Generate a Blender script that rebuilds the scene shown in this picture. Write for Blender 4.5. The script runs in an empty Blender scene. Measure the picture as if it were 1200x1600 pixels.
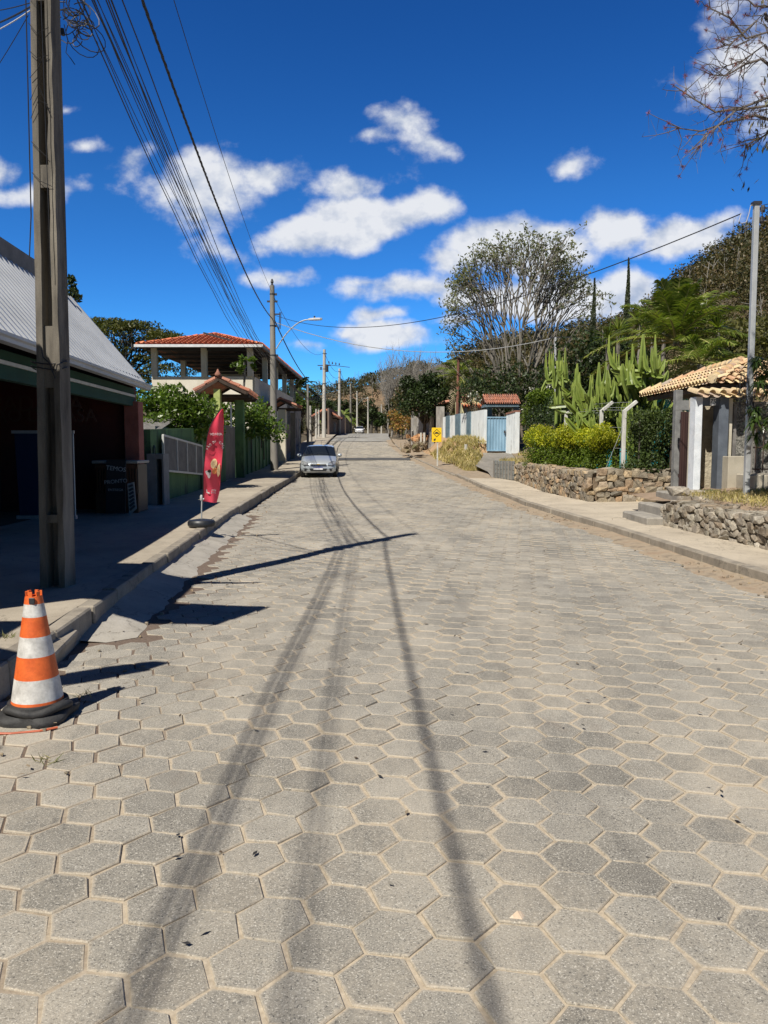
import bpy, bmesh, math, random
import numpy as np
from mathutils import Vector, Matrix
R = math.radians
scene = bpy.context.scene
C = scene.collection
rnd = random.Random(7)
nr = np.random.default_rng(11)

# ---------------------------------------------------------------- camera
PITCH = R(4.8)
EYE = 1.6
cam_d = bpy.data.cameras.new("camera")
cam = bpy.data.objects.new("camera", cam_d)
C.objects.link(cam)
cam.location = (0, 0, EYE)
cam.rotation_euler = (math.pi/2 - PITCH, 0, 0)
cam_d.sensor_fit = 'VERTICAL'
cam_d.sensor_height = 36
cam_d.lens = 27.0
cam_d.clip_start = 0.05
cam_d.clip_end = 3000
scene.camera = cam

# ---------------------------------------------------------------- light
SUN_AZ, SUN_EL = 29.5, 51.5          # shadows fall SUN_AZ to the right of straight ahead
sx, sy = -math.sin(R(SUN_AZ))*math.cos(R(SUN_EL)), -math.cos(R(SUN_AZ))*math.cos(R(SUN_EL))
to_sun = Vector((sx, sy, math.sin(R(SUN_EL))))
sun_d = bpy.data.lights.new("sun", 'SUN')
sun_d.energy = 5.0
sun_d.angle = R(0.5)
sun_d.color = (1.0, 0.95, 0.86)
sun = bpy.data.objects.new("sun", sun_d)
C.objects.link(sun)
sun.rotation_euler = to_sun.to_track_quat('Z', 'Y').to_euler()
sun.location = (-20, -30, 40)
scene.view_settings.view_transform = 'Standard'
scene.view_settings.look = 'None'
scene.view_settings.exposure = 0.30
scene.view_settings.gamma = 1.0
scene.view_settings.use_curve_mapping = False

def ray(px, py):
    """direction of a photo pixel (1200x1600) as X per metre ahead and rise per metre ahead"""
    u, v = (px-600)/1200.0, (800-py)/1200.0
    f = math.cos(PITCH) + v*math.sin(PITCH)
    return u/f, (v*math.cos(PITCH) - math.sin(PITCH))/f

def at(px, py, Y):
    a, s = ray(px, py)
    return Vector((a*Y, Y, EYE + s*Y))

# ---------------------------------------------------------------- world: sky and clouds
world = bpy.data.worlds.new("World")
scene.world = world
world.use_nodes = True
wt = world.node_tree
for n in list(wt.nodes): wt.nodes.remove(n)
def wn(t, **k):
    n = wt.nodes.new(t)
    for a, b in k.items(): setattr(n, a, b)
    return n
def wl(a, b): wt.links.new(a, b)
def wmath(op, a, b=None, c=None, clamp=False):
    n = wn('ShaderNodeMath', operation=op, use_clamp=clamp)
    for i, v in enumerate((a, b, c)):
        if v is None: continue
        if isinstance(v, (int, float)): n.inputs[i].default_value = v
        else: wl(v, n.inputs[i])
    return n.outputs[0]
sky = wn('ShaderNodeTexSky', sky_type='NISHITA')
sky.sun_disc = False
sky.sun_elevation = R(SUN_EL)
sky.sun_rotation = math.atan2(to_sun.x, to_sun.y)
sky.altitude = 700
sky.air_density = 1.0
sky.dust_density = 0.15
sky.ozone_density = 3.0
hs = wn('ShaderNodeHueSaturation')
hs.inputs['Hue'].default_value = 0.507
hs.inputs['Saturation'].default_value = 1.25
hs.inputs['Value'].default_value = 1.0
wl(sky.outputs[0], hs.inputs['Color'])
tint = wn('ShaderNodeMixRGB', blend_type='MULTIPLY')
tint.inputs[0].default_value = 1.0
tint.inputs[2].default_value = (0.44, 0.70, 0.67, 1)
gam = wn('ShaderNodeGamma'); gam.inputs['Gamma'].default_value = 1.45
wl(hs.outputs[0], gam.inputs['Color'])
tc0 = wn('ShaderNodeTexCoord')
# sky dimmed around the sun to cut its fill light in the shadows
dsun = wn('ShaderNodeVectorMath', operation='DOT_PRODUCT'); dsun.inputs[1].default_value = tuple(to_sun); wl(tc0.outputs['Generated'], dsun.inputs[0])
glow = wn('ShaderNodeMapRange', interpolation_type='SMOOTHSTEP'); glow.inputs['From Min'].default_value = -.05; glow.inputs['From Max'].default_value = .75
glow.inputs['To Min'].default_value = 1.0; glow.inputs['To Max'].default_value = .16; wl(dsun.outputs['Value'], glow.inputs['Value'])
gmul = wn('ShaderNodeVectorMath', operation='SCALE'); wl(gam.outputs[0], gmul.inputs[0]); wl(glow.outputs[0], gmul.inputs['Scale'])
sepz = wn('ShaderNodeSeparateXYZ'); wl(tc0.outputs['Generated'], sepz.inputs[0])
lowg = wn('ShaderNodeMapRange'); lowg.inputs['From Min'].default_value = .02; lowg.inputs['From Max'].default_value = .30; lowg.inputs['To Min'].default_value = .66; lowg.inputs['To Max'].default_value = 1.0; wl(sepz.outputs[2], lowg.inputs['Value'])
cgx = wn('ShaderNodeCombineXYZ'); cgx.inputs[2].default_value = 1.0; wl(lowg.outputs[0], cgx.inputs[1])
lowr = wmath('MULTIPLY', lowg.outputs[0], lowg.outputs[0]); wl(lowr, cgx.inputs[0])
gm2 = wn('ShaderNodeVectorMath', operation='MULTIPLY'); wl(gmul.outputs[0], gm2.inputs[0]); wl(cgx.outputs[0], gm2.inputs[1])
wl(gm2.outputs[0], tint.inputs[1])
tc = wn('ShaderNodeTexCoord')
sep = wn('ShaderNodeSeparateXYZ')
wl(tc.outputs['Generated'], sep.inputs[0])
yy = wmath('MAXIMUM', sep.outputs[1], 0.02)
uu = wmath('DIVIDE', sep.outputs[0], yy)
ww = wmath('DIVIDE', sep.outputs[2], yy)
comb = wn('ShaderNodeCombineXYZ')
wl(uu, comb.inputs[0]); wl(ww, comb.inputs[1])
# wobble the coordinates a little so edges billow
wob = wn('ShaderNodeTexNoise', noise_dimensions='2D')
wob.inputs['Scale'].default_value = 9; wob.inputs['Detail'].default_value = 3
wl(comb.outputs[0], wob.inputs['Vector'])
wsub = wn('ShaderNodeVectorMath', operation='SUBTRACT'); wsub.inputs[1].default_value = (.5, .5, .5)
wl(wob.outputs['Color'], wsub.inputs[0])
wsc = wn('ShaderNodeVectorMath', operation='MULTIPLY'); wsc.inputs[1].default_value = (.05, .035, 0)
wl(wsub.outputs[0], wsc.inputs[0])
wadd = wn('ShaderNodeVectorMath', operation='ADD')
wl(comb.outputs[0], wadd.inputs[0]); wl(wsc.outputs[0], wadd.inputs[1])
CL = [  # px, py, half width, half height, tilt, strength
    (318, 298, 92, 70, 12, .95), (425, 280, 92, 28, 12, .62), (222, 240, 70, 28, 15, .42),
    (545, 292, 74, 30, 12, .50),
    (475, 368, 100, 34, 6, 1.2), (560, 346, 120, 46, 8, 1.35), (640, 330, 80, 38, 8, 1.15),
    (432, 430, 60, 20, 0, .66),
    (620, 188, 84, 28, -14, .47), (672, 222, 70, 26, -14, .50), (575, 208, 46, 14, 16, .45),
    (900, 260, 54, 28, 8, .62),
    (760, 382, 112, 50, 6, 1.1), (850, 392, 100, 46, 0, 1.0), (700, 402, 60, 26, 0, .8),
    (640, 446, 118, 28, 4, .85), (720, 456, 90, 30, 0, .9), (575, 440, 46, 16, 0, .5),
    (1060, 368, 128, 36, 6, 1.0), (965, 362, 76, 40, 0, .9), (1120, 352, 66, 26, 8, .7),
    (900, 470, 120, 56, 0, 1.2), (985, 455, 70, 50, 0, 1.1), (800, 470, 90, 40, 0, .9),
    (598, 526, 112, 30, 2, 1.0), (545, 520, 56, 20, 0, .7), (592, 492, 56, 16, 8, .52),
    (700, 500, 70, 22, 0, .6),
    (1190, 110, 130, 120, 20, .55), (0, 256, 34, 28, 0, .7), (60, 300, 110, 18, 4, .42), (128, 232, 52, 15, -6, .40),
    (480, 545, 60, 14, 0, .35), (105, 175, 20, 12, 0, .38), (340, 395, 60, 20, -8, .42)]
acc = None
for (px, py, rx, ry, tl, st) in CL:
    a, s = ray(px, py)
    m = wn('ShaderNodeMapping', vector_type='TEXTURE')
    m.inputs['Location'].default_value = (a, s, 0)
    m.inputs['Rotation'].default_value = (0, 0, R(tl))
    m.inputs['Scale'].default_value = (rx/1200*.97, ry/1200*1.0, 1)
    wl(wadd.outputs[0], m.inputs['Vector'])
    ln = wn('ShaderNodeVectorMath', operation='LENGTH'); wl(m.outputs[0], ln.inputs[0])
    f = wmath('SUBTRACT', 1.0, ln.outputs['Value'], clamp=False)
    f = wmath('MULTIPLY', f, st)
    f = wmath('MAXIMUM', f, -0.55)
    acc = f if acc is None else wmath('SMOOTH_MAX', acc, f, 0.12)
def fbm(vec, sc, det, rough, off=None):
    if off:
        a_ = wn('ShaderNodeVectorMath', operation='ADD'); a_.inputs[1].default_value = off
        wl(vec, a_.inputs[0]); vec = a_.outputs[0]
    st_ = wn('ShaderNodeVectorMath', operation='MULTIPLY'); st_.inputs[1].default_value = (1, 1.3, 1)
    wl(vec, st_.inputs[0])
    n = wn('ShaderNodeTexNoise', noise_dimensions='2D')
    n.inputs['Scale'].default_value = sc; n.inputs['Detail'].default_value = det; n.inputs['Roughness'].default_value = rough
    wl(st_.outputs[0], n.inputs['Vector'])
    return n.outputs['Fac']
n1 = fbm(comb.outputs[0], 13, 9, .57)
n2 = fbm(comb.outputs[0], 13, 4, .57, (0.006, -0.020, 0))
dens = wmath('ADD', acc, wmath('MULTIPLY', wmath('SUBTRACT', n1, .5), 1.25))
mr = wn('ShaderNodeMapRange', interpolation_type='SMOOTHSTEP')
mr.inputs['From Min'].default_value = 0.02; mr.inputs['From Max'].default_value = 0.56
wl(dens, mr.inputs['Value'])
front = wmath('GREATER_THAN', sep.outputs[1], 0.05)
cov = wmath('MULTIPLY', mr.outputs[0], front)
cov = wmath('MULTIPLY', cov, 0.96)
sh = wmath('ADD', wmath('MULTIPLY', wmath('SUBTRACT', n2, n1), -2.6), .62, clamp=True)
thick = wmath('MULTIPLY', dens, .34, clamp=True)
sh2 = wmath('ADD', sh, thick, clamp=True)
cc = wn('ShaderNodeMixRGB')
cc.inputs[1].default_value = (3.6, 4.5, 6.3, 1)
cc.inputs[2].default_value = (8.6, 8.8, 9.2, 1)
wl(sh2, cc.inputs[0])
mixc = wn('ShaderNodeMixRGB')
wl(cov, mixc.inputs[0]); wl(tint.outputs[0], mixc.inputs[1]); wl(cc.outputs[0], mixc.inputs[2])
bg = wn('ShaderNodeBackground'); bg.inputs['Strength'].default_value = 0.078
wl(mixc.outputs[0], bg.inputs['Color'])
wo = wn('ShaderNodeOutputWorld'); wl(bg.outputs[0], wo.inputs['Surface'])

# ---------------------------------------------------------------- terrain functions
HP = [(-80, 0), (10, 0), (20, .05), (27, .14), (34, .30), (39, .46), (50, .95), (60, 1.46), (70, 2.0), (80, 2.52), (94, 3.06),
      (108, 3.46), (130, 3.96), (150, 4.3), (180, 4.72), (230, 5.25), (300, 5.8), (900, 6)]
LK = [(-80, -2.2), (0, -2.2), (4.8, -2.44), (6.25, -2.5), (8, -2.66), (10.6, -2.88), (14, -3.12), (17.8, -3.35), (24, -3.6), (35, -3.84), (50, -4.35),
      (65, -4.9), (75, -5.2), (82, -5.3), (100, -5.9), (150, -6.9), (230, -8.2), (300, -9)]
RK = [(-80, 7.0), (0, 5.2), (4.5, 4.95), (8.9, 4.46), (14.7, 4.15), (20, 3.70), (27, 3.45), (34, 3.15), (42, 2.45), (50, 1.75), (60, 1.15), (70, .75),
      (90, .5), (150, .95), (230, 2), (300, 2.5)]
def interp(T, y):
    return float(np.interp(y, [a for a, b in T], [b for a, b in T]))
def H(y): return interp(HP, y)
def lk(y): return interp(LK, y)
def rk(y): return interp(RK, y)
def G(px, py, dz=0.0):
    """point of the ground (road level + dz) seen at a photo pixel"""
    a, s = ray(px, py)
    Y = 1.0
    while Y < 300:
        if EYE + s*Y <= H(Y)+dz: break
        Y += 0.05
    return Vector((a*Y, Y, H(Y)+dz))

# ---------------------------------------------------------------- object helpers
ORG = {}
def org(o): return ORG.get(o.name, Vector((0, 0, 0))) if o else Vector((0, 0, 0))
def props(o, label=None, cat=None, group=None, kind=None):
    if label: o['label'] = label
    if cat: o['category'] = cat
    if group: o['group'] = group
    if kind: o['kind'] = kind
    return o
def thing(name, label, cat, loc=(0, 0, 0), group=None):
    o = bpy.data.objects.new(name, None)
    C.objects.link(o)
    o.location = loc
    o.empty_display_size = .2
    ORG[o.name] = Vector(loc)
    return props(o, label, cat, group)
def link(name, me, parent=None, org_at=None):
    o = bpy.data.objects.new(name, me)
    C.objects.link(o)
    if parent is not None:
        o.parent = parent
        ORG[o.name] = org(parent).copy()
    else:
        o.location = org_at or (0, 0, 0)
        ORG[o.name] = Vector(org_at or (0, 0, 0))
    return o

class MB:
    def __init__(s): s.v = []; s.f = []; s.m = []
    def add(s, vs, fs, mi=0):
        b = len(s.v)
        s.v.extend([tuple(v) for v in vs]); s.f.extend([tuple(i+b for i in f) for f in fs]); s.m.extend([mi]*len(fs))
        return s
    def box(s, c, d, rz=0, mi=0, M=None):
        x, y, z = d[0]/2, d[1]/2, d[2]/2
        vs = [Vector((i*x, j*y, k*z)) for k in (-1, 1) for j in (-1, 1) for i in (-1, 1)]
        if M is not None: vs = [M @ v for v in vs]
        if rz: vs = [Matrix.Rotation(rz, 3, 'Z') @ v for v in vs]
        vs = [v+Vector(c) for v in vs]
        return s.add(vs, [(0, 2, 3, 1), (4, 5, 7, 6), (0, 1, 5, 4), (2, 6, 7, 3), (0, 4, 6, 2), (1, 3, 7, 5)], mi)
    def span(s, a, b, w, h, mi=0, up=Vector((0, 0, 1))):
        """bar from a to b with width w and height h"""
        a, b = Vector(a), Vector(b); d = (b-a).normalized()
        sd = d.cross(up)
        if sd.length < 1e-4: sd = d.cross(Vector((0, 1, 0)))
        sd.normalize(); uu_ = sd.cross(d).normalized()
        vs = []
        for p in (a, b):
            for i, j in ((-1, -1), (1, -1), (1, 1), (-1, 1)):
                vs.append(p+sd*(i*w/2)+uu_*(j*h/2))
        return s.add(vs, [(0, 1, 2, 3), (7, 6, 5, 4), (0, 4, 5, 1), (1, 5, 6, 2), (2, 6, 7, 3), (3, 7, 4, 0)], mi)
    def wall(s, a, b, z0a, z1a, t, z0b=None, z1b=None, mi=0):
        """vertical slab between ground points a and b"""
        a, b = Vector((a[0], a[1], 0)), Vector((b[0], b[1], 0))
        d = (b-a).normalized(); n = Vector((-d.y, d.x, 0))*(t/2)
        z0b = z0a if z0b is None else z0b; z1b = z1a if z1b is None else z1b
        q = lambda p, z: (p.x, p.y, z)
        vs = [q(a-n, z0a), q(a+n, z0a), q(b+n, z0b), q(b-n, z0b), q(a-n, z1a), q(a+n, z1a), q(b+n, z1b), q(b-n, z1b)]
        return s.add(vs, [(0, 1, 2, 3), (7, 6, 5, 4), (0, 4, 5, 1), (1, 5, 6, 2), (2, 6, 7, 3), (3, 7, 4, 0)], mi)
    def tube(s, pts, rad, n=6, mi=0, cap=True):
        pts = [Vector(p) for p in pts]
        if not hasattr(rad, '__len__'): rad = [rad]*len(pts)
        t0 = (pts[1]-pts[0]).normalized()
        ref = Vector((0, 0, 1)) if abs(t0.z) < .9 else Vector((1, 0, 0))
        a = t0.cross(ref).normalized()
        vs = []; L = len(pts)
        for i, p in enumerate(pts):
            t = (pts[min(i+1, L-1)]-pts[max(i-1, 0)]).normalized()
            a = (a - t*a.dot(t))
            if a.length < 1e-5: a = t.orthogonal()
            a.normalize(); b = t.cross(a)
            for k in range(n):
                an = 2*math.pi*k/n
                vs.append(p+(a*math.cos(an)+b*math.sin(an))*rad[i])
        fs = [(i*n+k, i*n+(k+1) % n, (i+1)*n+(k+1) % n, (i+1)*n+k) for i in range(L-1) for k in range(n)]
        if cap:
            fs.append(tuple(range(n))[::-1]); fs.append(tuple((L-1)*n+k for k in range(n)))
        return s.add(vs, fs, mi)
    def lathe(s, c, prof, n=20, mi=0, M=None, cap=True):
        """prof: list of (radius, z)"""
        vs = []
        for r, z in prof:
            for k in range(n):
                an = 2*math.pi*k/n
                v = Vector((r*math.cos(an), r*math.sin(an), z))
                if M is not None: v = M @ v
                vs.append(v+Vector(c))
        L = len(prof)
        fs = [(i*n+k, i*n+(k+1) % n, (i+1)*n+(k+1) % n, (i+1)*n+k) for i in range(L-1) for k in range(n)]
        if cap:
            fs.append(tuple(range(n))[::-1]); fs.append(tuple((L-1)*n+k for k in range(n)))
        return s.add(vs, fs, mi)
    def prism(s, poly, off, mi=0):
        """closed polygon (3-D points) extruded by vector off"""
        n = len(poly); off = Vector(off)
        vs = [Vector(p) for p in poly]+[Vector(p)+off for p in poly]
        fs = [tuple(range(n))[::-1], tuple(range(n, 2*n))]+[(i, (i+1) % n, n+(i+1) % n, n+i) for i in range(n)]
        return s.add(vs, fs, mi)
    def build(s, name, mats, parent=None, at_=None, smooth=None, bevel=0):
        me = bpy.data.meshes.new(name)
        if parent is not None: o3 = org(parent)
        else: o3 = Vector(at_) if at_ is not None else Vector((0, 0, 0))
        vs = np.array(s.v, dtype=float)-np.array(o3)
        me.from_pydata(vs.tolist(), [], s.f)
        for m in (mats if isinstance(mats, (list, tuple)) else [mats]): me.materials.append(m)
        if any(s.m): me.polygons.foreach_set('material_index', s.m)
        bm = bmesh.new(); bm.from_mesh(me)
        if bevel:
            bmesh.ops.bevel(bm, geom=[e for e in bm.edges], offset=bevel, segments=1, affect='EDGES', clamp_overlap=True)
        bmesh.ops.recalc_face_normals(bm, faces=bm.faces)
        bm.to_mesh(me); bm.free()
        if smooth is not None:
            me.polygons.foreach_set('use_smooth', [True]*len(me.polygons))
            me.set_sharp_from_angle(angle=R(smooth))
        me.update()
        return link(name, me, parent, at_)

def quads_mesh(name, V, mats, parent=None, at_=None, k=4, midx=None):
    """V: (n,k,3) array of separate faces"""
    n = V.shape[0]
    o3 = np.array(org(parent)) if parent is not None else np.array(at_ if at_ is not None else (0, 0, 0), dtype=float)
    me = bpy.data.meshes.new(name)
    me.vertices.add(n*k); me.loops.add(n*k); me.polygons.add(n)
    me.vertices.foreach_set('co', (V-o3).reshape(-1).astype(np.float32))
    me.loops.foreach_set('vertex_index', np.arange(n*k, dtype=np.int32))
    me.polygons.foreach_set('loop_start', np.arange(0, n*k, k, dtype=np.int32))
    me.polygons.foreach_set('loop_total', np.full(n, k, dtype=np.int32))
    for m in (mats if isinstance(mats, (list, tuple)) else [mats]): me.materials.append(m)
    if midx is not None: me.polygons.foreach_set('material_index', midx.astype(np.int32))
    me.update(); me.validate()
    return link(name, me, parent, at_)

def unit(a): return a/np.maximum(np.linalg.norm(a, axis=-1, keepdims=True), 1e-9)
def leaf_quads(cen, L, W, droop=.3, upbias=.25, dirs=None, jit=.4):
    """rhombic leaves at centres cen (n,3)"""
    n = len(cen)
    d = nr.normal(size=(n, 3)) if dirs is None else dirs+nr.normal(size=(n, 3))*jit
    d = unit(d); d[:, 2] -= droop; d = unit(d)
    nn = nr.normal(size=(n, 3)); nn[:, 2] += upbias*4
    s = unit(np.cross(d, nn))
    l = (L*(.7+.6*nr.random(n)))[:, None]; w = (W*(.7+.6*nr.random(n)))[:, None]
    V = np.stack([cen-d*l*.5, cen+s*w*.5-d*l*.05, cen+d*l*.5, cen-s*w*.5-d*l*.05], axis=1)
    return V
def cloud_pts(centres, n, rad, flat=1.0, shell=0.0):
    """n random points around each centre"""
    cen = np.repeat(np.array([tuple(c) for c in centres], dtype=float), n, axis=0)
    d = unit(nr.normal(size=cen.shape))
    r = nr.random(len(cen))**(1/3.0)
    r = shell+(1-shell)*r
    rr = np.repeat(np.array(rad, dtype=float), n) if hasattr(rad, '__len__') else rad
    d = d*(r*rr)[:, None]; d[:, 2] *= flat
    return cen+d
def copy_tree(o, parent=None):
    c = o.copy(); C.objects.link(c)
    if parent is not None: c.parent = parent
    for ch in [x for x in bpy.data.objects if x.parent == o]: copy_tree(ch, c)
    return c

# ---------------------------------------------------------------- materials
class NT:
    def __init__(s, name):
        s.m = bpy.data.materials.new(name); s.m.use_nodes = True
        s.t = s.m.node_tree
        s.b = s.t.nodes['Principled BSDF']
        s.out = s.t.nodes['Material Output']
        s.tc = s.t.nodes.new('ShaderNodeTexCoord')
        s.geo = s.t.nodes.new('ShaderNodeNewGeometry')
    def n(s, t, **k):
        x = s.t.nodes.new(t)
        for a, b in k.items(): setattr(x, a, b)
        return x
    def l(s, a, b): s.t.links.new(a, b)
    def noise(s, scale, detail=4, rough=.55, vec=None, stretch=None, col=False):
        vec = vec or s.geo.outputs['Position']
        if stretch:
            q = s.n('ShaderNodeVectorMath', operation='MULTIPLY'); q.inputs[1].default_value = stretch
            s.l(vec, q.inputs[0]); vec = q.outputs[0]
        x = s.n('ShaderNodeTexNoise'); x.inputs['Scale'].default_value = scale
        x.inputs['Detail'].default_value = detail; x.inputs['Roughness'].default_value = rough
        s.l(vec, x.inputs['Vector'])
        return x.outputs['Color'] if col else x.outputs['Fac']
    def ramp(s, fac, stops):
        x = s.n('ShaderNodeValToRGB')
        e = x.color_ramp.elements
        while len(e) < len(stops): e.new(.5)
        for i, (p, c) in enumerate(stops):
            e[i].position = p; e[i].color = (c[0], c[1], c[2], 1) if hasattr(c, '__len__') else (c, c, c, 1)
        s.l(fac, x.inputs[0])
        return x.outputs[0]
    def mix(s, fac, a, b, mode='MIX'):
        x = s.n('ShaderNodeMixRGB', blend_type=mode)
        for i, v in enumerate((fac, a, b)):
            if isinstance(v, (int, float)): x.inputs[i].default_value = v if i == 0 else (v, v, v, 1)
            elif isinstance(v, tuple): x.inputs[i].default_value = (v[0], v[1], v[2], 1)
            else: s.l(v, x.inputs[i])
        return x.outputs[0]
    def math(s, op, a, b=None, c=None, clamp=False):
        x = s.n('ShaderNodeMath', operation=op, use_clamp=clamp)
        for i, v in enumerate((a, b, c)):
            if v is None: continue
            if isinstance(v, (int, float)): x.inputs[i].default_value = v
            else: s.l(v, x.inputs[i])
        return x.outputs[0]
    def bump(s, h, strength=.4, dist=.01, base=None):
        x = s.n('ShaderNodeBump'); x.inputs['Strength'].default_value = strength; x.inputs['Distance'].default_value = dist
        s.l(h, x.inputs['Height'])
        if base is not None: s.l(base, x.inputs['Normal'])
        s.l(x.outputs[0], s.b.inputs['Normal'])
        return x.outputs[0]
    def col(s, c):
        if isinstance(c, tuple): s.b.inputs['Base Color'].default_value = (c[0], c[1], c[2], 1)
        else: s.l(c, s.b.inputs['Base Color'])
    def rough(s, r):
        if isinstance(r, (int, float)): s.b.inputs['Roughness'].default_value = r
        else: s.l(r, s.b.inputs['Roughness'])

def surf(name, c1, c2, scale=3, rough=.8, bump=.25, bscale=40, metal=0, c3=None, stretch=None, dist=.01, detail=6, lo=.35, hi=.65):
    """weathered two/three-tone surface"""
    t = NT(name)
    f = t.noise(scale, detail, .6, stretch=stretch)
    stops = [(lo, c1), (hi, c2)] if c3 is None else [(lo, c1), (.5, c2), (hi, c3)]
    c = t.ramp(f, stops)
    g = t.noise(bscale, 3, .6)
    c = t.mix(.35, c, t.ramp(g, [(.3, .55), (.7, 1.0)]), 'MULTIPLY') if bump > .05 else c
    t.col(c); t.rough(rough)
    t.b.inputs['Metallic'].default_value = metal
    if bump: t.bump(g, bump, dist)
    return t.m
def plain(name, c, rough=.6, metal=0, var=.12):
    t = NT(name)
    f = t.noise(6, 3)
    t.col(t.ramp(f, [(.3, tuple(x*(1-var) for x in c)), (.7, tuple(min(1, x*(1+var)) for x in c))]))
    t.rough(rough); t.b.inputs['Metallic'].default_value = metal
    return t.m
def leafm(name, cols, trans=.3, rough=.5, spec=.35):
    t = NT(name)
    r = t.geo.outputs['Random Per Island']
    n = len(cols)
    c = t.ramp(r, [(i/(n-1) if n > 1 else 0, cc_) for i, cc_ in enumerate(cols)])
    big = t.noise(1.1, 2)
    c = t.mix(1.0, c, t.ramp(big, [(.35, .72), (.65, 1.2)]), 'MULTIPLY')
    t.col(c); t.rough(rough)
    t.b.inputs['Specular IOR Level'].default_value = spec
    tr = t.n('ShaderNodeBsdfTranslucent')
    w = t.mix(1.0, c, (1.3, 1.5, .55), 'MULTIPLY')
    t.l(w, tr.inputs['Color'])
    mx = t.n('ShaderNodeMixShader'); mx.inputs[0].default_value = trans
    t.l(t.b.outputs[0], mx.inputs[1]); t.l(tr.outputs[0], mx.inputs[2]); t.l(mx.outputs[0], t.out.inputs['Surface'])
    return t.m
# ---------------------------------------------------------------- shared materials
M = {}
def paver_material():
    t = NT('paver_concrete')
    P = t.geo.outputs['Position']; rr = t.geo.outputs['Random Per Island']
    base = t.ramp(rr, [(0, (.222, .207, .178)), (.5, (.282, .263, .226)), (1, (.350, .326, .28))])
    blot = t.noise(5.5, 5, .6)
    base = t.mix(.55, base, t.ramp(blot, [(.3, .6), (.7, 1.05)]), 'MULTIPLY')
    big = t.noise(.55, 4, .6)
    base = t.mix(.6, base, t.ramp(big, [(.33, (.68, .68, .69)), (.66, (1.16, 1.14, 1.10))]), 'MULTIPLY')
    # exposed aggregate: dark and pale grains
    g1 = t.noise(120, 3, .75)
    base = t.mix(t.ramp(g1, [(.54, 0), (.64, .9)]), base, (.06, .058, .055))
    g2 = t.noise(150, 3, .75, stretch=(1, 1.13, 1))
    base = t.mix(t.ramp(g2, [(.55, 0), (.66, .85)]), base, (.66, .62, .54))
    # wind-blown sand lying on some stones
    sd = t.noise(.75, 7, .68, stretch=(1.5, .6, 1))
    gr = t.noise(38, 4, .7)
    s_ = t.math('ADD', sd, t.math('MULTIPLY', t.math('SUBTRACT', gr, .5), .35))
    sandm = t.ramp(s_, [(.44, 0), (.72, .58)])
    base = t.mix(sandm, base, (.50, .44, .35))
    at_ = t.n('ShaderNodeAttribute'); at_.attribute_name = 'edge'
    en = t.noise(26, 5, .75)
    em = t.math('ADD', at_.outputs['Fac'], t.math('MULTIPLY', t.math('SUBTRACT', en, .5), 1.6))
    em = t.math('ADD', em, t.math('MULTIPLY', t.math('SUBTRACT', t.noise(.9, 4), .55), 1.5))
    base = t.mix(t.ramp(em, [(.66, 0), (1.1, .58)]), base, t.mix(t.math('GREATER_THAN', t.noise(1.6, 4), .0), (.2, .2, .2), (.47, .40, .305)))
    # brown stains and small dark spots (gum, oil)
    st = t.noise(1.3, 4, .6, stretch=(1, .55, 1))
    base = t.mix(t.ramp(st, [(.63, 0), (.74, .5)]), base, (.15, .11, .08))
    vor = t.n('ShaderNodeTexVoronoi'); vor.inputs['Scale'].default_value = 7.5; vor.inputs['Randomness'].default_value = 1
    wv = t.n('ShaderNodeVectorMath', operation='ADD'); 
    nz = t.n('ShaderNodeVectorMath', operation='SCALE'); nz.inputs['Scale'].default_value = .05
    t.l(t.noise(30, 2, .6, col=True), nz.inputs[0]); t.l(P, wv.inputs[0]); t.l(nz.outputs[0], wv.inputs[1]); t.l(wv.outputs[0], vor.inputs['Vector'])
    sepc = t.n('ShaderNodeSeparateColor'); t.l(vor.outputs['Color'], sepc.inputs[0])
    pick = t.math('GREATER_THAN', sepc.outputs[0], .76)
    thr = t.math('MULTIPLY', sepc.outputs[1], .085)
    spot = t.math('MULTIPLY', t.math('LESS_THAN', vor.outputs['Distance'], thr), pick)
    base = t.mix(t.math('MULTIPLY', spot, .75), base, (.035, .034, .036))
    t.col(base); t.rough(.86)
    t.b.inputs['Specular IOR Level'].default_value = .3
    h = t.math('ADD', t.math('MULTIPLY', g1, -.9), t.noise(70, 4, .7))
    t.bump(h, .55, .004)
    return t.m
def joint_material():
    t = NT('joint_sand')
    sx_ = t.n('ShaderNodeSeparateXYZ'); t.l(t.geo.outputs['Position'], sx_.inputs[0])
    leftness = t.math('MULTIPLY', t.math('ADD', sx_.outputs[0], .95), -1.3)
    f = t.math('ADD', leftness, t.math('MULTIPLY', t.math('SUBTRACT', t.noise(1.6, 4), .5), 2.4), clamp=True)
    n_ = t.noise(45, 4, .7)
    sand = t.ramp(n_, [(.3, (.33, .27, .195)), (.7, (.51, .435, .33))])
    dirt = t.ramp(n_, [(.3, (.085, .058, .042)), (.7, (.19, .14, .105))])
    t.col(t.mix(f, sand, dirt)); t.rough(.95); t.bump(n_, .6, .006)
    return t.m
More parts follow.
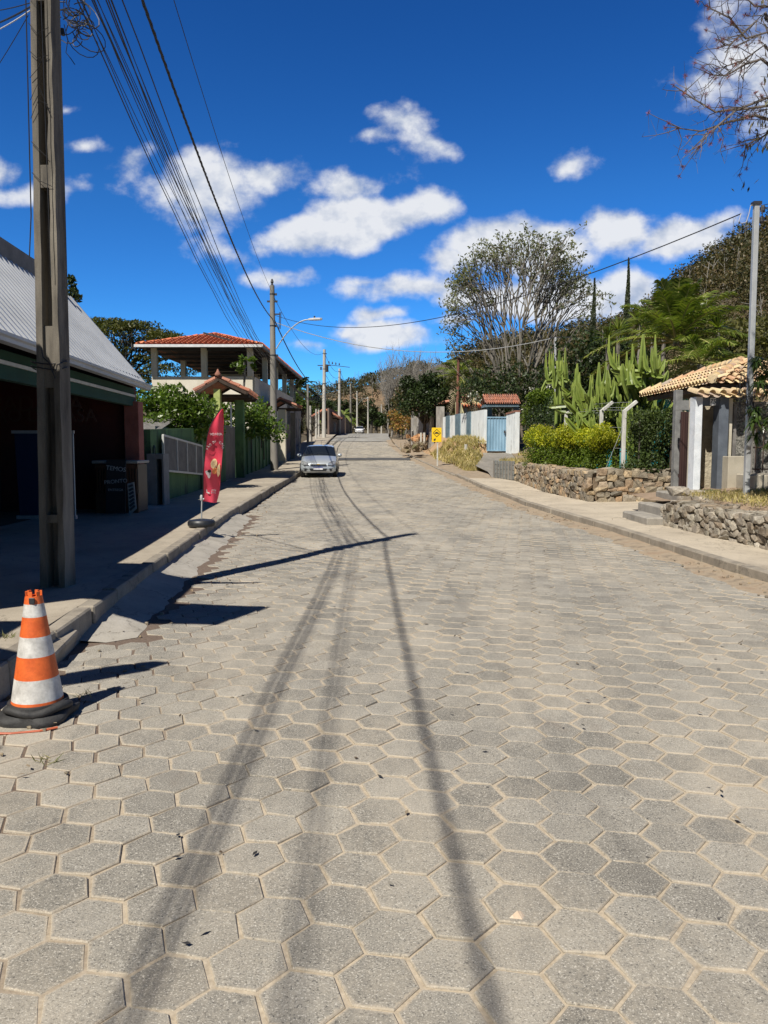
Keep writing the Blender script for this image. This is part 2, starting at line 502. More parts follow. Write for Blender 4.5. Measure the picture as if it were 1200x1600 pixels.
def concrete(name, a, b, stain=(.12, .11, .10), scale=1.3, streak=None, amt=.4):
    t = NT(name)
    f = t.noise(scale, 7, .65, stretch=streak)
    c = t.ramp(f, [(.3, a), (.7, b)])
    s_ = t.noise(2.6, 7, .72, stretch=streak)
    c = t.mix(t.ramp(s_, [(.52, 0), (.70, amt)]), c, stain)
    g = t.noise(90, 3, .7)
    c = t.mix(.35, c, t.ramp(g, [(.3, .55), (.7, 1.15)]), 'MULTIPLY')
    if name in ('sidewalk_concrete', 'ramp_concrete', 'kerb_concrete'):
        vo = t.n('ShaderNodeTexVoronoi', feature='DISTANCE_TO_EDGE'); vo.inputs['Scale'].default_value = .85
        w1 = t.n('ShaderNodeVectorMath', operation='SCALE'); w1.inputs['Scale'].default_value = .5; w2 = t.n('ShaderNodeVectorMath', operation='ADD')
        t.l(t.noise(2.2, 6, .7, col=True), w1.inputs[0]); t.l(w1.outputs[0], w2.inputs[0]); t.l(t.geo.outputs['Position'], w2.inputs[1]); t.l(w2.outputs[0], vo.inputs['Vector'])
        c = t.mix(t.ramp(vo.outputs['Distance'], [(.0, .55), (.008, 0)]), c, (.06, .05, .04))
        c = t.mix(t.ramp(t.noise(11, 6, .8), [(.58, 0), (.72, .6)]), c, (.13, .11, .085))
    t.col(c); t.rough(.88)
    t.bump(t.math('ADD', g, t.math('MULTIPLY', f, 2)), .45, .006)
    return t.m
M['paver'] = paver_material(); M['joint'] = joint_material()
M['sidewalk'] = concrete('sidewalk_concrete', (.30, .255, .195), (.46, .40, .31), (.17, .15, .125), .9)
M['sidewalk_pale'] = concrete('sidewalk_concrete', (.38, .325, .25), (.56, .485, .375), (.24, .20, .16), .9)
M['kerb'] = concrete('kerb_concrete', (.21, .18, .14), (.37, .325, .26), (.10, .09, .08), 2.2, amt=.6)
M['ramp'] = concrete('ramp_concrete', (.31, .285, .24), (.44, .405, .35), (.2, .175, .14), 1.8)
M['pole_con'] = concrete('pole_concrete', (.065, .056, .045), (.26, .23, .185), (.022, .019, .016), 5.0, (1, 1, .16), .95)
M['pole_pale'] = concrete('pale_pole_concrete', (.40, .38, .34), (.58, .56, .50), (.25, .22, .19), 2.0, (1, 1, .3), .4)
M['pole_grey'] = concrete('grey_pole_concrete', (.17, .155, .135), (.29, .27, .235), (.09, .08, .07), 2.0, (1, 1, .25), .6)
M['white_post'] = concrete('whitewashed_concrete', (.42, .41, .38), (.66, .65, .60), (.18, .17, .15), 6, (1, 1, .4), .6)
M['wire'] = plain('black_cable', (.018, .018, .02), .55)
M['steel'] = plain('galvanised_steel', (.44, .45, .45), .5, .25)
M['dark_metal'] = plain('dark_metal', (.05, .05, .055), .5, .3)
M['sandy'] = surf('sandy_soil', (.22, .175, .125), (.36, .285, .20), 3.2, .95, .7, 40, c3=(.31, .225, .15))
M['earth'] = surf('dry_earth', (.12, .085, .055), (.27, .20, .13), 1.5, .95, .6, 30, c3=(.16, .15, .07))
M['grass_base'] = surf('dry_ground', (.13, .12, .06), (.30, .24, .13), 1.2, .95, .6, 30)
M['stone'] = None

def far_road_material():
    t = NT('distant_paving')
    f = t.noise(.7, 6, .65, stretch=(1, .3, 1))
    c = t.ramp(f, [(.3, (.22, .21, .19)), (.7, (.33, .315, .28))])
    vo = t.n('ShaderNodeTexVoronoi'); vo.inputs['Scale'].default_value = 4; t.l(t.geo.outputs['Position'], vo.inputs['Vector'])
    c = t.mix(.35, c, t.ramp(vo.outputs['Color'], [(0, .7), (1, 1.1)]), 'MULTIPLY')
    t.col(c); t.rough(.9)
    return t.m
M['far_road'] = far_road_material()

def rubble_material(name, cols):
    t = NT(name)
    r = t.geo.outputs['Random Per Island']
    c = t.ramp(r, [(i/(len(cols)-1), k) for i, k in enumerate(cols)])
    n_ = t.noise(7, 6, .7)
    c = t.mix(.8, c, t.ramp(n_, [(.3, .35), (.65, 1.15)]), 'MULTIPLY')
    c = t.mix(t.ramp(t.noise(3.2, 6, .75), [(.50, 0), (.66, .45)]), c, (.085, .076, .06))
    c = t.mix(t.ramp(t.noise(16, 5, .8), [(.58, 0), (.68, .7)]), c, (.50, .48, .43))
    t.col(c); t.rough(.93); t.bump(t.noise(24, 6, .7), .8, .03)
    return t.m
M['rubble'] = rubble_material('tan_rubble', [(.22, .185, .135), (.38, .31, .21), (.19, .17, .135), (.52, .39, .23), (.30, .25, .19), (.42, .28, .16), (.38, .34, .27)])
M['rubble_grey'] = rubble_material('grey_rubble', [(.24, .21, .165), (.36, .32, .25), (.50, .45, .37), (.28, .22, .155), (.42, .37, .30)])
def tile_material(name, cols):
    t = NT(name)
    r = t.geo.outputs['Random Per Island']
    c = t.ramp(r, [(i/(len(cols)-1), k) for i, k in enumerate(cols)])
    n_ = t.noise(9, 5, .7)
    c = t.mix(.6, c, t.ramp(n_, [(.3, .55), (.6, 1.1)]), 'MULTIPLY')
    t.col(c); t.rough(.85); t.bump(t.noise(50, 3), .3, .01)
    return t.m
M['tile_red'] = tile_material('terracotta_tile', [(.50, .13, .06), (.60, .18, .08), (.46, .12, .055), (.66, .24, .12)])
M['tile_old'] = tile_material('weathered_terracotta_tile', [(.30, .12, .075), (.44, .17, .10), (.24, .12, .09), (.5, .22, .14)])
M['tile_tan'] = tile_material('straw_clay_tile', [(.60, .45, .24), (.70, .55, .32), (.64, .48, .27), (.56, .40, .24), (.72, .58, .36), (.58, .34, .19), (.36, .32, .27)])

# ---------------------------------------------------------------- ground
def smooth(a, b, x):
    t = min(1, max(0, (x-a)/(b-a))); return t*t*(3-2*t)
RIDGE = [(-3, .03), (-1.5, .04), (-.6, .05), (-.2, .055), (-.1, .062), (-.03, .078), (0, .088), (.04, .103), (.1, .112), (.2, .128), (.3, .140), (.34, .155),
         (.375, .19), (.44, .225), (.5, .255), (.7, .32), (1.0, .37), (1.5, .39), (3, .40)]
RDIST = [(-3, 320), (0.04, 320), (.1, 260), (.3, 200), (.5, 170), (1.0, 150), (3, 120)]
RSTART = [(-3, 240), (.04, 225), (.1, 150), (.3, 75), (.5, 50), (1.0, 35), (3, 30)]
def ter(x, y):
    """terrain height"""
    z = H(y)
    right = x - rk(y)
    # raised lots to the right, banks
    if y > 8:
        lot = .62 if y < 31 else (.62-.5*smooth(31, 33, y)+.9*smooth(42, 48, y))
        z += lot*smooth(2.6 if y < 30 else 1.2, 3.6 if y < 30 else 3.2, right)*smooth(8, 14, y)
    if x < lk(y)-3.2: z += .2*smooth(0, .6, lk(y)-3.2-x)
    Y = max(y, 1.0); u = x/Y if y > 5 else (3 if x > 0 else -3)
    rd, rs = interp(RDIST, u), interp(RSTART, u)
    top = EYE + interp(RIDGE, u)*rd
    rad = max(abs(y), abs(x)/3.0)
    k = smooth(rs, rd, y if y > 5 else 0)
    bump_ = 1.5*math.sin(x*.045+1.3)*math.sin(y*.038)+1.0*math.sin(x*.11+y*.07)
    if y > rd: k = 1 - .25*smooth(rd, rd+260, y)
    return z*(1-k) + (top+bump_)*k if k > 0 else z
def build_ground():
    xs = sorted(set([-700, -500, -350, -250, -180, -140] + list(range(-110, -20, 6)) + [-20+.8*i for i in range(0, 26)] + [1.0*i for i in range(1, 30)] +
                    list(range(30, 140, 5)) + [160, 190, 230, 280, 350, 450, 600, 800]))
    ys = sorted(set([-120, -80, -50, -30, -15] + [-8+1.0*i for i in range(0, 80)] + list(range(72, 360, 5)) + [380, 420, 480, 560, 700, 900, 1200]))
    vs = []; nx = len(xs)
    for y in ys:
        for x in xs:
            z = ter(x, y)
            inroad = lk(y)-3.3 < x < rk(y)+3.2
            z -= .42 if inroad else .05
            vs.append((x, y, z))
    fs = [(j*nx+i, j*nx+i+1, (j+1)*nx+i+1, (j+1)*nx+i) for j in range(len(ys)-1) for i in range(nx-1)]
    b = MB().add(vs, fs)
    t = NT('hill_ground')
    n_ = t.noise(.035, 8, .68)
    c = t.ramp(n_, [(.3, (.075, .062, .034)), (.5, (.11, .085, .05)), (.68, (.24, .155, .09))])
    c = t.mix(.5, c, t.ramp(t.noise(.9, 6, .7), [(.3, .45), (.7, 1.3)]), 'MULTIPLY')
    t.col(c); t.rough(.95)
    o = b.build('terrain', t.m, smooth=80); props(o, kind='structure')
build_ground()

YS = [-30+1.5*i for i in range(0, 74)] + [82+4*i for i in range(0, 56)]
def strip(name, mat, xl, xr, zf, ys, nx=2, thick=None, kind='structure'):
    vs = []; fs = []
    for y in ys:
        a, b_ = xl(y), xr(y)
        for i in range(nx+1):
            x = a+(b_-a)*i/nx
            vs.append((x, y, zf(x, y)))
    w = nx+1
    for j in range(len(ys)-1):
        for i in range(nx): fs.append((j*w+i, j*w+i+1, (j+1)*w+i+1, (j+1)*w+i))
    b = MB().add(vs, fs)
    o = b.build(name, mat, smooth=60); props(o, kind=kind)
    return o
def und(x, y):  # gentle unevenness of the old paving
    return .008*math.sin(x*1.3+y*.7)+.006*math.sin(x*.5-y*1.1+2)+.004*math.sin(2.7*x+1.9*y)
# bed of sand between the stones
fy = [-3+.12*i for i in range(0, 633)]
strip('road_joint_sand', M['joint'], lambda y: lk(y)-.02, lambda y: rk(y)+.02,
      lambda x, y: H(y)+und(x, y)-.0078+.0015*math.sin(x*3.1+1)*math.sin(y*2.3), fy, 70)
strip('road', M['far_road'], lambda y: lk(y)-.02, lambda y: rk(y)+.02, lambda x, y: H(y)-.03, [-60, -40, -20, -3.0], 2)
strip('road', M['far_road'], lambda y: lk(y)-.02, lambda y: rk(y)+.02, lambda x, y: H(y)+.0, [y for y in YS if y >= 72.4]+[302], 2)

def build_pavers():
    p = .2385; ap = p/2-.0052; Rr = ap/math.cos(math.pi/6)
    th = R(79.5)
    n1_ = np.array([math.cos(th), math.sin(th)])*p
    n2_ = np.array([math.cos(th-math.pi/3), math.sin(th-math.pi/3)])*p
    inv = np.linalg.inv(np.array([n1_, n2_]).T)
    I, J = np.meshgrid(np.arange(-120, 420), np.arange(-220, 220), indexing='ij')
    cen = I.reshape(-1, 1)*n1_+J.reshape(-1, 1)*n2_
    m = (cen[:, 1] > -2.5) & (cen[:, 1] < 72.8)
    cen = cen[m]
    L_ = np.interp(cen[:, 1], [a for a, b in LK], [b for a, b in LK]); R_ = np.interp(cen[:, 1], [a for a, b in RK], [b for a, b in RK])
    rampw = np.where((cen[:, 1] > 6.1) & (cen[:, 1] < 17.6), .44, 0.0)
    wob_ = .22*np.sin(cen[:, 1]*1.7)*np.sin(cen[:, 1]*.53+1)
    m = (cen[:, 0] > L_+.10+rampw) & (cen[:, 0] < R_-.16+.35*wob_-.06)
    cen = cen[m]; n = len(cen)
    ang = th+math.pi/6+np.arange(6)*math.pi/3
    cor = np.stack([np.cos(ang), np.sin(ang)], axis=1)  # 6,2
    cj = nr.normal(size=(n, 6, 2))*.0034
    rings = []
    tilt = nr.normal(size=(n, 2))*.011; hz = nr.normal(size=n)*.0016
    rot = nr.normal(size=n)*.012
    base_z = np.interp(cen[:, 1], [a for a, b in HP], [b for a, b in HP]) + .008*np.sin(cen[:, 0]*1.3+cen[:, 1]*.7)+.006*np.sin(cen[:, 0]*.5-cen[:, 1]*1.1+2)+.004*np.sin(2.7*cen[:, 0]+1.9*cen[:, 1])
    slope = np.gradient(np.interp(np.arange(-5, 80, .1), [a for a, b in HP], [b for a, b in HP]), .1)
    sl = np.interp(cen[:, 1], np.arange(-5, 80, .1), slope)
    cr, sr = np.cos(rot)[:, None], np.sin(rot)[:, None]
    vs = []
    for fr, dz in ((1.0, -.022), (.993, -.0045), (.965, -.0004), (.74, .0)):
        q = cor[None]*Rr*fr+cj*fr
        x = q[..., 0]*cr-q[..., 1]*sr; y = q[..., 0]*sr+q[..., 1]*cr
        z = base_z[:, None]+hz[:, None]+dz+tilt[:, :1]*x+(tilt[:, 1:]+sl[:, None])*y
        vs.append(np.stack([x+cen[:, :1], y+cen[:, 1:], z], axis=2))
    V = np.concatenate(vs, axis=1).reshape(-1, 3)  # n*24
    quad = np.array([[r*6+k, r*6+(k+1) % 6, (r+1)*6+(k+1) % 6, (r+1)*6+k] for r in range(3) for k in range(6)])
    top = np.array([18+k for k in range(6)])
    b0 = (np.arange(n)*24)[:, None]
    Q = (b0[:, :, None]+quad[None]).reshape(-1, 4)
    T = (b0+top[None])
    me = bpy.data.meshes.new('paving_stones')
    me.vertices.add(len(V)); me.vertices.foreach_set('co', V.reshape(-1).astype(np.float32))
    nl = Q.size+T.size
    me.loops.add(nl); me.polygons.add(len(Q)+len(T))
    me.loops.foreach_set('vertex_index', np.concatenate([Q.reshape(-1), T.reshape(-1)]).astype(np.int32))
    st = np.concatenate([np.arange(len(Q))*4, Q.size+np.arange(len(T))*6])
    tot = np.concatenate([np.full(len(Q), 4), np.full(len(T), 6)])
    me.polygons.foreach_set('loop_start', st.astype(np.int32)); me.polygons.foreach_set('loop_total', tot.astype(np.int32))
    me.materials.append(M['paver'])
    ea = me.attributes.new('edge', 'FLOAT', 'POINT'); ea.data.foreach_set('value', np.tile(np.repeat([1, 1, 1, 0], 6), n).astype(np.float32))
    me.polygons.foreach_set('use_smooth', [False]*len(me.polygons)); me.update(); me.validate()
    o = link('road_paving', me); props(o, kind='structure')
build_pavers()

# dirt gathered along the right gutter
def build_dirt():
    ys = [2+.25*i for i in range(0, 300)]
    vs = []; fs = []; nx = 6
    for y in ys:
        w = .22+.14*abs(math.sin(y*.9))+.18*abs(math.sin(y*2.3+1))+.16*rnd.random()
        for i in range(nx+1):
            t = i/nx
            x = rk(y)+.02-w*(1-t)
            vs.append((x, y, H(y)+und(x, y)-.010+.034*t**.8+.008*rnd.random()*(t > .05)))
    for j in range(len(ys)-1):
        for i in range(nx): fs.append((j*(nx+1)+i, j*(nx+1)+i+1, (j+1)*(nx+1)+i+1, (j+1)*(nx+1)+i))
    o = MB().add(vs, fs).build('gutter_dirt', M['sandy'], smooth=60); props(o, kind='structure')
build_dirt()

# left pavement, kerb and driveway gutter
SW = .21
def side_z(y): return SW-.10*smooth(24, 40, y)+.05*smooth(45, 60, y)
def build_left_walk():
    ys = [-30, -20, -10, -5]+[-3+.5*i for i in range(0, 170)]+[84, 90, 100, 110, 120, 150]
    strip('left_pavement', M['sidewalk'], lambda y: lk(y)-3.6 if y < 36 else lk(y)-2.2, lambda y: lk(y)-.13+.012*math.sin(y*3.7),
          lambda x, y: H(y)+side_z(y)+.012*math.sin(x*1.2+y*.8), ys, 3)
    # kerb stones
    b = MB(); y = -8.0
    while y < 80:
        L_ = .8+.15*rnd.random(); y2 = y+L_-.02
        if True:
            j = rnd.uniform(-.012, .012); tl = rnd.uniform(-.015, .012)
            a = [(lk(y)-.15+j, y, -.25), (lk(y)+.015+j, y, -.25), (lk(y)+.0+j, y, side_z(y)+.012+tl), (lk(y)-.15+j, y, side_z(y)+.012+tl)]
            c = [(lk(y2)-.15+j, y2, -.25), (lk(y2)+.015+j, y2, -.25), (lk(y2)+.0+j, y2, side_z(y2)+.012), (lk(y2)-.15+j, y2, side_z(y2)+.012)]
            v = [(p_[0], p_[1], H(p_[1])+p_[2]) for p_ in a+c]
            b.add(v, [(0, 1, 2, 3), (7, 6, 5, 4), (0, 4, 5, 1), (1, 5, 6, 2), (2, 6, 7, 3), (3, 7, 4, 0)])
        y += L_
    # the broken, tipped stone near the cone
    b.box((lk(5.7)-.02, 5.72, .07), (.16, .72, .17), rz=.16, M=Matrix.Rotation(.25, 3, 'Y'))
    o = b.build('left_kerb', M['kerb'], bevel=.014); props(o, kind='structure')
    # pale concrete gutter strip
    ys2 = [6.2+.15*i for i in range(0, 77)]
    def xr(y): return lk(y)+.40*min(1, (y-6.0)*3)*min(1, (17.9-y)*.9)+.03*math.sin(y*6)+.018*math.sin(y*17)+.015*math.sin(y*41)
    vs = []; fs = []
    for y in ys2:
        a, c = lk(y)-.03, xr(y)
        for i, t in enumerate((0, .12, .35, .65, 1)):
            x = a+(c-a)*t
            z = [.115, .095, .058, .034, -.012][i]*min(1, .12+(y-6.2)/.7)
            vs.append((x, y, H(y)+und(x, y)+z+.004*math.sin(y*5+x*9)))
    for j in range(len(ys2)-1):
        for i in range(4): fs.append((j*5+i, j*5+i+1, (j+1)*5+i+1, (j+1)*5+i))
    o = MB().add(vs, fs).build('concrete_gutter', M['ramp'], smooth=60); props(o, kind='structure')
build_left_walk()

def build_right_walk():
    ys = [-8+.5*i for i in range(0, 172)]
    def xr(y):
        if y < 10: return 6.6
        if y < 15.6: return float(np.interp(y, [10, 15.6], [5.6, 5.6]))
        if y < 20.2: return 11.5
        if y < 29: return 5.7
        return rk(y)+1.55 if y > 37 else float(np.interp(y, [29, 37], [5.6, 4.9]))
    def zf(x, y):
        z = H(y)+.13-.05*smooth(30, 40, y)
        if 15.6 <= y < 20.2: z += .10*smooth(5.2, 9, x)
        return z+.010*math.sin(x*1.7+y*.9)
    vs = []; fs = []
    for seg, mat in (((-8, 31), M['sidewalk']), ((31, 80), M['sandy'])):
        yy_ = [y for y in ys if seg[0] <= y <= seg[1]]
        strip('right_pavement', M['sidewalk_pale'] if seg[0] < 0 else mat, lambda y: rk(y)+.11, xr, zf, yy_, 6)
    b = MB(); y = -2.0
    while y < 66:
        L_ = .85+.2*rnd.random(); y2 = y+L_-.015
        hh = .145 if y < 34 else .09
        j = rnd.uniform(-.02, .02) if y > 16 else rnd.uniform(-.005, .005)
        v = []
        for q in (y, y2):
            x0 = rk(q)+j
            v += [(x0, q, H(q)-.25), (x0+.14, q, H(q)-.25), (x0+.14, q, H(q)+hh), (x0+.012, q, H(q)+hh-.008)]
        b.add(v, [(0, 1, 2, 3), (7, 6, 5, 4), (0, 4, 5, 1), (1, 5, 6, 2), (2, 6, 7, 3), (3, 7, 4, 0)])
        y += L_
    o = b.build('right_kerb', M['kerb'], bevel=.012); props(o, kind='structure')
build_right_walk()

# speed hump and the pale concrete channel further up
def hump():
    M['asphalt'] = surf('asphalt', (.055, .055, .058), (.095, .094, .092), 2, .92, .5, 120)
    ys = [47.0+.15*i for i in range(0, 14)]
    o = strip('speed_hump', M['asphalt'], lambda y: lk(y)+.15, lambda y: rk(y)-.35,
          lambda x, y: H(y)+.012+.085*max(0, math.sin(math.pi*(y-46.9)/2.15)), ys, 6)
    ys = [83+.4*i for i in range(0, 5)]
    strip('drain_channel', M['ramp'], lambda y: lk(y), lambda y: lk(y)+3.6, lambda x, y: H(y)+.03, ys, 4)
hump()

# loose sand stones on the paving
b = MB()
p = G(806, 1436)
b.add([(p.x-.028, p.y-.012, .002), (p.x+.02, p.y-.02, .002), (p.x+.034, p.y+.008, .002), (p.x, p.y+.022, .002), (p.x+.004, p.y, .024), (p.x+.018, p.y+.006, .018)],
      [(0, 1, 4), (1, 2, 5), (1, 5, 4), (2, 3, 5), (3, 4, 5), (3, 0, 4), (0, 3, 2, 1)])
o = b.build('pebble', surf('pale_pebble', (.55, .42, .30), (.72, .62, .5), 20, .8, .3, 80), at_=p)
props(o, 'small angular pinkish pebble lying loose on the hexagonal paving', 'pebble')
# ---------------------------------------------------------------- poles
def ladder_pole(name, loc, label, Hh=9.25, mat=None, lean=(0, 0), yaw=0.0, group=None, w0=.255, w1=.155, dep=.23, spur=None):
    """double-T concrete post: two flanges, a recessed web and solid blocks"""
    t = thing(name, label, 'utility pole', loc, group)
    b = MB(); n = 46
    Rz = Matrix.Rotation(yaw, 3, 'Z')
    def P(x, y, z): 
        v = Rz @ Vector((x, y, 0))
        return (loc[0]+v.x+lean[0]*z, loc[1]+v.y+lean[1]*z, loc[2]+z)
    def W(z): return w0+(w1-w0)*z/Hh
    fl = .072
    for side in (-1, 1):
        vs = []
        for i in range(n+1):
            z = -.3+(Hh+.3)*i/n; w = W(max(z, 0))/2; f = fl*(W(max(z,0))/w0)
            e = [rnd.uniform(-.011, .005) for _ in range(4)] if side == 1 else [rnd.uniform(-.003, .003) for _ in range(4)]
            o_ = side*w; i_ = side*(w-f)
            d = dep/2*W(max(z,0))/w0**1
            d = dep/2*(.75+.25*(1-z/Hh))
            vs += [P(i_+e[0], -d+abs(e[1]), z), P(o_+e[2], -d+e[3], z), P(o_, d, z), P(i_, d, z)]
        fs = [(0, 1, 2, 3), tuple(n*4+k for k in (3, 2, 1, 0))]
        for i in range(n):
            for k in range(4): fs.append((i*4+k, i*4+(k+1) % 4, (i+1)*4+(k+1) % 4, (i+1)*4+k))
        b.add(vs, fs)
    # web and solid blocks
    def blk(z0, z1, d, oy=0.0):
        wa, wb = W(max(z0, 0))/2-fl*.8, W(z1)/2-fl*.6
        dy = d/2
        vs = [P(-wa, oy-dy, z0), P(wa, oy-dy, z0), P(wa, oy+dy, z0), P(-wa, oy+dy, z0), P(-wb, oy-dy, z1), P(wb, oy-dy, z1), P(wb, oy+dy, z1), P(-wb, oy+dy, z1)]
        b.add(vs, [(0, 1, 2, 3), (7, 6, 5, 4), (0, 4, 5, 1), (1, 5, 6, 2), (2, 6, 7, 3), (3, 7, 4, 0)])
    for z0, z1 in ((-.3, .66), (.72, 1.98), (2.55, 3.86), (4.05, 5.55), (5.75, 7.2), (7.4, Hh)): blk(z0, z1, .05, .055)
    for z0, z1 in ((.65, .73), (1.97, 2.56), (3.85, 4.06), (5.54, 5.76), (7.19, 7.41)): blk(z0, z1, dep*.80 if z1-z0 < .3 else .15)
    b.build('post', mat or M['pole_con'], t)
    return t
def round_pole(name, loc, label, Hh, r0=.15, r1=.09, mat=None, lean=(0, 0), group=None, band=True, cat='utility pole', sides=14):
    t = thing(name, label, cat, loc, group)
    b = MB()
    n = 10
    pts = [(loc[0]+lean[0]*Hh*i/n, loc[1]+lean[1]*Hh*i/n, loc[2]-.3+(Hh+.3)*i/n) for i in range(n+1)]
    b.tube(pts, [r0+(r1-r0)*i/n for i in range(n+1)], sides)
    b.build('post', mat or M['pole_grey'], t, smooth=50)
    if band:
        for zz in (Hh*.62, Hh*.78, Hh*.95):
            c = MB()
            k = zz/Hh; r = r0+(r1-r0)*k+.012
            cx, cy = loc[0]+lean[0]*zz, loc[1]+lean[1]*zz
            c.lathe((cx, cy, loc[2]+zz), [(r, 0), (r, .05)], 12)
            c.box((cx+r+.04, cy, loc[2]+zz+.02), (.12, .05, .10))
            c.build('bracket', M['dark_metal'], t)
    return t
P1 = Vector((-3.27, 7.62, SW)); P1top = Vector((-3.22-.085+.0, 7.62, 0))
LEAN1 = (.0135, 0)
p1 = ladder_pole('utility_pole', tuple(P1), 'tall weathered grey concrete pole with hollow ladder sides beside the traffic cone', 9.2, lean=LEAN1, yaw=-.03)
# small things fixed to the near pole
b = MB()
for z in (2.16, 2.21): 
    b.tube([P1+Vector((.17*math.cos(a)-.01, .14*math.sin(a), z+.02*math.sin(a*2+z*9))) for a in [i*math.pi/8 for i in range(17)]], .006, 5)
b.tube([P1+Vector((-.02, -.14, 2.35)), P1+Vector((0, -.15, 2.25)), P1+Vector((.06, -.16, 2.2)), P1+Vector((.11, -.16, 2.05)), P1+Vector((.13, -.15, 2.18)), P1+Vector((.17, -.02, 2.24))], .006, 5)
b.tube([P1+Vector((-.155+LEAN1[0]*z, -.06, z)) for z in (5.9, 5.2, 4.4, 3.6)]+[P1+Vector((-.12, -.10, 3.2))], .006, 5)
b.tube([P1+Vector((.10, -.15, z)) for z in (6.0, 5.3, 4.5, 3.6, 3.0)], .004, 5)
for k in range(9):
    z = 4.0+.22*k+rnd.uniform(-.05, .05)
    lx = LEAN1[0]*z; b.tube([P1+Vector((-.11+lx, -.12, z)), P1+Vector((-.03+lx, -.125, z+rnd.uniform(-.15, .18))), P1+Vector((.04+lx+rnd.uniform(0, .04), -.12, z+rnd.uniform(-.2, .3)))], .003, 4)
b.build('tie_wire', M['wire'], p1)
for z in (5.95, 6.25, 7.75):
    b = MB(); b.box(P1+Vector((LEAN1[0]*z, 0, z)), (.30, .27, .05)); b.box(P1+Vector((.19, -.02, z)), (.10, .06, .12))
    b.build('bracket', M['dark_metal'], p1)
b = MB()
b.box(P1+Vector((-.07, -.20, 6.02)), (.18, .10, .22)); b.build('junction_box', plain('white_plastic', (.7, .7, .68), .4), p1, bevel=.01)

P2 = Vector((-5.35, 37.5, H(37.5)+.16))
p2 = round_pole('utility_pole', tuple(P2), 'tall round grey pole with street lamp arm beside the parked silver car', 8.75, .19, .11, M['pole_grey'], lean=(.0, 0))
b = MB()
b.lathe(P2+Vector((0, 0, 8.7)), [(.07, 0), (.05, .15), (.08, .2), (.05, .32), (.02, .36)], 10)
b.build('pole_cap', M['dark_metal'], p2); b = MB(); b.box(P2+Vector((0, 0, 8.0)), (.5, .08, .08)); b.build('crossarm', M['dark_metal'], p2); b = MB(); b.box(P2+Vector((.12, 0, 7.4)), (.5, .06, .06))
for dx in (.3, .36): b.tube([P2+Vector((dx, 0, 6.7)), P2+Vector((dx+.05, 0, 7.5))], .02, 5)
b.build('insulator', M['dark_metal'], p2)
def lamp_arm(t, base, tip, flip=1):
    b = MB(); base = Vector(base); tip = Vector(tip)
    pts = []
    for i in range(9):
        k = i/8
        pts.append(Vector((base.x+(tip.x-base.x)*k, base.y+(tip.y-base.y)*k, base.z+(tip.z-base.z)*(1-(1-k)**1.9))))
    b.tube(pts, .03, 7); a = b.build('lamp_arm', M['steel'], t, smooth=60)
    d = (tip-base); d.z = 0; d.normalize()
    h = MB(); s_ = d.cross(Vector((0, 0, 1)))
    pr = [(0, .03), (.1, .10), (.35, .15), (.6, .12), (.68, .03)]
    poly = [tip+d*x+s_*w for x, w in pr]+[tip+d*x-s_*w for x, w in pr[::-1]]
    h.prism([p_+Vector((0, 0, -.04)) for p_ in poly], (0, 0, .09))
    h.build('lamp_head', plain('lamp_white', (.6, .6, .6), .4), a, bevel=.012)
    g = MB(); g.lathe(tip+d*.3+Vector((0, 0, .05)), [(.04, 0), (.04, .09), (.02, .11)], 8); g.build('light_sensor', M['dark_metal'], a)
lamp_arm(p2, P2+Vector((.15, 0, 5.75)), P2+Vector((1.75, -.3, 7.1)))

def pole_px(px, pyb, pyt, Y, nm, label, r0, r1, mat, lamp=None, lean=0):
    base = at(px, pyb, Y); top = at(px, pyt, Y)
    hh = top.z-base.z
    t = round_pole(nm, tuple(base), label, hh, r0, r1, mat, lean=(lean, 0))
    return t, base, top
p3, B3, T3 = pole_px(506, 686, 546, 79, 'utility_pole', 'tall pale round pole with a transformer bracket standing behind the silver car', .22, .14, M['pole_pale'], lean=.012)
b = MB()
b.lathe(T3+Vector((.28, 0, -1.9)), [(.16, -.35), (.18, -.3), (.18, .3), (.12, .36)], 10)
b.box(T3+Vector((.0, 0, -1.6)), (1.3, .08, .08)); b.box(T3+Vector((-.3, 0, -1.9)), (.15, .15, .3))
for k in range(4): b.lathe(T3+Vector((.5+.35*k, .1, -1.4-.06*k)), [(.05, 0), (.07, .1), (.03, .25)], 6)
b.tube([T3+Vector((.1, 0, -1.5)), T3+Vector((2.6, .4, -1.75))], .03, 5)
b.build('transformer', M['dark_metal'], p3)
p4, B4, T4 = pole_px(530, 680, 576, 107, 'utility_pole', 'pale round pole at the kerb just before the parked white car', .24, .15, M['pole_pale'], lean=.01)
p5, B5, T5 = pole_px(548, 678, 600, 140, 'utility_pole', 'dark grey pole against the trees immediately left of the white car', .2, .15, M['pole_grey'])
p6, B6, T6 = pole_px(558, 677, 611, 172, 'utility_pole', 'pale distant pole with a lamp arm rising behind the white car', .22, .15, M['pole_pale'])
lamp_arm(p6, T6+Vector((.2, 0, -3)), T6+Vector((1.9, -.5, -1.6)))
p7, B7, T7 = pole_px(575, 679, 620, 190, 'utility_pole', 'slim pale distant pole just right of the white car', .22, .14, M['pole_pale'])
p8, B8, T8 = pole_px(596, 680, 632, 232, 'utility_pole', 'farthest pale pole in the road dip with a small lamp arm', .26, .18, M['pole_pale'])
lamp_arm(p8, T8+Vector((.2, 0, -2.6)), T8+Vector((1.9, -.5, -1.3)))
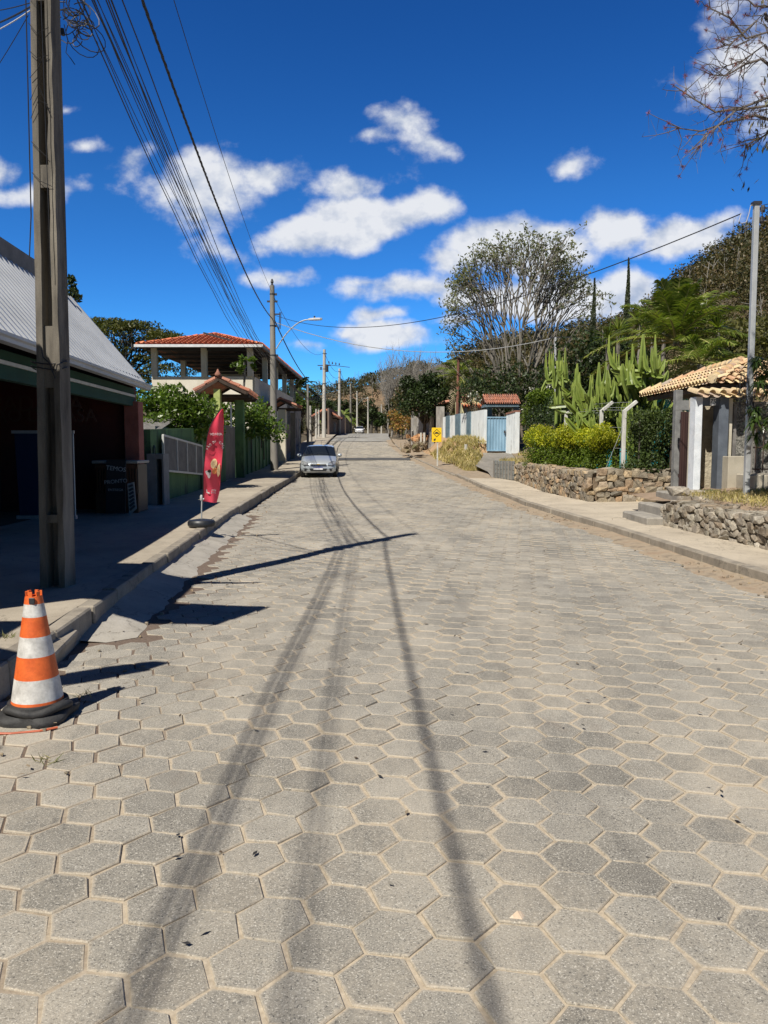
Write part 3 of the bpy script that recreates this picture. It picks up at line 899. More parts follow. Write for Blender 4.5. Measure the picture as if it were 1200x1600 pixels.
# far posts left
for (px, yb, yt, Y, lb) in ((481, 700, 600, 66, 'thin grey post rising above the trees behind the second gate roof'),
                            (485, 682, 634, 70, 'short pale post standing by the bare shrub on the left roadside'),
                            (494, 690, 639, 76, 'pale square post just left of the tall transformer pole'),
                            (498, 690, 640, 82, 'grey post with a dark climbing plant beside the transformer pole')):
    a = at(px, yb, Y); c = at(px, yt, Y)
    b = MB(); b.tube([a-Vector((0, 0, .4)), c], [.11, .09], 8)
    o = b.build('post', M['pole_pale'] if Y > 68 else M['pole_grey'], at_=tuple(a), smooth=60)
    props(o, lb, 'post')
o0 = round_pole('utility_pole', (-1.55, -24, .1), 'round pole behind the photographer carrying the street cables', 9.3, .17, .1)
P0 = Vector((-1.55, -24, .1))

# right-hand metal pole near the gatehouse
PR = at(1167, 745, 13.5); PRt = at(1182, 316, 13.5)
t = thing('service_pole', 'thin galvanised steel pole rising beside the tan tiled gatehouse roof', 'pole', tuple(PR))
b = MB(); b.span(PR+Vector((0, 0, -.6)), PRt, .085, .085); b.build('post', M['steel'], t, bevel=.006)
b = MB()
b.box(PRt+Vector((0, 0, -.02)), (.14, .12, .05))
for dx, dz in ((.10, -.12), (.24, -.1), (.09, -.3)):
    b.lathe(PRt+Vector((dx, -.03, dz)), [(.02, -.06), (.04, -.03), (.04, .03), (.02, .06)], 8)
    b.tube([PRt+Vector((0, 0, dz)), PRt+Vector((dx, -.03, dz))], .012, 5)
b.tube([PRt+Vector((.05, -.06, -.05)), PRt+Vector((.06, -.09, -.2)), PRt+Vector((.09, -.07, -.34))], .008, 5)
b.build('insulator', M['dark_metal'], t)
b = MB()
q0 = at(1150, 620, 13.4)
for k in range(14):
    b.tube([PR+Vector((rnd.uniform(-.3, .1), -.07, rnd.uniform(1.0, 1.9))) for _ in range(4)], .006, 4)
b.build('tangled_wire', M['wire'], t)

# ---------------------------------------------------------------- cables
def cable(a, b_, sag, r, label, group=None, n=22, mat=None, twist=0, name='overhead_cable', wob=0):
    a = Vector(a); b_ = Vector(b_); m = MB()
    pts = []
    for i in range(n+1):
        k = i/n
        p_ = a.lerp(b_, k); p_.z -= 4*sag*k*(1-k)
        if wob: p_ += Vector((math.sin(k*37+a.x*50)*wob, 0, math.cos(k*29+a.z*40)*wob))
        pts.append(p_)
    if twist:
        for ph in range(3):
            q = []
            N = int((b_-a).length*5)
            for i in range(N+1):
                k = i/N; p_ = a.lerp(b_, k); p_.z -= 4*sag*k*(1-k)
                an = k*(b_-a).length*2*math.pi/twist+ph*2.094
                q.append(p_+Vector((math.cos(an)*r, 0, math.sin(an)*r)))
            m.tube(q, r*.92, 5)
    else: m.tube(pts, r, 5)
    o = m.build(name, mat or M['wire'], at_=tuple(a), smooth=80)
    props(o, label, 'cable', group)
    return o
def p1z(z): return P1+Vector((.16+LEAN1[0]*z, 0, z-SW))
def p2z(z): return P2+Vector((.0, -.1, z-P2.z))
TW = 'thick twisted black power cable strung between the concrete poles'
cable(p1z(7.95), p2z(7.75), .78, .014, 'thick twisted black power cable from the near pole to the street lamp pole', twist=.75)
cable(p1z(7.95)+Vector((-.1, 0, 0)), P0+Vector((.1, 0, 7.9)), .75, .0125, 'thick power cable running back over the photographer from the near pole', twist=.75)
cable(p1z(9.25), p2z(9.0), .55, .007, 'single thin top wire above the others from the near pole to the lamp pole')
cable(p1z(9.25), P0+Vector((0, 0, 9.2)), .5, .004, 'single thin top wire running back over the photographer')
gr = 'telephone cables between the near pole and the lamp pole'
for i in range(13):
    a = p1z(6.02+.045*(i % 7)+.02*rnd.random())+Vector((.02+.09*(i//3), .1, 0))
    e = p2z(5.55+.07*(i % 8))+Vector((rnd.uniform(-.5, .1), 0, 0))
    cable(a, e, .30+.6*rnd.random(), .005 if i % 3 else .0075, 'thin black telephone cable among the bundle from near pole to lamp pole', gr, wob=.008)
for i in range(7):
    a = p1z(6.02+.06*i)+Vector((-.05+.03*i, -.05, 0)); e = P0+Vector((-1.3+(0 if i < 4 else .72)+.05*i, 0, 5.9+.08*i))
    cable(a, e, .35+.1*(i % 4)*.8, (.011, .005, .011, .005, .007, .005, .005)[i], 'black telephone cable running back over the photographer from the near pole', 'telephone cables behind the near pole', n=26)
# strands to the left of the pole, off to the houses
for (px0, py0, px1, py1, r, w) in ((55, 6, -60, 50, .009, 0), (55, 2, -80, 18, .005, 0), (48, 16, -70, 70, .006, 1), (44, 24, -60, 180, .004, 0)):
    a = at(px0, py0, 7.6); e = at(px1, py1, 9.5)
    cable(a, e, .05, r, {50: 'dark service wire leaving the near pole toward the upper left', 18: 'thinnest service wire leaving the near pole almost level to the left',
                         70: 'white service wire leaving the near pole to the left', 180: 'slack thin wire dropping steeply from the near pole to the left'}[py1],
          mat=plain('white_cable', (.6, .6, .6), .5) if w else None, name='service_wire')
# tangled coil below the bundle
b = MB()
for k in range(20):
    c0 = at(rnd.uniform(98, 128), rnd.uniform(4, 40), 8.2+rnd.random()*.8) if k < 13 else at(rnd.uniform(122, 142), rnd.uniform(30, 66), 9+rnd.random())
    rr_ = rnd.uniform(.04, .17); ax = Vector((rnd.gauss(0, .4), 1, rnd.gauss(0, .4))).normalized(); s_ = ax.orthogonal().normalized(); u_ = ax.cross(s_)
    s_ = s_*rnd.uniform(.5, 1)
    a0 = rnd.uniform(0, 6)
    b.tube([c0+(s_*math.cos(a0+i*.45)+u_*math.sin(a0+i*.45))*rr_*(1+.04*i) for i in range(rnd.randint(9, 16))], .006, 4)
b.tube([at(100, 38, 7.9), at(106, 62, 8), at(103, 82, 8), at(111, 92, 8), at(117, 101, 8)], .004, 4)
b.tube([at(97, 45, 7.8), at(99, 55, 7.8)], .02, 6)
o = b.build('cable_coil', M['wire'], at_=tuple(at(110, 25, 8.3))); props(o, 'tangled coil of spare black cable hanging beside the top of the near pole', 'cable coil')

# farther spans
cable(p2z(7.7)+Vector((.1, 0, 0)), T3+Vector((0, 0, -3.4)), 1.3, .03, 'thick sagging black cable from the lamp pole to the transformer pole')
cable(p2z(8.95), T3+Vector((0, 0, -.3)), 1.2, .012, 'thin sagging top wire from the lamp pole to the transformer pole')
for i in range(5): cable(p2z(5.7+.1*i), T3+Vector((0, 0, -5.1+.3*i)), .9+.15*i, .014, 'thin telephone wire from the lamp pole to the transformer pole', 'telephone wires beyond the lamp pole')
for i in range(4): cable(T3+Vector((.1, 0, -.4-1.0*i)), T4+Vector((0, 0, -.3-.8*i)), .7, .02, 'dark wire between the two pale poles behind the silver car', 'wires between the two pale poles')
for i in range(3): cable(T4+Vector((.1, 0, -.3-.7*i)), T6+Vector((0, 0, -.3-.5*i)), 1.2, .025, 'dark wire running from the second pale pole to the far poles', 'wires over the far road')
for i in range(2): cable(T6+Vector((0, 0, -.3-.8*i)), T8+Vector((0, 0, -.3-.6*i)), 1.0, .025, 'dark wire between the farthest road poles', 'wires between the farthest poles')
cable(p2z(7.9)+Vector((.15, 0, 0)), at(1158, 334, 13.6), 1.15, .011, 'long dark wire crossing the street from lamp pole to the right side', n=30)
b = MB(); q = [at(1156, 333, 13.6), at(1150, 332, 13.6), at(1154, 347, 13.5), at(1159, 349, 13.5), at(1166, 347, 13.5), at(1170, 335, 13.5), at(1173, 321, 13.5), at(1181, 319, 13.5)]
q = [at(1158, 334, 13.6)]+q[2:]
b.tube(q, .008, 5); o = b.build('wire_loop', plain('pale_cable', (.4, .4, .42), .5), at_=tuple(q[0])); props(o, 'pale looped wire end dropping to the top of the steel pole', 'wire')
cable(PRt+Vector((.1, 0, -.05)), at(1300, 262, 12.5), .1, .006, 'short thin wire leaving the steel pole top to the right', name='service_wire')
SP = at(868, 640, 36); SPt = at(868, 527, 36)
t = thing('service_post', 'thin grey metal post rising behind the cactus with a wire at its top', 'post', tuple(SP))
b = MB(); b.tube([SP-Vector((0, 0, 1)), SPt], .06, 8); b.build('post', M['steel'], t, smooth=60)
b = MB(); b.box(SPt+Vector((0.2, 0, 0)), (.9, .06, .05)); b.build('crossbar', M['dark_metal'], t)
m_w = plain('greyish_white_cable', (.30, .31, .32), .5)
o = cable(p2z(7.55)+Vector((.2, 0, 0)), SPt, 1.0, .010, 'pale twisted cable crossing the street below the dark wire', mat=m_w, twist=2.2)

# ---------------------------------------------------------------- traffic cone
def cone():
    base = G(60, 1122); base.x += .0
    t = thing('traffic_cone', 'orange and white striped traffic cone on black rubber base beside left kerb', 'traffic cone', tuple(base))
    def two(nm, c, c2, s): return surf(nm, c, c2, 14, .55, .12, 60, lo=.25, hi=.6)
    org_m = two('cone_orange', (.62, .10, .018), (.80, .155, .03), 0); wh = two('cone_white', (.42, .40, .37), (.72, .70, .66), 0)
    lean = Vector((-.015, .0, 0))
    z0, z1 = .075, .755
    def r(z): return .150-(.150-.044)*(z-z0)/(z1-z0)
    cuts = [(.075, .125), (.125, .255), (.255, .385), (.385, .50), (.50, .615), (.615, .69)]
    b = MB(); 
    b2 = MB()
    for i, (a, c) in enumerate(cuts):
        tgt = b if i % 2 == 0 else b2
        tgt.lathe(base, [(r(a), a), (r(c), c)], 28, cap=False)
    # top collar with notches
    prof = [(r(.69), .69), (r(.735), .735)]
    b.lathe(base, prof, 28, cap=False)
    for k in range(6):
        a0 = k*math.pi/3+.25
        vs = []
        for zz in (.735, .762):
            for a_ in (a0, a0+.5):
                for rr_ in (.046, .034): vs.append(base+Vector((rr_*math.cos(a_), rr_*math.sin(a_), zz)))
        b.add(vs, [(0, 2, 6, 4), (1, 5, 7, 3), (4, 6, 7, 5), (0, 4, 5, 1), (2, 3, 7, 6)])
    b.lathe(base, [(.046, .735), (.030, .735)], 28, cap=False)
    b.lathe(base, [(.038, .735), (.030, .60)], 20, cap=False)
    b.build('cone_body', org_m, t, smooth=40)
    for i_ in (1, 3):
        a, c = cuts[i_]; b2 = MB(); b2.lathe(base, [(r(a), a), (r(c), c)], 28, cap=False); b2.build('reflective_band', wh, t, smooth=40)
    a, c = cuts[5]; b2 = MB(); b2.lathe(base, [(r(a), a), (r(c), c)], 28, cap=False); b2.build('reflective_band', wh, t, smooth=40)
    c = MB(); c.box(base+Vector((.012, -.052, .712)), (.032, .012, .036)); c.build('latch', M['dark_metal'], t, bevel=.003)
    rb = surf('black_rubber', (.018, .018, .019), (.045, .044, .043), 10, .7, .3, 60)
    d = MB(); prof = [(.145, .11), (.165, .112), (.172, .092), (.172, .07), (.195, .062), (.215, .045), (.22, .028), (.212, .008), (.14, .006)]
    vs = []; n = 36; L = len(prof)
    for (rr_, z) in prof:
        for k in range(n):
            a_ = 2*math.pi*k/n; f = 1+.10*math.cos(4*a_)*(rr_ > .2)*-1+.02*math.sin(3*a_)
            vs.append(base+Vector((rr_*f*math.cos(a_), rr_*f*math.sin(a_), z+.012*math.sin(2*a_+1)*(rr_ > .2))))
    d.add(vs, [(i*n+k, i*n+(k+1) % n, (i+1)*n+(k+1) % n, (i+1)*n+k) for i in range(L-1) for k in range(n)])
    d.build('rubber_base', rb, t, smooth=50)
    # tyre-like sleeve lying over the base on the right
    e = MB(); pts = []
    for i in range(13):
        a_ = -2.5+i*.24
        pts.append(base+Vector((.182*math.cos(a_), .182*math.sin(a_), .085+.012*math.sin(i*.9))))
    e.tube(pts, [.010]+[.024]*10+[.02, .008], 10); e.build('rubber_sleeve', rb, t, smooth=70)
    f = MB()
    f.tube([base+Vector((-.45, -.25, .012)), base+Vector((-.25, -.29, .012)), base+Vector((-.02, -.29, .012)), base+Vector((.12, -.25, .012)), base+Vector((.2, -.2, .014))], .007, 6)
    o = f.build('electric_cord', plain('orange_cord', (.45, .10, .04), .5), at_=tuple(base+Vector((-.1, -.28, 0)))); props(o, 'thin orange red cord lying on the paving in front of the cone base', 'cord')
cone()
# weeds in joints
M['weed'] = leafm('weed_leaf', [(.10, .13, .04), (.2, .2, .08), (.28, .25, .12)])
for (px, py, n, lb) in ((74, 1192, 16, 'small green weed growing in a joint between paving stones below the cone'), (135, 1093, 12, 'few dry grass blades poking out at the right of the cone base'),
                        (14, 1000, 30, 'low dry weed on the pavement edge left of the cone top')):
    p_ = G(px, py, .0 if px > 50 else SW)
    d = nr.normal(size=(n, 3)); d[:, 2] = abs(d[:, 2])+.3; d = unit(d)
    cen = np.array(tuple(p_))+d*.035+nr.normal(size=(n, 3))*np.array([.025, .025, .002])
    V = leaf_quads(cen, .075, .006, 0, 0, dirs=d, jit=.1)
    o = quads_mesh('weed', V, M['weed'], at_=tuple(p_)); props(o, lb, 'weed')

# ---------------------------------------------------------------- text helper
def text_mesh(parent, s, mat, origin, xdir, ydir, size, name='lettering', align='CENTER', ext=.002, spacing=1.0, jitter=0):
    cu = bpy.data.curves.new(name, 'FONT'); cu.body = s; cu.size = size; cu.align_x = align; cu.align_y = 'CENTER'; cu.extrude = ext; cu.space_character = spacing
    cu.resolution_u = 3
    ob = bpy.data.objects.new('tmp', cu); C.objects.link(ob)
    dg = bpy.context.evaluated_depsgraph_get()
    me = bpy.data.meshes.new_from_object(ob.evaluated_get(dg))
    bpy.data.objects.remove(ob); 
    x = Vector(xdir).normalized(); y = Vector(ydir); y = (y-x*y.dot(x)).normalized(); z = x.cross(y)
    Mx = Matrix(((x.x, y.x, z.x, 0), (x.y, y.y, z.y, 0), (x.z, y.z, z.z, 0), (0, 0, 0, 1)))
    Mx.translation = Vector(origin)-org(parent)
    me.transform(Mx); me.materials.clear(); me.materials.append(mat); me.name = name
    return me
def lettering(parent, items, mat, name='lettering'):
    """items: list of (text, origin, xdir, ydir, size) merged into one lettering mesh"""
    bm = bmesh.new()
    for (s, o_, xd, yd, sz) in items:
        me = text_mesh(parent, s, mat, o_, xd, yd, sz); bm.from_mesh(me)
    me = bpy.data.meshes.new(name); bm.to_mesh(me); bm.free(); me.materials.append(mat)
    return link(name, me, parent)

# ---------------------------------------------------------------- feather flags
def flag(base, top, label, writing=True, wdt=.52):
    t = thing('feather_flag', label, 'banner', tuple(base))
    base = Vector(base); top = Vector(top)
    rb = surf('flag_base_rubber', (.012, .014, .018), (.03, .032, .036), 10, .45, .1, 60)
    b = MB(); b.lathe(base, [(.22, .0), (.235, .02), (.235, .075), (.21, .105), (.08, .125), (.03, .13)], 32); b.build('weighted_base', rb, t, smooth=40)
    lower = base+Vector((.02, -.02, .52))
    b = MB(); b.tube([base+Vector((0, 0, .1)), base+Vector((.01, -.01, .32)), lower], .012, 8); b.lathe(base+Vector((.012, -.01, .44)), [(.022, 0), (.03, .02), (.03, .07), (.018, .1)], 8)
    b.tube([base+Vector((.012, -.01, .47)), base+Vector((.06, -.02, .47))], .016, 6)
    b.build('stand', M['steel'], t, smooth=50)
    # sail: spar on the left edge curving over to the tip, cloth to the right
    red = NT('red_banner_cloth'); f = red.noise(2.5, 3, stretch=(1, 1, .4)); red.col(red.ramp(f, [(.3, (.90, .065, .12)), (.7, (.98, .10, .17))])); red.rough(.6)
    tr = red.n('ShaderNodeBsdfTranslucent'); tr.inputs['Color'].default_value = (.8, .05, .06, 1); mx = red.n('ShaderNodeMixShader'); mx.inputs[0].default_value = .08
    red.l(red.b.outputs[0], mx.inputs[1]); red.l(tr.outputs[0], mx.inputs[2]); red.l(mx.outputs[0], red.out.inputs['Surface'])
    zb = .58
    rightdir = Vector((1, -.12, 0)).normalized()
    nv, nu = 40, 10
    axis = top-(base+Vector((0, 0, 0)))
    Hh = axis.z
    def ax(z): return base+Vector((axis.x*(z/Hh), axis.y*(z/Hh)**1.15, z))
    def edges(k):
        z = zb+(Hh-zb)*k
        # left edge offset relative to the spar line, right edge
        lft = 0.0 if k < .02 else 0
        return z
    PXL = [(0, 317), (.12, 317.4), (.35, 318.5), (.55, 320.5), (.70, 324), (.80, 328), (.88, 333), (.94, 338), (1, 346)]
    PXR = [(0, 338), (.12, 342), (.35, 346.5), (.55, 348), (.75, 349), (.9, 349.2), (1, 348.5)]
    yt, yb = 639, 786
    def pt(k, u):
        py = yb+(yt-yb)*k
        if k < .03: py += -3*(1-u)*(1-k/.03)
        xl = float(np.interp(k, *zip(*PXL))); xr = float(np.interp(k, *zip(*PXR)))
        px = xl+(xr-xl)*u
        Y = 13.2+(12.45-13.2)*k
        p_ = at(px, py, Y)-FB
        p_ += Vector((0, .035*math.sin(u*7+k*9)*(u)+.02*math.sin(k*14), 0))
        return p_
    FB = at(315, 822, 13.2)
    vs = [base+pt(j/nv, i/nu) for j in range(nv+1) for i in range(nu+1)]
    b = MB().add(vs, [(j*(nu+1)+i, j*(nu+1)+i+1, (j+1)*(nu+1)+i+1, (j+1)*(nu+1)+i) for j in range(nv) for i in range(nu)])
    cloth = b.build('banner_cloth', red.m, t, smooth=180)
    b = MB(); b.tube([lower]+[base+pt(j/20, 0)+Vector((-.004, 0, 0)) for j in range(21)], [.012]+[.010-.0003*j for j in range(21)], 6); b.build('spar', M['dark_metal'], t, smooth=60)
    if writing:
        W_ = plain('banner_white', (.85, .75, .75), .6)
        items = []
        def frame(k, u):
            p_ = base+pt(k, u); dx = (base+pt(k, min(1, u+.1))-p_).normalized(); dz = (base+pt(k+.02, u)-p_).normalized()
            n_ = dx.cross(dz)
            return p_+n_*.016, dx, dz
        p_, dx, dz = frame((786-678)/147, .52); items.append(('PADARIA', p_, dx, dz, .062))
        word = 'PÃO DI CASA'
        for i, ch in enumerate(word):
            an = math.pi*(.93-.82*i/(len(word)-1))
            u = .60+.50*math.cos(an); k = .555+.10*math.sin(an)
            p_, dx, dz = frame(k, min(.97, u))
            rx = dx*math.cos(an-math.pi/2)+dz*math.sin(an-math.pi/2); rz = -dx*math.sin(an-math.pi/2)+dz*math.cos(an-math.pi/2)
            items.append((ch, p_, rx, rz, .058))
        p_, dx, dz = frame(.125, .64); items.append(('3336', p_+dz*.022, dx, dz, .042)); items.append(('9975', p_-dz*.022, dx, dz, .042))
        lettering(cloth, items, W_)
        def blob(pts, mat, nm, lift=.014):
            poly = []
            for (k, u) in pts:
                p_, dx, dz = frame(k, u); poly.append(p_+dx.cross(dz)*(lift-.016))
            n_ = dx.cross(dz).normalized()
            MB().prism(poly, n_*.003).build(nm, mat, cloth)
        ell = lambda k0, u0, rk_, ru, n=14, a=0: [(k0+rk_*math.sin(2*math.pi*i/n+a), u0+ru*math.cos(2*math.pi*i/n)) for i in range(n)]
        cream = plain('print_cream', (.85, .62, .35), .6); oran = plain('print_orange', (.85, .28, .10), .6); brown = plain('print_brown', (.04, .015, .01), .6)
        blob(ell(.42, .56, .055, .20), cream, 'printed_loaf')
        blob(ell(.345, .64, .035, .18), oran, 'printed_flame')
        blob([(.40, .80), (.43, .92), (.37, .96), (.31, .97), (.28, .86), (.33, .74)], cream, 'printed_croissant')
        blob([(.345, .12), (.355, .42), (.32, .44), (.27, .38), (.27, .30), (.30, .24), (.325, .14)], W_, 'printed_cup')
        blob(ell(.345, .33, .016, .09), brown, 'printed_coffee', .020)
        blob([(.145, .18), (.145, .26), (.125, .27), (.115, .36), (.12, .42), (.105, .44), (.10, .36), (.115, .22)], W_, 'printed_phone')
    return t
fb = at(315, 822, 13.2)
flag(tuple(fb), tuple(at(347, 639, 12.45)), 'red feather flag of the bakery on round black base at the left kerb')
# ---------------------------------------------------------------- bakery on the left
def LX(D, s=.83): return -4.6*s-.083*D          # eave line of the bakery
def shop():
    base = (-6.6, 13, SW)
    t = thing('bakery_shop', 'dark bakery front with steep grey metal roof, green fascia and red column', 'shop', base)
    zt = 2.96
    dirv = Vector((-.083, 1, 0)).normalized(); inn = Vector((-1, -.083, 0)).normalized()
    Y0, Y1 = 6.6, 17.0
    e0 = Vector((LX(Y0), Y0, zt)); e1 = Vector((LX(Y1), Y1, zt))
    # corrugated roof sheet
    prof_w = .235; N = int((e1-e0).length/prof_w)
    up = inn*1.55+Vector((0, 0, 1.86)); nrm = dirv.cross(up).normalized()
    if nrm.z < 0: nrm = -nrm
    vs = []; k = 0; line = []
    L_ = (e1-e0).length
    for i in range(N):
        s0 = i*prof_w
        for ds, h in ((0, 0), (.13, 0), (.15, .028), (.195, .028), (.215, 0)):
            if s0+ds <= L_: line.append((s0+ds, h))
    segs = 6
    for j in range(segs+1):
        for (s_, h) in line: vs.append(e0+dirv*s_+up*(j/segs)+nrm*(h+.0))
    n = len(line)
    b = MB().add(vs, [(j*n+i, j*n+i+1, (j+1)*n+i+1, (j+1)*n+i) for j in range(segs) for i in range(n-1)])
    mt = NT('zinc_roof_sheet'); f = mt.noise(1.1, 5, .6, stretch=(1, .4, 1)); mt.col(mt.ramp(f, [(.3, (.40, .41, .42)), (.7, (.60, .61, .62))])); mt.rough(.42); mt.b.inputs['Metallic'].default_value = .35
    roof = b.build('roof', mt.m, t)
    b = MB()
    top0, top1 = e0+up, e1+up
    b.span(e1+up*-.01+nrm*.015, top1+nrm*.015, .10, .05); b.build('roof_edge_trim', mt.m, roof)
    # underside lining
    b = MB(); b.prism([e0-nrm*.03, e1-nrm*.03, top1-nrm*.03, top0-nrm*.03], -nrm*.04); b.build('roof_lining', M['dark_metal'], t)
    # gutter
    b = MB(); g0 = e0-dirv*.0; g1 = e1+dirv*.12
    sec = [(.02, .02), (-.12, .01), (-.12, -.03), (-.09, -.05), (-.09, -.10), (-.02, -.12), (.03, -.10)]
    vs = [p_-inn*(-x)+Vector((0, 0, z)) for p_ in (g0, g1) for x, z in sec]
    n = len(sec); b.add(vs, [(i, (i+1) % n, n+(i+1) % n, n+i) for i in range(n)]+[tuple(range(n)), tuple(range(2*n-1, n-1, -1))])
    b.build('gutter', mt.m, t)
    # grey parapet behind the roof top
    b = MB(); a0, a1 = top0+inn*.25, top1+inn*.25-dirv*1.6
    b.wall(a0, a1, 3.2, top0.z+.42, .22); b.build('parapet_wall', surf('grey_render', (.16, .155, .15), (.26, .25, .24), 2, .9, .2, 40), t)
    b = MB(); c0 = top1+inn*.2-dirv*.75; b.box(c0+Vector((0, 0, .10)), (.35, .3, .55)); b.box(c0+Vector((0, 0, .42)), (.26, .22, .14)); b.build('chimney', surf('brick_red', (.25, .09, .06), (.34, .14, .09), 8, .9, .3, 40), t)
    # fascia: green beam with a pale stripe
    f0 = Vector((LX(8.0)-.45, 8.0, 0)); f1 = Vector((LX(16.9)-.30, 16.9, 0))
    gm = surf('green_fascia_paint', (.005, .045, .032), (.008, .062, .044), 2, .85, .1, 40)
    b = MB(); b.wall(f0, f1, 2.50, 2.88, .14); b.build('fascia', gm, t)
    b = MB(); b.wall(f0+Vector((.085, 0, 0)), f1+Vector((.085, 0, 0)), 2.69, 2.74, .03); b.build('fascia_stripe', plain('pale_trim', (.5, .5, .48), .6), t)
    # walls
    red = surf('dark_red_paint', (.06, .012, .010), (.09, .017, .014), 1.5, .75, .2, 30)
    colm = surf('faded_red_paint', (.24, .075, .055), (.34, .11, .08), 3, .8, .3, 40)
    dark = surf('shade_dark_interior', (.014, .006, .005), (.026, .010, .008), 1.5, .8, .1, 30)  # dark red taken near black: interior shade put into the colour
    xb = -8.6
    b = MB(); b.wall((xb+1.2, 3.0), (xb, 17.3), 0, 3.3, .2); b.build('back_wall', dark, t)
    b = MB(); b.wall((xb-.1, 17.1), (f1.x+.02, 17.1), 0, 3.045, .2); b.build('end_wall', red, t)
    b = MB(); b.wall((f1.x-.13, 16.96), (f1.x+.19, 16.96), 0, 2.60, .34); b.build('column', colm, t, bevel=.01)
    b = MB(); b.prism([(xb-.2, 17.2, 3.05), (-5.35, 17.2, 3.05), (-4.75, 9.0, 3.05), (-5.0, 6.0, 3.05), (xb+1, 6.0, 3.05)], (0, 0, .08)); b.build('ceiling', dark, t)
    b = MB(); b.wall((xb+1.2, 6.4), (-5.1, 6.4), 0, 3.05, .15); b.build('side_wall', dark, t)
    # bakery sign on the inner wall
    w = plain('sign_brown', (.055, .022, .014), .7)
    pos = at(42, 632, 15.5); 
    lettering(t, [('PADARIA', at(58, 632, 13.8), (1, .0, 0), (0, 0, 1), .40), ('PÃO DI CASA', at(64, 650, 13.8), (1, 0, 0), (0, 0, 1), .33)], w)
shop()

def counter():
    a = at(146, 838, 15.9); z0 = SW; Y = 15.9
    t = thing('slatted_counter', 'dark wooden slatted counter with pale top inside the bakery front', 'counter', (-5.9, Y, z0))
    wd = surf('dark_wood', (.07, .03, .016), (.14, .06, .03), 4, .6, .2, 30, stretch=(1, 1, .2))
    tp = surf('pale_counter_top', (.30, .28, .25), (.4, .38, .34), 5, .5, .1, 40)
    x0, x1 = at(146, 700, Y).x, at(213, 700, Y).x
    zt = at(150, 722, Y).z
    b = MB(); b.box(((x0+x1)/2, Y+.35, zt), (x1-x0+.06, .8, .06)); b.build('counter_top', tp, t, bevel=.01)
    b = MB(); b.box(((x0+x1)/2, Y+.4, (zt+z0)/2), (x1-x0-.02, .6, zt-z0-.1)); b.build('counter_body', M['dark_metal'], t)
    b = MB(); n = 15
    for i in range(n):
        x = x0+.04+(x1-x0-.08)*i/(n-1); b.box((x, Y+.06, (zt+z0)/2+.05), (.035, .03, zt-z0-.3))
    b.box(((x0+x1)/2, Y+.07, zt-.09), (x1-x0, .06, .09)); b.box(((x0+x1)/2, Y+.07, z0+.22), (x1-x0, .07, .44))
    b.build('slat_front', wd, t)
    # chalk board
    c = at(181, 768, 15.6); wdt = .40
    bm_ = thing('chalkboard', 'black chalkboard with handwritten white text leaning on the slatted counter', 'sign', (c.x, 15.6, z0))
    b = MB(); Mx = Matrix.Rotation(R(-7), 3, 'X')
    b.box((c.x, 15.62, z0+.60), (wdt, .03, 1.10), M=Mx); b.build('board', plain('chalkboard_black', (.02, .02, .022), .8), bm_, bevel=.004)
    ch = plain('chalk', (.42, .42, .42), .9)
    yv = Mx @ Vector((0, 0, 1)); nf = Vector((0, -.02, 0))
    cc_ = Vector((c.x, 15.62, z0+.60))
    lettering(bm_, [('TEMOS', cc_+yv*.36+nf, (1, 0, -.12), yv, .13), ('PRONTO', cc_+yv*.10+nf, (1, 0, .08), yv, .115), ('ENTREGA', cc_-yv*.07+nf, (1, 0, 0), yv, .07)], ch)
    s = thing('price_sign', 'small white printed price sign leaning by the red column', 'sign', (at(205, 790, 15.4).x, 15.4, z0))
    c = at(206, 780, 15.4)
    b = MB(); poly = [at(199, 756, 15.45), at(209, 753, 15.45), at(213, 795, 15.3), at(202, 806, 15.3)]
    b.prism(poly, (0, .02, 0)); b.build('board', plain('sign_white', (.42, .42, .40), .6), s)
    b = MB()
    for i in range(7):
        k = .1+i*.125; l_ = poly[0].lerp(poly[3], k); r_ = poly[1].lerp(poly[2], k)
        b.span(l_.lerp(r_, .15)+Vector((0, -.006, 0)), l_.lerp(r_, .85)+Vector((0, -.006, 0)), .004, .045)
    b.build('printed_line', plain('sign_print', (.06, .06, .07), .6), s)
    # roll-up banner
    r = thing('rollup_banner', 'tall dark blue roll-up banner with silver rails inside the dark bakery', 'banner', tuple(at(66, 810, 13.0)))
    a0, a1 = at(22, 675, 13.0), at(112, 675, 13.0); b0, b1 = at(31, 808, 13.0), at(116, 808, 13.0)
    nvy = NT('navy_banner'); nvy.col((.012, .02, .06)); nvy.rough(.45)
    b = MB(); b.prism([a0, a1, b1, b0], (0, .01, 0)); b.build('banner_cloth', nvy.m, r)
    b = MB(); b.span(a0+Vector((-.04, 0, 0)), a1+Vector((.04, 0, 0)), .04, .05); b.span(b0+Vector((-.04, 0, 0)), b1+Vector((.04, 0, 0)), .08, .06)
    b.build('rail', plain('silver_rail', (.35, .35, .36), .4, .3), r)
    b = MB(); b.tube([a1+Vector((.0, .05, 0)), b1+Vector((0, .05, 0))], .012, 6); b.build('pole', M['steel'], r)
counter()

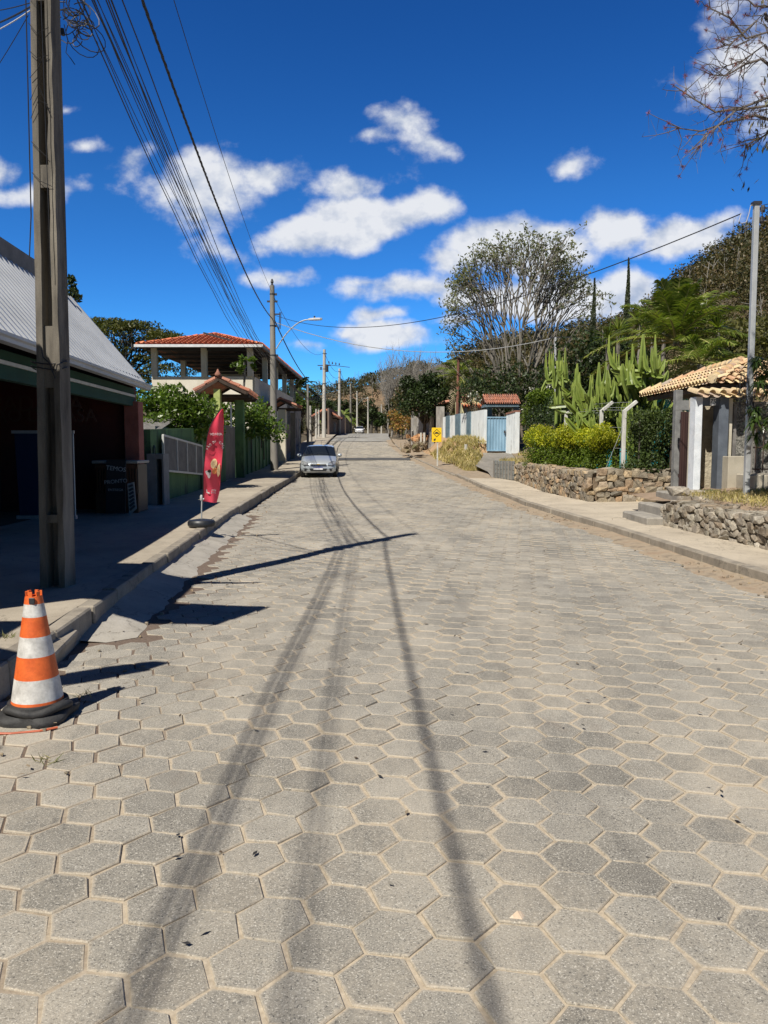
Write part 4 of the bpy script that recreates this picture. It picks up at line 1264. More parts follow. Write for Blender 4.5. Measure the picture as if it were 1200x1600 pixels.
def neighbour():
    """unseen roofs left of view, outlines shaped to cast the shade on pavement and road"""
    t = thing('unseen_shade_roofs', 'unseen neighbouring shop roof outside the left edge, shaped to shade the pavement', 'shop', (-6, 3, SW))  # roof and awning added out of view, outlined for their cast shade
    w = surf('shop_wall', (.25, .22, .18), (.35, .3, .25), 2, .9, .2, 30)
    b = MB(); b.prism([(-3.98, 6.35, 4.2), (-3.93, 6.17, 4.2), (-3.13, 6.12, 4.2), (-3.92, 6.08, 4.2), (-3.84, 4.88, 4.2), (-2.83, 4.73, 4.2), (-3.17, 3.91, 4.2), (-3.83, 3.97, 4.2), (-4.33, 4.20, 4.2), (-4.95, 3.65, 4.2), (-7.5, 3.6, 4.2), (-7.2, 6.5, 4.2)], (0, 0, .08)); b.build('roof', w, t)
    b = MB(); b.prism([(-4.15, 3.7, 3.5), (-4.1, 2.95, 3.5), (-3.77, 2.75, 3.5), (-3.42, 3.00, 3.5), (-3.12, 3.13, 3.5), (-2.98, 3.10, 3.5), (-3.06, 2.96, 3.5), (-3.40, 2.68, 3.5), (-3.80, 2.45, 3.5), (-4.0, 2.1, 3.5), (-3.95, 1.7, 3.5), (-3.45, 1.5, 3.5), (-3.5, -6, 3.5), (-8, -6, 3.5), (-7.5, 3.7, 3.5)], (0, 0, .1)); b.build('shade_awning', w, t)
    b = MB(); b.wall((-7.2, -6), (-7.3, 6.3), 0, 4.6, .2); b.build('wall', w, t)
neighbour()

# bush on the ridge of the bakery roof
bp = at(112, 440, 17.4)
M['dark_leaf'] = leafm('dark_leaf', [(.03, .045, .015), (.05, .07, .02), (.035, .05, .02)], .15)
V = leaf_quads(cloud_pts([at(111, 436, 17.4), at(113, 446, 17.4), at(117, 456, 17.4), at(121, 465, 17.3), at(112, 458, 17.3)], 70, .10), .1, .05)
props(quads_mesh('climbing_plant', V, M['dark_leaf'], at_=tuple(bp)), 'dark leafy plant growing over the top corner of the metal roof', 'plant')

# ---------------------------------------------------------------- left boundary: meter pillar, green wall, gates
def meter():
    base = at(242, 790, 17.9)
    t = thing('meter_pillar', 'grey concrete meter pillar with a dark niche beside the red column', 'meter pillar', tuple(base))
    m_ = surf('grey_plaster', (.19, .19, .185), (.27, .27, .26), 3, .85, .2, 50)
    x0, x1 = at(230, 750, 17.9).x, at(256, 750, 17.9).x; zt = at(240, 709, 17.9).z
    b = MB(); Y = 17.9; d = .45; xm = at(244, 750, 17.9).x
    b.box(((x0+xm)/2, Y+d/2, (base.z+zt)/2), (xm-x0, d, zt-base.z)); b.box(((xm+x1)/2, Y+d/2, zt-.06), (x1-xm, d, .12)); b.box((x1-.02, Y+d/2, (base.z+zt)/2-.06), (.04, d, zt-base.z-.12))
    b.build('pillar', m_, t)
    b = MB(); b.box(((xm+x1)/2-.02, Y+d-.04, (base.z+zt)/2-.06), (x1-xm-.04, .06, zt-base.z-.12)); b.build('niche_back', M['dark_metal'], t)
    b = MB(); b.tube([(at(241, 709, 18.1).x, 18.1, zt), (at(241, 709, 18.1).x, 18.1, zt+.14), (at(241, 709, 18.1).x, 18.1, zt+.2)], [.04, .04, .015], 8); b.build('bottle', plain('green_glass', (.04, .06, .04), .2), t)
meter()
GW = NT('green_wall_paint')
f = GW.noise(.9, 7, .7, stretch=(1, 1, .6)); c = GW.ramp(f, [(.35, (.055, .12, .055)), (.6, (.10, .20, .075)), (.75, (.13, .17, .08))])
c = GW.mix(GW.ramp(GW.noise(2.2, 7, .75, stretch=(1, 1, .35)), [(.50, 0), (.66, .85)]), c, (.03, .04, .028)); GW.col(c); GW.rough(.9); GW.bump(GW.noise(40, 3), .4, .01)
def gwx(Y): return float(np.interp(Y, [18.2, 31, 36, 45, 60], [-5.62, -5.98, -6.15, -6.4, -6.9]))
def green_wall():
    t = thing('green_wall', 'moss stained dark green garden wall behind the framed panel', 'wall', (gwx(22), 22, H(22)+SW))
    b = MB(); Y = 18.3
    b.wall((gwx(18.3), 18.3), (gwx(28.3), 28.3), 0, H(18)+SW+1.78, .16, H(28), H(28)+SW+1.95); b.build('wall_panel', GW.m, t)
    b = MB()
    for y in (24.0,): b.box((gwx(y)+.09, y, H(y)+1.1), (.12, .3, 2.0))
    b.build('pilaster', GW.m, t)
    t = thing('green_wall', 'green garden wall with vertical ribs between the first gate and the lamp pole', 'wall', (gwx(36), 36, H(36)+SW))
    b = MB(); b.wall((gwx(31.2), 31.2), (gwx(43), 43), 0, H(31)+2.05, .16, 0, H(43)+2.0); b.build('wall_panel', GW.m, t)
    b = MB()
    for y in np.arange(32.2, 43, 1.35): b.box((gwx(y)+.1, y, H(y)+1.05), (.10, .18, 1.95))
    b.build('pilaster', GW.m, t)
green_wall()
def panel():
    c = Vector((gwx(20.5)+.18, 20.5, H(20)+SW))
    t = thing('framed_panel', 'slanted white metal frame with grey mesh panels on the green wall', 'panel', tuple(c))
    q = lambda px, py, Y: Vector((gwx(Y)+.2, Y, at(px, py, Y).z))
    Ya, Yb = 19.0, 23.6
    zs = [(at(250, 680, Ya).z, at(253, 735, Ya).z), (at(297, 697, Yb).z, at(297, 741, Yb).z)]
    A = Vector((gwx(Ya)+.2, Ya, 0)); B = Vector((gwx(Yb)+.2, Yb, 0))
    def P(k, top): return A.lerp(B, k)+Vector((0, 0, (zs[0][0]*(1-k)+zs[1][0]*k) if top else (zs[0][1]*(1-k)+zs[1][1]*k)))
    b = MB()
    for k in (0, .3, .55, .8, 1): b.span(P(k, 0), P(k, 1), .05, .05)
    b.span(P(0, 1), P(1, 1), .05, .05); b.span(P(0, 0), P(1, 0), .05, .05)
    fr = b.build('frame', plain('white_frame_paint', (.50, .50, .47), .6), t)
    b = MB(); b.prism([P(0, 0), P(1, 0), P(1, 1), P(0, 1)], (-.02, 0, 0)); b.build('mesh_panel', surf('grey_mesh', (.10, .10, .095), (.16, .155, .15), 4, .8, .3, 120), t)
panel()

# ---------------------------------------------------------------- clay tile roofs
def tiles(b, o, ud, vd, nu, nv, w, l, inside=None, h=.42, seg=5, mi=0, jit=.006):
    """barrel tiles: o lower-left corner, ud along eave (unit), vd up the slope (unit)"""
    ud, vd = Vector(ud).normalized(), Vector(vd).normalized(); nd = ud.cross(vd).normalized()
    if nd.z < 0: nd = -nd
    for i in range(nu):
        for j in range(nv):
            c = o+ud*((i+.5)*w)+vd*(j*l)
            if inside and not inside((i+.5)*w, (j+.5)*l): continue
            for kind in (0, 1):
                vs = []
                cc_ = c if kind == 0 else c+ud*(w*.5)
                jx = rnd.uniform(-jit, jit)
                for e, (s_, lift, sc) in enumerate(((-.04, .032, 1.0), (l+.02, 0, .82))):
                    for k in range(seg+1):
                        a_ = math.pi*k/seg
                        x = -math.cos(a_)*w*.34*sc; z = math.sin(a_)*w*h*sc
                        if kind == 1: z = -z*.55; 
                        vs.append(cc_+ud*(x+jx)+vd*s_+nd*(z+lift+(.0 if kind == 0 else -.02)))
                fs = [(k, k+1, seg+2+k, seg+1+k) for k in range(seg)]
                b.add(vs, fs, mi)
                # visible end thickness of the top tile
def gable_gate(label, ridge0, ridge1, halfL, halfR, drop, mat, posts, postmat, nm='gate_roof', tw=.24, beams=True):
    """small tiled gable roof on posts; ridge0 near end, ridge1 far end"""
    r0, r1 = Vector(ridge0), Vector(ridge1)
    t = thing(nm, label, 'gate roof', tuple(posts[0][0]))
    d = (r1-r0).normalized(); s = Vector((d.y, -d.x, 0)).normalized()
    b = MB()
    L_ = (r1-r0).length; nu = int(L_/tw)
    for sg, hw in ((-1, halfL), (1, halfR)):
        e0 = r0+s*(sg*hw)+Vector((0, 0, -drop)); up = (r0-e0); sl = up.length
        nv = max(2, int(sl/.36))
        tiles(b, e0, d, up, nu, nv, L_/nu, sl/nv)
    # ridge tiles
    n = int(L_/.36)
    for i in range(n):
        c = r0+d*(L_*i/n); vs = []
        for e, sc in ((0, 1.0), (L_/n+.03, .85)):
            for k in range(6):
                a_ = math.pi*k/5; vs.append(c+d*e+s*(-math.cos(a_)*.11*sc)+Vector((0, 0, math.sin(a_)*.09*sc+.01)))
        b.add(vs, [(k, k+1, 7+k, 6+k) for k in range(5)])
    rf = b.build('tile_roof', mat, t, smooth=60)
    wd = surf('dark_rafter_wood', (.035, .022, .015), (.07, .045, .03), 5, .8, .2, 30)
    b = MB()
    for e, r in ((0.06, r0), (-.06, r1)):
        for sg, hw in ((-1, halfL), (1, halfR)):
            b.span(r+d*e+Vector((0, 0, -.09)), r+d*e+s*(sg*hw)+Vector((0, 0, -drop-.09)), .07, .11)
    for sg, hw in ((-1, halfL*.93), (1, halfR*.93), (0, 0)):
        b.span(r0+s*sg*hw+Vector((0, 0, -drop*abs(sg)*.93-.10)), r1+s*sg*hw+Vector((0, 0, -drop*abs(sg)*.93-.10)), .07, .09)
    for e in (.15, .5, .85):
        p_ = r0.lerp(r1, e); b.span(p_+s*(-halfL)+Vector((0, 0, -drop-.14)), p_+s*halfR+Vector((0, 0, -drop-.14)), .09, .12)
    b.build('rafters', wd, t)
    for i, (p0, p1_, w) in enumerate(posts):
        b = MB(); b.span(p0, p1_, w, w); b.build('post', postmat[i], t, bevel=.01)
    return t
lime = concrete('lime_painted_post', (.30, .36, .10), (.45, .48, .18), (.12, .12, .06), 3)
g0 = at(340, 589, 28.0); g1 = Vector((g0.x-.25, 31.6, g0.z-.02))
gA = at(341, 740, 28.2); gB = Vector((gwx(31)+.1, 31.0, H(31)+.1))
gable_gate('tiled gate roof on a lime green and a dark green post behind the red flag', g0, g1, .82, 1.05, .50, M['tile_old'],
           [((gA.x, 28.3, H(28)), (gA.x, 28.3, at(341, 612, 28.3).z+.1), .24), ((at(376, 740, 31).x, 31.0, H(31)), (at(376, 740, 31).x, 31.0, at(376, 620, 31).z), .34)], [lime, GW.m])
fin = MB(); fin.lathe(g0+Vector((0, .05, .05)), [(.10, 0), (.12, .06), (.06, .14), (.02, .24)], 8); o = fin.build('ridge_finial', M['tile_old'], [x for x in bpy.data.objects if x.name == 'gate_roof'][0], smooth=60)
# sliding gate sheet between the posts
gs = surf('beige_gate_sheet', (.17, .155, .13), (.23, .21, .18), 2, .7, .1, 40)
a = Vector((gA.x+.2, 28.45, 0)); c = Vector((gwx(31)+.02, 30.8, 0))
t = thing('sheet_gate', 'grey beige corrugated metal gate between lime post and green pillar', 'gate', (a.x, a.y, H(28)+.12))
b = MB(); n = 24
vs = []
for i in range(n*2+1):
    k = i/(n*2); p_ = a.lerp(c, k); off = .018 if i % 2 else -.018
    for z in (H(29)+.15, at(350, 664, 28.5).z): vs.append((p_.x+off, p_.y, z))
b.add(vs, [(2*i, 2*i+2, 2*i+3, 2*i+1) for i in range(n*2)]); b.build('gate_leaf', gs, t)
b = MB(); b.span(a+Vector((.03, 0, H(29)+.16)), c+Vector((.03, 0, H(29)+.16)), .04, .06); b.build('bottom_rail', plain('pale_rail', (.5, .48, .44), .6), t)
wp = at(361, 665, 28.4)
# white pipe above the gate
b = MB(); b.tube([at(361, 668, 29), at(361, 632, 29)], .03, 8); o = b.build('white_pipe', plain('white_pvc', (.62, .62, .6), .5), at_=tuple(at(361, 668, 29))); props(o, 'thin white upright pipe above the beige sheet gate', 'pipe')

g2 = at(438, 623, 43.5); g3 = Vector((g2.x-.2, 47.5, g2.z+.1))
cream = surf('cream_plaster', (.52, .47, .36), (.66, .60, .48), 1.6, .85, .2, 40)
gable_gate('second tiled gate roof with cream pillar just right of the lamp pole', g2, g3, .75, .95, .42, M['tile_old'],
           [((at(441, 700, 44).x, 44, H(44)), (at(441, 640, 44).x, 44, at(441, 640, 44).z), .42), ((at(458, 700, 47).x, 47, H(47)), (at(458, 645, 47).x, 47, at(458, 645, 47).z), .3)], [cream, M['pole_grey']])

# brown block walls farther on the left
bw = surf('mud_stained_wall', (.15, .115, .085), (.27, .21, .16), 1.2, .9, .3, 20, c3=(.20, .17, .14))
def lwall(label, a, c, h0, h1, mat, cat='wall', name='boundary_wall', th=.2):
    t = (a[0], a[1], H(a[1]))
    b = MB(); b.wall(a, c, H(a[1])-.3, H(a[1])+h0, th, H(c[1])-.3, H(c[1])+h1); o = b.build(name, mat, at_=t); props(o, label, cat)
lwall('dark greenish wall end next to the cream gate pillar', (gwx(43.05), 43.1), (gwx(46.9)-.0, 46.9), 2.0, 2.1, GW.m)
lwall('rough brown block wall beyond the second gate roof', (gwx(47.3), 47.3), (-6.65, 55.5), 2.25, 2.0, bw)
lwall('grey unfinished wall with a painted dark opening beyond the brown block wall', (-6.9, 56), (-7.4, 68), 3.4, 3.1, surf('grey_block', (.2, .19, .18), (.3, .29, .27), 2, .9, .3, 30))
b = MB(); b.prism([(-6.75, 56.3, H(56)+.9), (-6.85, 60, H(60)+.9), (-6.85, 60, H(60)+2.4), (-6.75, 56.3, H(56)+2.4)], (.05, 0, 0)); o = b.build('doorway_shade_panel', plain('painted_doorway_shade', (.012, .012, .012), .9), at_=(-6.8, 58, H(58)+.9)); props(o, 'dark panel painted as a shaded doorway on the grey wall left of the silver car', 'doorway')  # near-black panel stands in for the shade inside an opening
a = at(468, 705, 50); c = at(468, 655, 50); b = MB(); b.tube([a, c], .05, 8); o = b.build('post', M['white_post'], at_=tuple(a)); props(o, 'slim pale pipe post standing before the brown block wall', 'post')
lwall('long brown earth coloured wall along the far left roadside', (at(513, 680, 92).x, 92), (at(538, 676, 128).x, 128), 3.3, 3.0, surf('brown_wall', (.14, .10, .085), (.22, .155, .12), 1, .9, .2, 20))
lwall('farther dark brown wall beside the white car', (at(539, 676, 130).x, 130), (at(550, 676, 165).x, 165), 2.6, 2.2, surf('darker_brown_wall', (.10, .07, .055), (.15, .11, .08), 1, .9, .2, 20))
for (px, w, lb) in ((521, .32, 'small white painted panel fixed on the far brown wall'), (527, .45, 'pale gate pillar standing at the middle of the far brown wall')):
    p_ = at(px, 668, 100 if px == 521 else 112); b = MB(); b.box(p_+Vector((.15, 0, 0)), (w, .3, 1.2 if px == 521 else 3.0)); o = b.build('wall_panel' if px == 521 else 'gate_pillar', M['white_post'], at_=tuple(p_)); props(o, lb, 'panel' if px == 521 else 'pillar')
# small tiled roof behind the far wall
a = at(509, 640, 100)
gable_gate('small tiled roof above the far brown wall behind the transformer pole', at(507, 640, 95), at(518, 646, 118), 1.6, 1.6, .9, M['tile_old'], [((at(507, 680, 97).x, 97, H(97)), (at(507, 650, 97).x, 97, at(507, 650, 97).z), .4)], [cream], tw=.5)

# ---------------------------------------------------------------- two-storey terrace house
def terrace_house():
    X0, X1, Y0, Y1 = -12.5, -7.1, 42.0, 60.0
    zf = H(42)
    t = thing('terrace_house', 'two storey cream house with open roof terrace under an orange hip roof', 'house', (-9.8, 50, zf))
    zp, ze = 5.42, 6.92     # parapet top, eave
    wallm = surf('cream_render', (.60, .55, .44), (.76, .71, .60), .9, .88, .15, 40, stretch=(1, 1, .5))
    b = MB(); T = .18
    b.wall((X0, Y0), (X1, Y0), zf-.3, zp, T); b.wall((X1, Y0+T/2), (X1, Y1-T/2), zf-.3, zp, T); b.wall((X0, Y1), (X1, Y1), zf-.3, zp, T); b.wall((X0, Y0+T/2), (X0, Y1-T/2), zf-.3, zp, T)
    b.box(((X0+X1)/2, (Y0+Y1)/2, zp-1.05), (X1-X0-T-.01, Y1-Y0-T-.01, .12))
    b.build('wall', wallm, t)
    b = MB()
    cols = [(x, Y0) for x in (X0+.12, (X0+X1)/2+.1, X1-.12)]+[(X1-.02, y) for y in (46.5, 51, 55.5, Y1-.12)]+[(X0+.12, y) for y in (48, 54, Y1-.12)]+[(-10, Y1-.12)]
    for i, (x, y) in enumerate(cols):
        b = MB(); b.box((x, y, (zp+ze)/2), (.30, .30, ze-zp+.02)); b.build('column', wallm, t)
    b = MB(); b.box((-10.6, 57, zp+.3), (2.6, 2.5, 2.7)); b.build('stair_room', wallm, t)
    # blue tank on the terrace
    b = MB(); b.lathe((-8.6, 54.5, zp-.9), [(.75, 0), (.8, .4), (.75, 1.2), (.5, 1.35)], 18); b.build('water_tank', plain('tank_blue', (.02, .08, .22), .5), t, smooth=50)
    # hip roof
    ox0, ox1, oy0, oy1 = -13.0, -6.45, 40.9, 60.4
    cx = (ox0+ox1)/2; hz = 8.05; rise = hz-ze; hw = (ox1-ox0)/2
    ry0, ry1 = oy0+hw*1.25, oy1-hw*1.25
    b = MB(); w = .27
    # camera-side triangle
    sl = math.hypot(ry0-oy0, rise)
    vd = Vector((0, ry0-oy0, rise)).normalized(); nv = int(sl/.38); nu = int(2*hw/w)
    tiles(b, Vector((ox0, oy0, ze+.06)), (1, 0, 0), vd, nu, nv, 2*hw/nu, sl/nv, lambda u, v: v/sl <= min(u, 2*hw-u)/hw+.03)
    # street side
    sl2 = math.hypot(hw, rise); vd = Vector((-hw, 0, rise)).normalized(); LL = oy1-oy0; nv = int(sl2/.38); nu = int(LL/w)
    tiles(b, Vector((ox1, oy0, ze+.06)), (0, 1, 0), vd, nu, nv, LL/nu, sl2/nv, lambda u, v: v/sl2 <= min(u, LL-u)/(hw*1.25)+.03)
    vd = Vector((hw, 0, rise)).normalized()
    tiles(b, Vector((ox0, oy0, ze+.06)), (0, 1, 0), vd, nu, nv, LL/nu, sl2/nv, lambda u, v: v/sl2 <= min(u, LL-u)/(hw*1.25)+.03)
    ridges = [((ox0, oy0, ze+.08), (cx, ry0, hz+.08)), ((ox1, oy0, ze+.08), (cx, ry0, hz+.08)), ((cx, ry0, hz+.08), (cx, ry1, hz+.08)), ((ox1, oy1, ze+.08), (cx, ry1, hz+.08))]
    for a, c in ridges: b.tube([a, c], .10, 8)
    rf = b.build('tile_roof', M['tile_red'], t, smooth=60)
    b = MB()
    A, B_, C_, D_ = Vector((ox0, oy0, ze)), Vector((ox1, oy0, ze)), Vector((ox1, oy1, ze)), Vector((ox0, oy1, ze)); E, F = Vector((cx, ry0, hz-.04)), Vector((cx, ry1, hz-.04))
    b.add([A, B_, C_, D_, E, F], [(0, 1, 4), (1, 2, 5, 4), (2, 3, 5), (3, 0, 4, 5)]); b.build('roof_deck', surf('roof_underside', (.05, .035, .03), (.09, .06, .045), 3, .8, .1, 30), t)
    b = MB(); 
    b.box((cx, oy0-.05, ze+.0), (ox1-ox0+.2, .10, .14)); b.build('front_gutter', plain('white_gutter', (.62, .63, .64), .5), t)
    b = MB(); b.box((ox1+.05, (oy0+oy1)/2, ze), (.10, oy1-oy0, .14)); b.tube([(ox1, oy1-.3, ze), (ox1-.4, oy1-.4, ze-.5), (X1+.2, oy1-.4, ze-.8), (X1+.2, oy1-.4, zp-2)], .05, 6); b.build('side_gutter', plain('grey_gutter', (.22, .22, .22), .5), t)
    b = MB()
    for y in np.arange(42, 60, 2.2): b.span((ox0+.2, y, ze-.05), (ox1-.1, y, ze-.05), .07, .12)
    for y in np.arange(42, 60, 2.2): b.span((ox1-.1, y, ze-.02), (cx, y, hz-.3), .05, .09)
    b.build('rafters', M['dark_metal'], t)
terrace_house()
# fragment of corrugated roof over the shrubs
a = at(228, 665, 21.5); c = at(246, 650, 22.5)
t_ = surf('old_fibre_roof', (.17, .16, .15), (.27, .26, .24), 4, .9, .3, 30)
b = MB(); vs = []
n = 24
for i in range(n+1):
    x = -8.2+1.9*i/n; off = .03 if i % 2 else -.02
    vs.append((x, 21.4, at(240, 674, 21.4).z+off)); vs.append((x, 23.4, at(240, 659, 23.4).z+off+.1))
b.add(vs, [(2*i, 2*i+2, 2*i+3, 2*i+1) for i in range(n)]); 
for x in (-8.0, -6.45): b.box((x, 22.4, 1.2), (.1, 1.6, 2.0))
o = b.build('shed_roof', t_, at_=(-7.2, 22.4, .3)); props(o, 'small corrugated grey shed roof among shrubs behind the green wall', 'shed roof')
# ---------------------------------------------------------------- rubble walls, steps, gatehouse on the right
def stone(b, c, sx_, sy_, sz_, mi=0):
    """one irregular faceted stone"""
    vs = []
    base = [(-1, -1, -1), (1, -1, -1), (1, 1, -1), (-1, 1, -1), (-1, -1, 1), (1, -1, 1), (1, 1, 1), (-1, 1, 1), (0, -1.25, 0), (0, 1.25, 0), (-1.25, 0, 0), (1.25, 0, 0), (0, 0, -1.25), (0, 0, 1.2)]
    for p_ in base:
        k = rnd.uniform(.62, 1.0)
        vs.append((c[0]+p_[0]*sx_*.5*k+rnd.uniform(-.1, .1)*sx_, c[1]+p_[1]*sy_*.5*k+rnd.uniform(-.1, .1)*sy_, c[2]+p_[2]*sz_*.5*k+rnd.uniform(-.08, .08)*sz_))
    fs = []
    for f, a in (((0, 1, 5, 4), 8), ((2, 3, 7, 6), 9), ((3, 0, 4, 7), 10), ((1, 2, 6, 5), 11), ((3, 2, 1, 0), 12), ((4, 5, 6, 7), 13)):
        for i in range(4): fs.append((f[i], f[(i+1) % 4], a))
    b.add(vs, fs, mi)
def rubble_wall(label, pts, hts, z0s, th, size, mat, group=None, core=None):
    """dry stone wall along ground polyline pts; hts height, z0s base heights"""
    b = MB(); c2 = MB()
    for (p, q, h0, h1, z0, z1) in zip(pts[:-1], pts[1:], hts[:-1], hts[1:], z0s[:-1], z0s[1:]):
        p = Vector((p[0], p[1], 0)); q = Vector((q[0], q[1], 0)); L_ = (q-p).length; d = (q-p)/L_; n_ = Vector((d.y, -d.x, 0))
        c2.wall(p+d*.05, q-d*.05, z0-.3, z0+h0-.08, th*.75, z1-.3, z1+h1-.08)
        for side in (1, -1):
            z = 0; row = 0
            while z < max(h0, h1)-.02:
                rh = size*rnd.uniform(.55, .95); x = -rnd.random()*size*.5
                while x < L_:
                    w = size*rnd.uniform(.7, 1.7); k = min(1, max(0, (x+w/2)/L_)); hh = h0+(h1-h0)*k; zz = z0+(z1-z0)*k
                    if z+rh*.4 < hh:
                        c = p+d*(x+w/2)+n_*(side*(th/2-size*.16+rnd.uniform(-.02, .03)))
                        s1 = rh*rnd.uniform(.95, 1.2); 
                        sxx = abs(d.x)*w+abs(n_.x)*size*.8; syy = abs(d.y)*w+abs(n_.y)*size*.8
                        stone(b, (c.x, c.y, zz+z+rh/2+rnd.uniform(-.03, .03)), max(sxx, size*.5), max(syy, size*.5), s1)
                    x += w*.93
                z += rh*.88; row += 1
        # cap stones
        x = 0
        while x < L_:
            w = size*rnd.uniform(.8, 1.6); k = min(1, (x+w/2)/L_); c = p+d*(x+w/2)
            stone(b, (c.x, c.y, z0+(z1-z0)*k+h0+(h1-h0)*k-.02+rnd.uniform(-.03, .05)), w if abs(d.x) > .5 else th*1.05, w if abs(d.y) > .5 else th*1.05, size*.5)
            x += w*.9
    t = thing('stone_wall', label, 'stone wall', (pts[0][0], pts[0][1], z0s[0]), group)
    b.build('rubble_stones', mat, t); c2.build('mortar_core', core or M['earth'], t)
    return t
# long garden retaining wall
Wp = [G(808, 752, .1), G(855, 768, .13), G(922, 784, .13)]
Wp = [(p_.x+.15, p_.y) for p_ in Wp]
wz = [H(p_[1])+.12 for p_ in Wp]
end = (8.2, Wp[-1][1]+.05)
rubble_wall('low rubble stone retaining wall with tan stones under the yellow green hedge', Wp+[(Wp[-1][0]+1.0, Wp[-1][1]), end], [.66, .74, .80, .82, .80], wz+[wz[-1], wz[-1]+.03], .42, .20, M['rubble'])
YW = Wp[-1][1]
print('garden wall corner', Wp)
# planting bed behind it (real soil body)
b = MB()
bed = [(Wp[0][0]+.1, Wp[0][1]+.8), (Wp[0][0]+.15, Wp[0][1]), (Wp[1][0]+.15, Wp[1][1]), (Wp[2][0]+.15, Wp[2][1]+.12), (9.5, YW+.12), (30, YW+.5), (30, 36), (Wp[0][0]+.3, 36)]
b.prism([(x, y, -.3) for x, y in bed], (0, 0, 1.02)); o = b.build('garden_bed', M['earth']); props(o, kind='structure')

# near right stone wall with earth bank and upper terrace
Np = [G(1041, 821, .13), G(1115, 839, .13), G(1200, 858, .13), (5.95, 8.0, 0)]
Np = [(p_[0]+.12, p_[1]) for p_ in Np]
nz = [.13, .13, .13, .13]
rubble_wall('dark grey rubble stone wall beside the steps at the right edge', Np, [.46, .48, .46, .46], nz, .34, .145, M['rubble_grey'])
x0 = Np[0][0]; yN = Np[0][1]
conc = concrete('step_concrete', (.25, .23, .20), (.38, .35, .30), (.10, .095, .085), 3, amt=.6)
def platform(name, poly, z0, z1, mat, tilt=0):
    b = MB(); b.prism([(x, y, z0) for x, y in poly], (0, 0, z1-z0)); o = b.build(name, mat, bevel=.012); props(o, kind='structure'); return o
# steps: climb to the right (+X) just beyond the wall end
st = thing('steps', 'three worn concrete steps climbing from the pavement to the gatehouse', 'steps', (x0, yN+.3, .13))
for i, (xa, ya, za, xb, yb) in enumerate(((-.50, -.05, .17, .25, 1.5), (-.12, .30, .34, .5, 1.7), (.42, .75, .55, .95, 2.2))):
    b = MB(); b.prism([(x0+xa, yN+ya, .05), (x0+xb+.8, yN+ya-.02, .05), (x0+xb+.8, yN+yb, .05), (x0+xa+.02, yN+yb, .05)], (0, 0, za+.08)); b.build('step', conc, st, bevel=.025)
# earth bank between steps and gatehouse
def bank():
    xs = [x0+.15+.25*i for i in range(0, 30)]; ys = [3+.35*i for i in range(0, 42)]
    b = MB(); vs = []
    for y in ys:
        wallx = float(np.interp(y, [8, Np[2][1], yN, 20], [5.95+.3, Np[2][0]+.05, x0+.05, x0+.2]))
        for x in xs:
            xx = max(x, wallx)
            k = smooth(0, 1.5, xx-wallx-.15)
            z = .13+.40+.22*k+.22*smooth(1.2, 4.2, xx-wallx)+.025*math.sin(xx*3+y*2)+.02*rnd.random()
            if y > yN+1.6: z = min(z, .13+.40+.22)
            if y > 17.5: z = .0
            vs.append((xx, y, z))
    n = len(xs)
    b.add(vs, [(j*n+i, j*n+i+1, (j+1)*n+i+1, (j+1)*n+i) for j in range(len(ys)-1) for i in range(n-1)])
    o = b.build('earth_bank', surf('brown_bank', (.17, .12, .08), (.33, .24, .165), 2.2, .95, .6, 40, c3=(.24, .17, .11)), smooth=60); props(o, kind='structure')
bank()
for k, (px, py, w, h) in enumerate(((1078, 776, .55, .28), (1100, 783, .4, .2), (1060, 768, .35, .18))):
    p_ = at(px, py, 15.0-.3*k); b = MB(); stone(b, p_, w, .4, h); o = b.build('rock', M['rubble_grey'], at_=tuple(p_))
    props(o, ['largest grey rock beside the top step in front of the white gate column', 'flat grey rock right of the top step on the bank', 'small grey rock behind the top step'][k], 'rock')
p_ = at(1000, 812, 14.6)
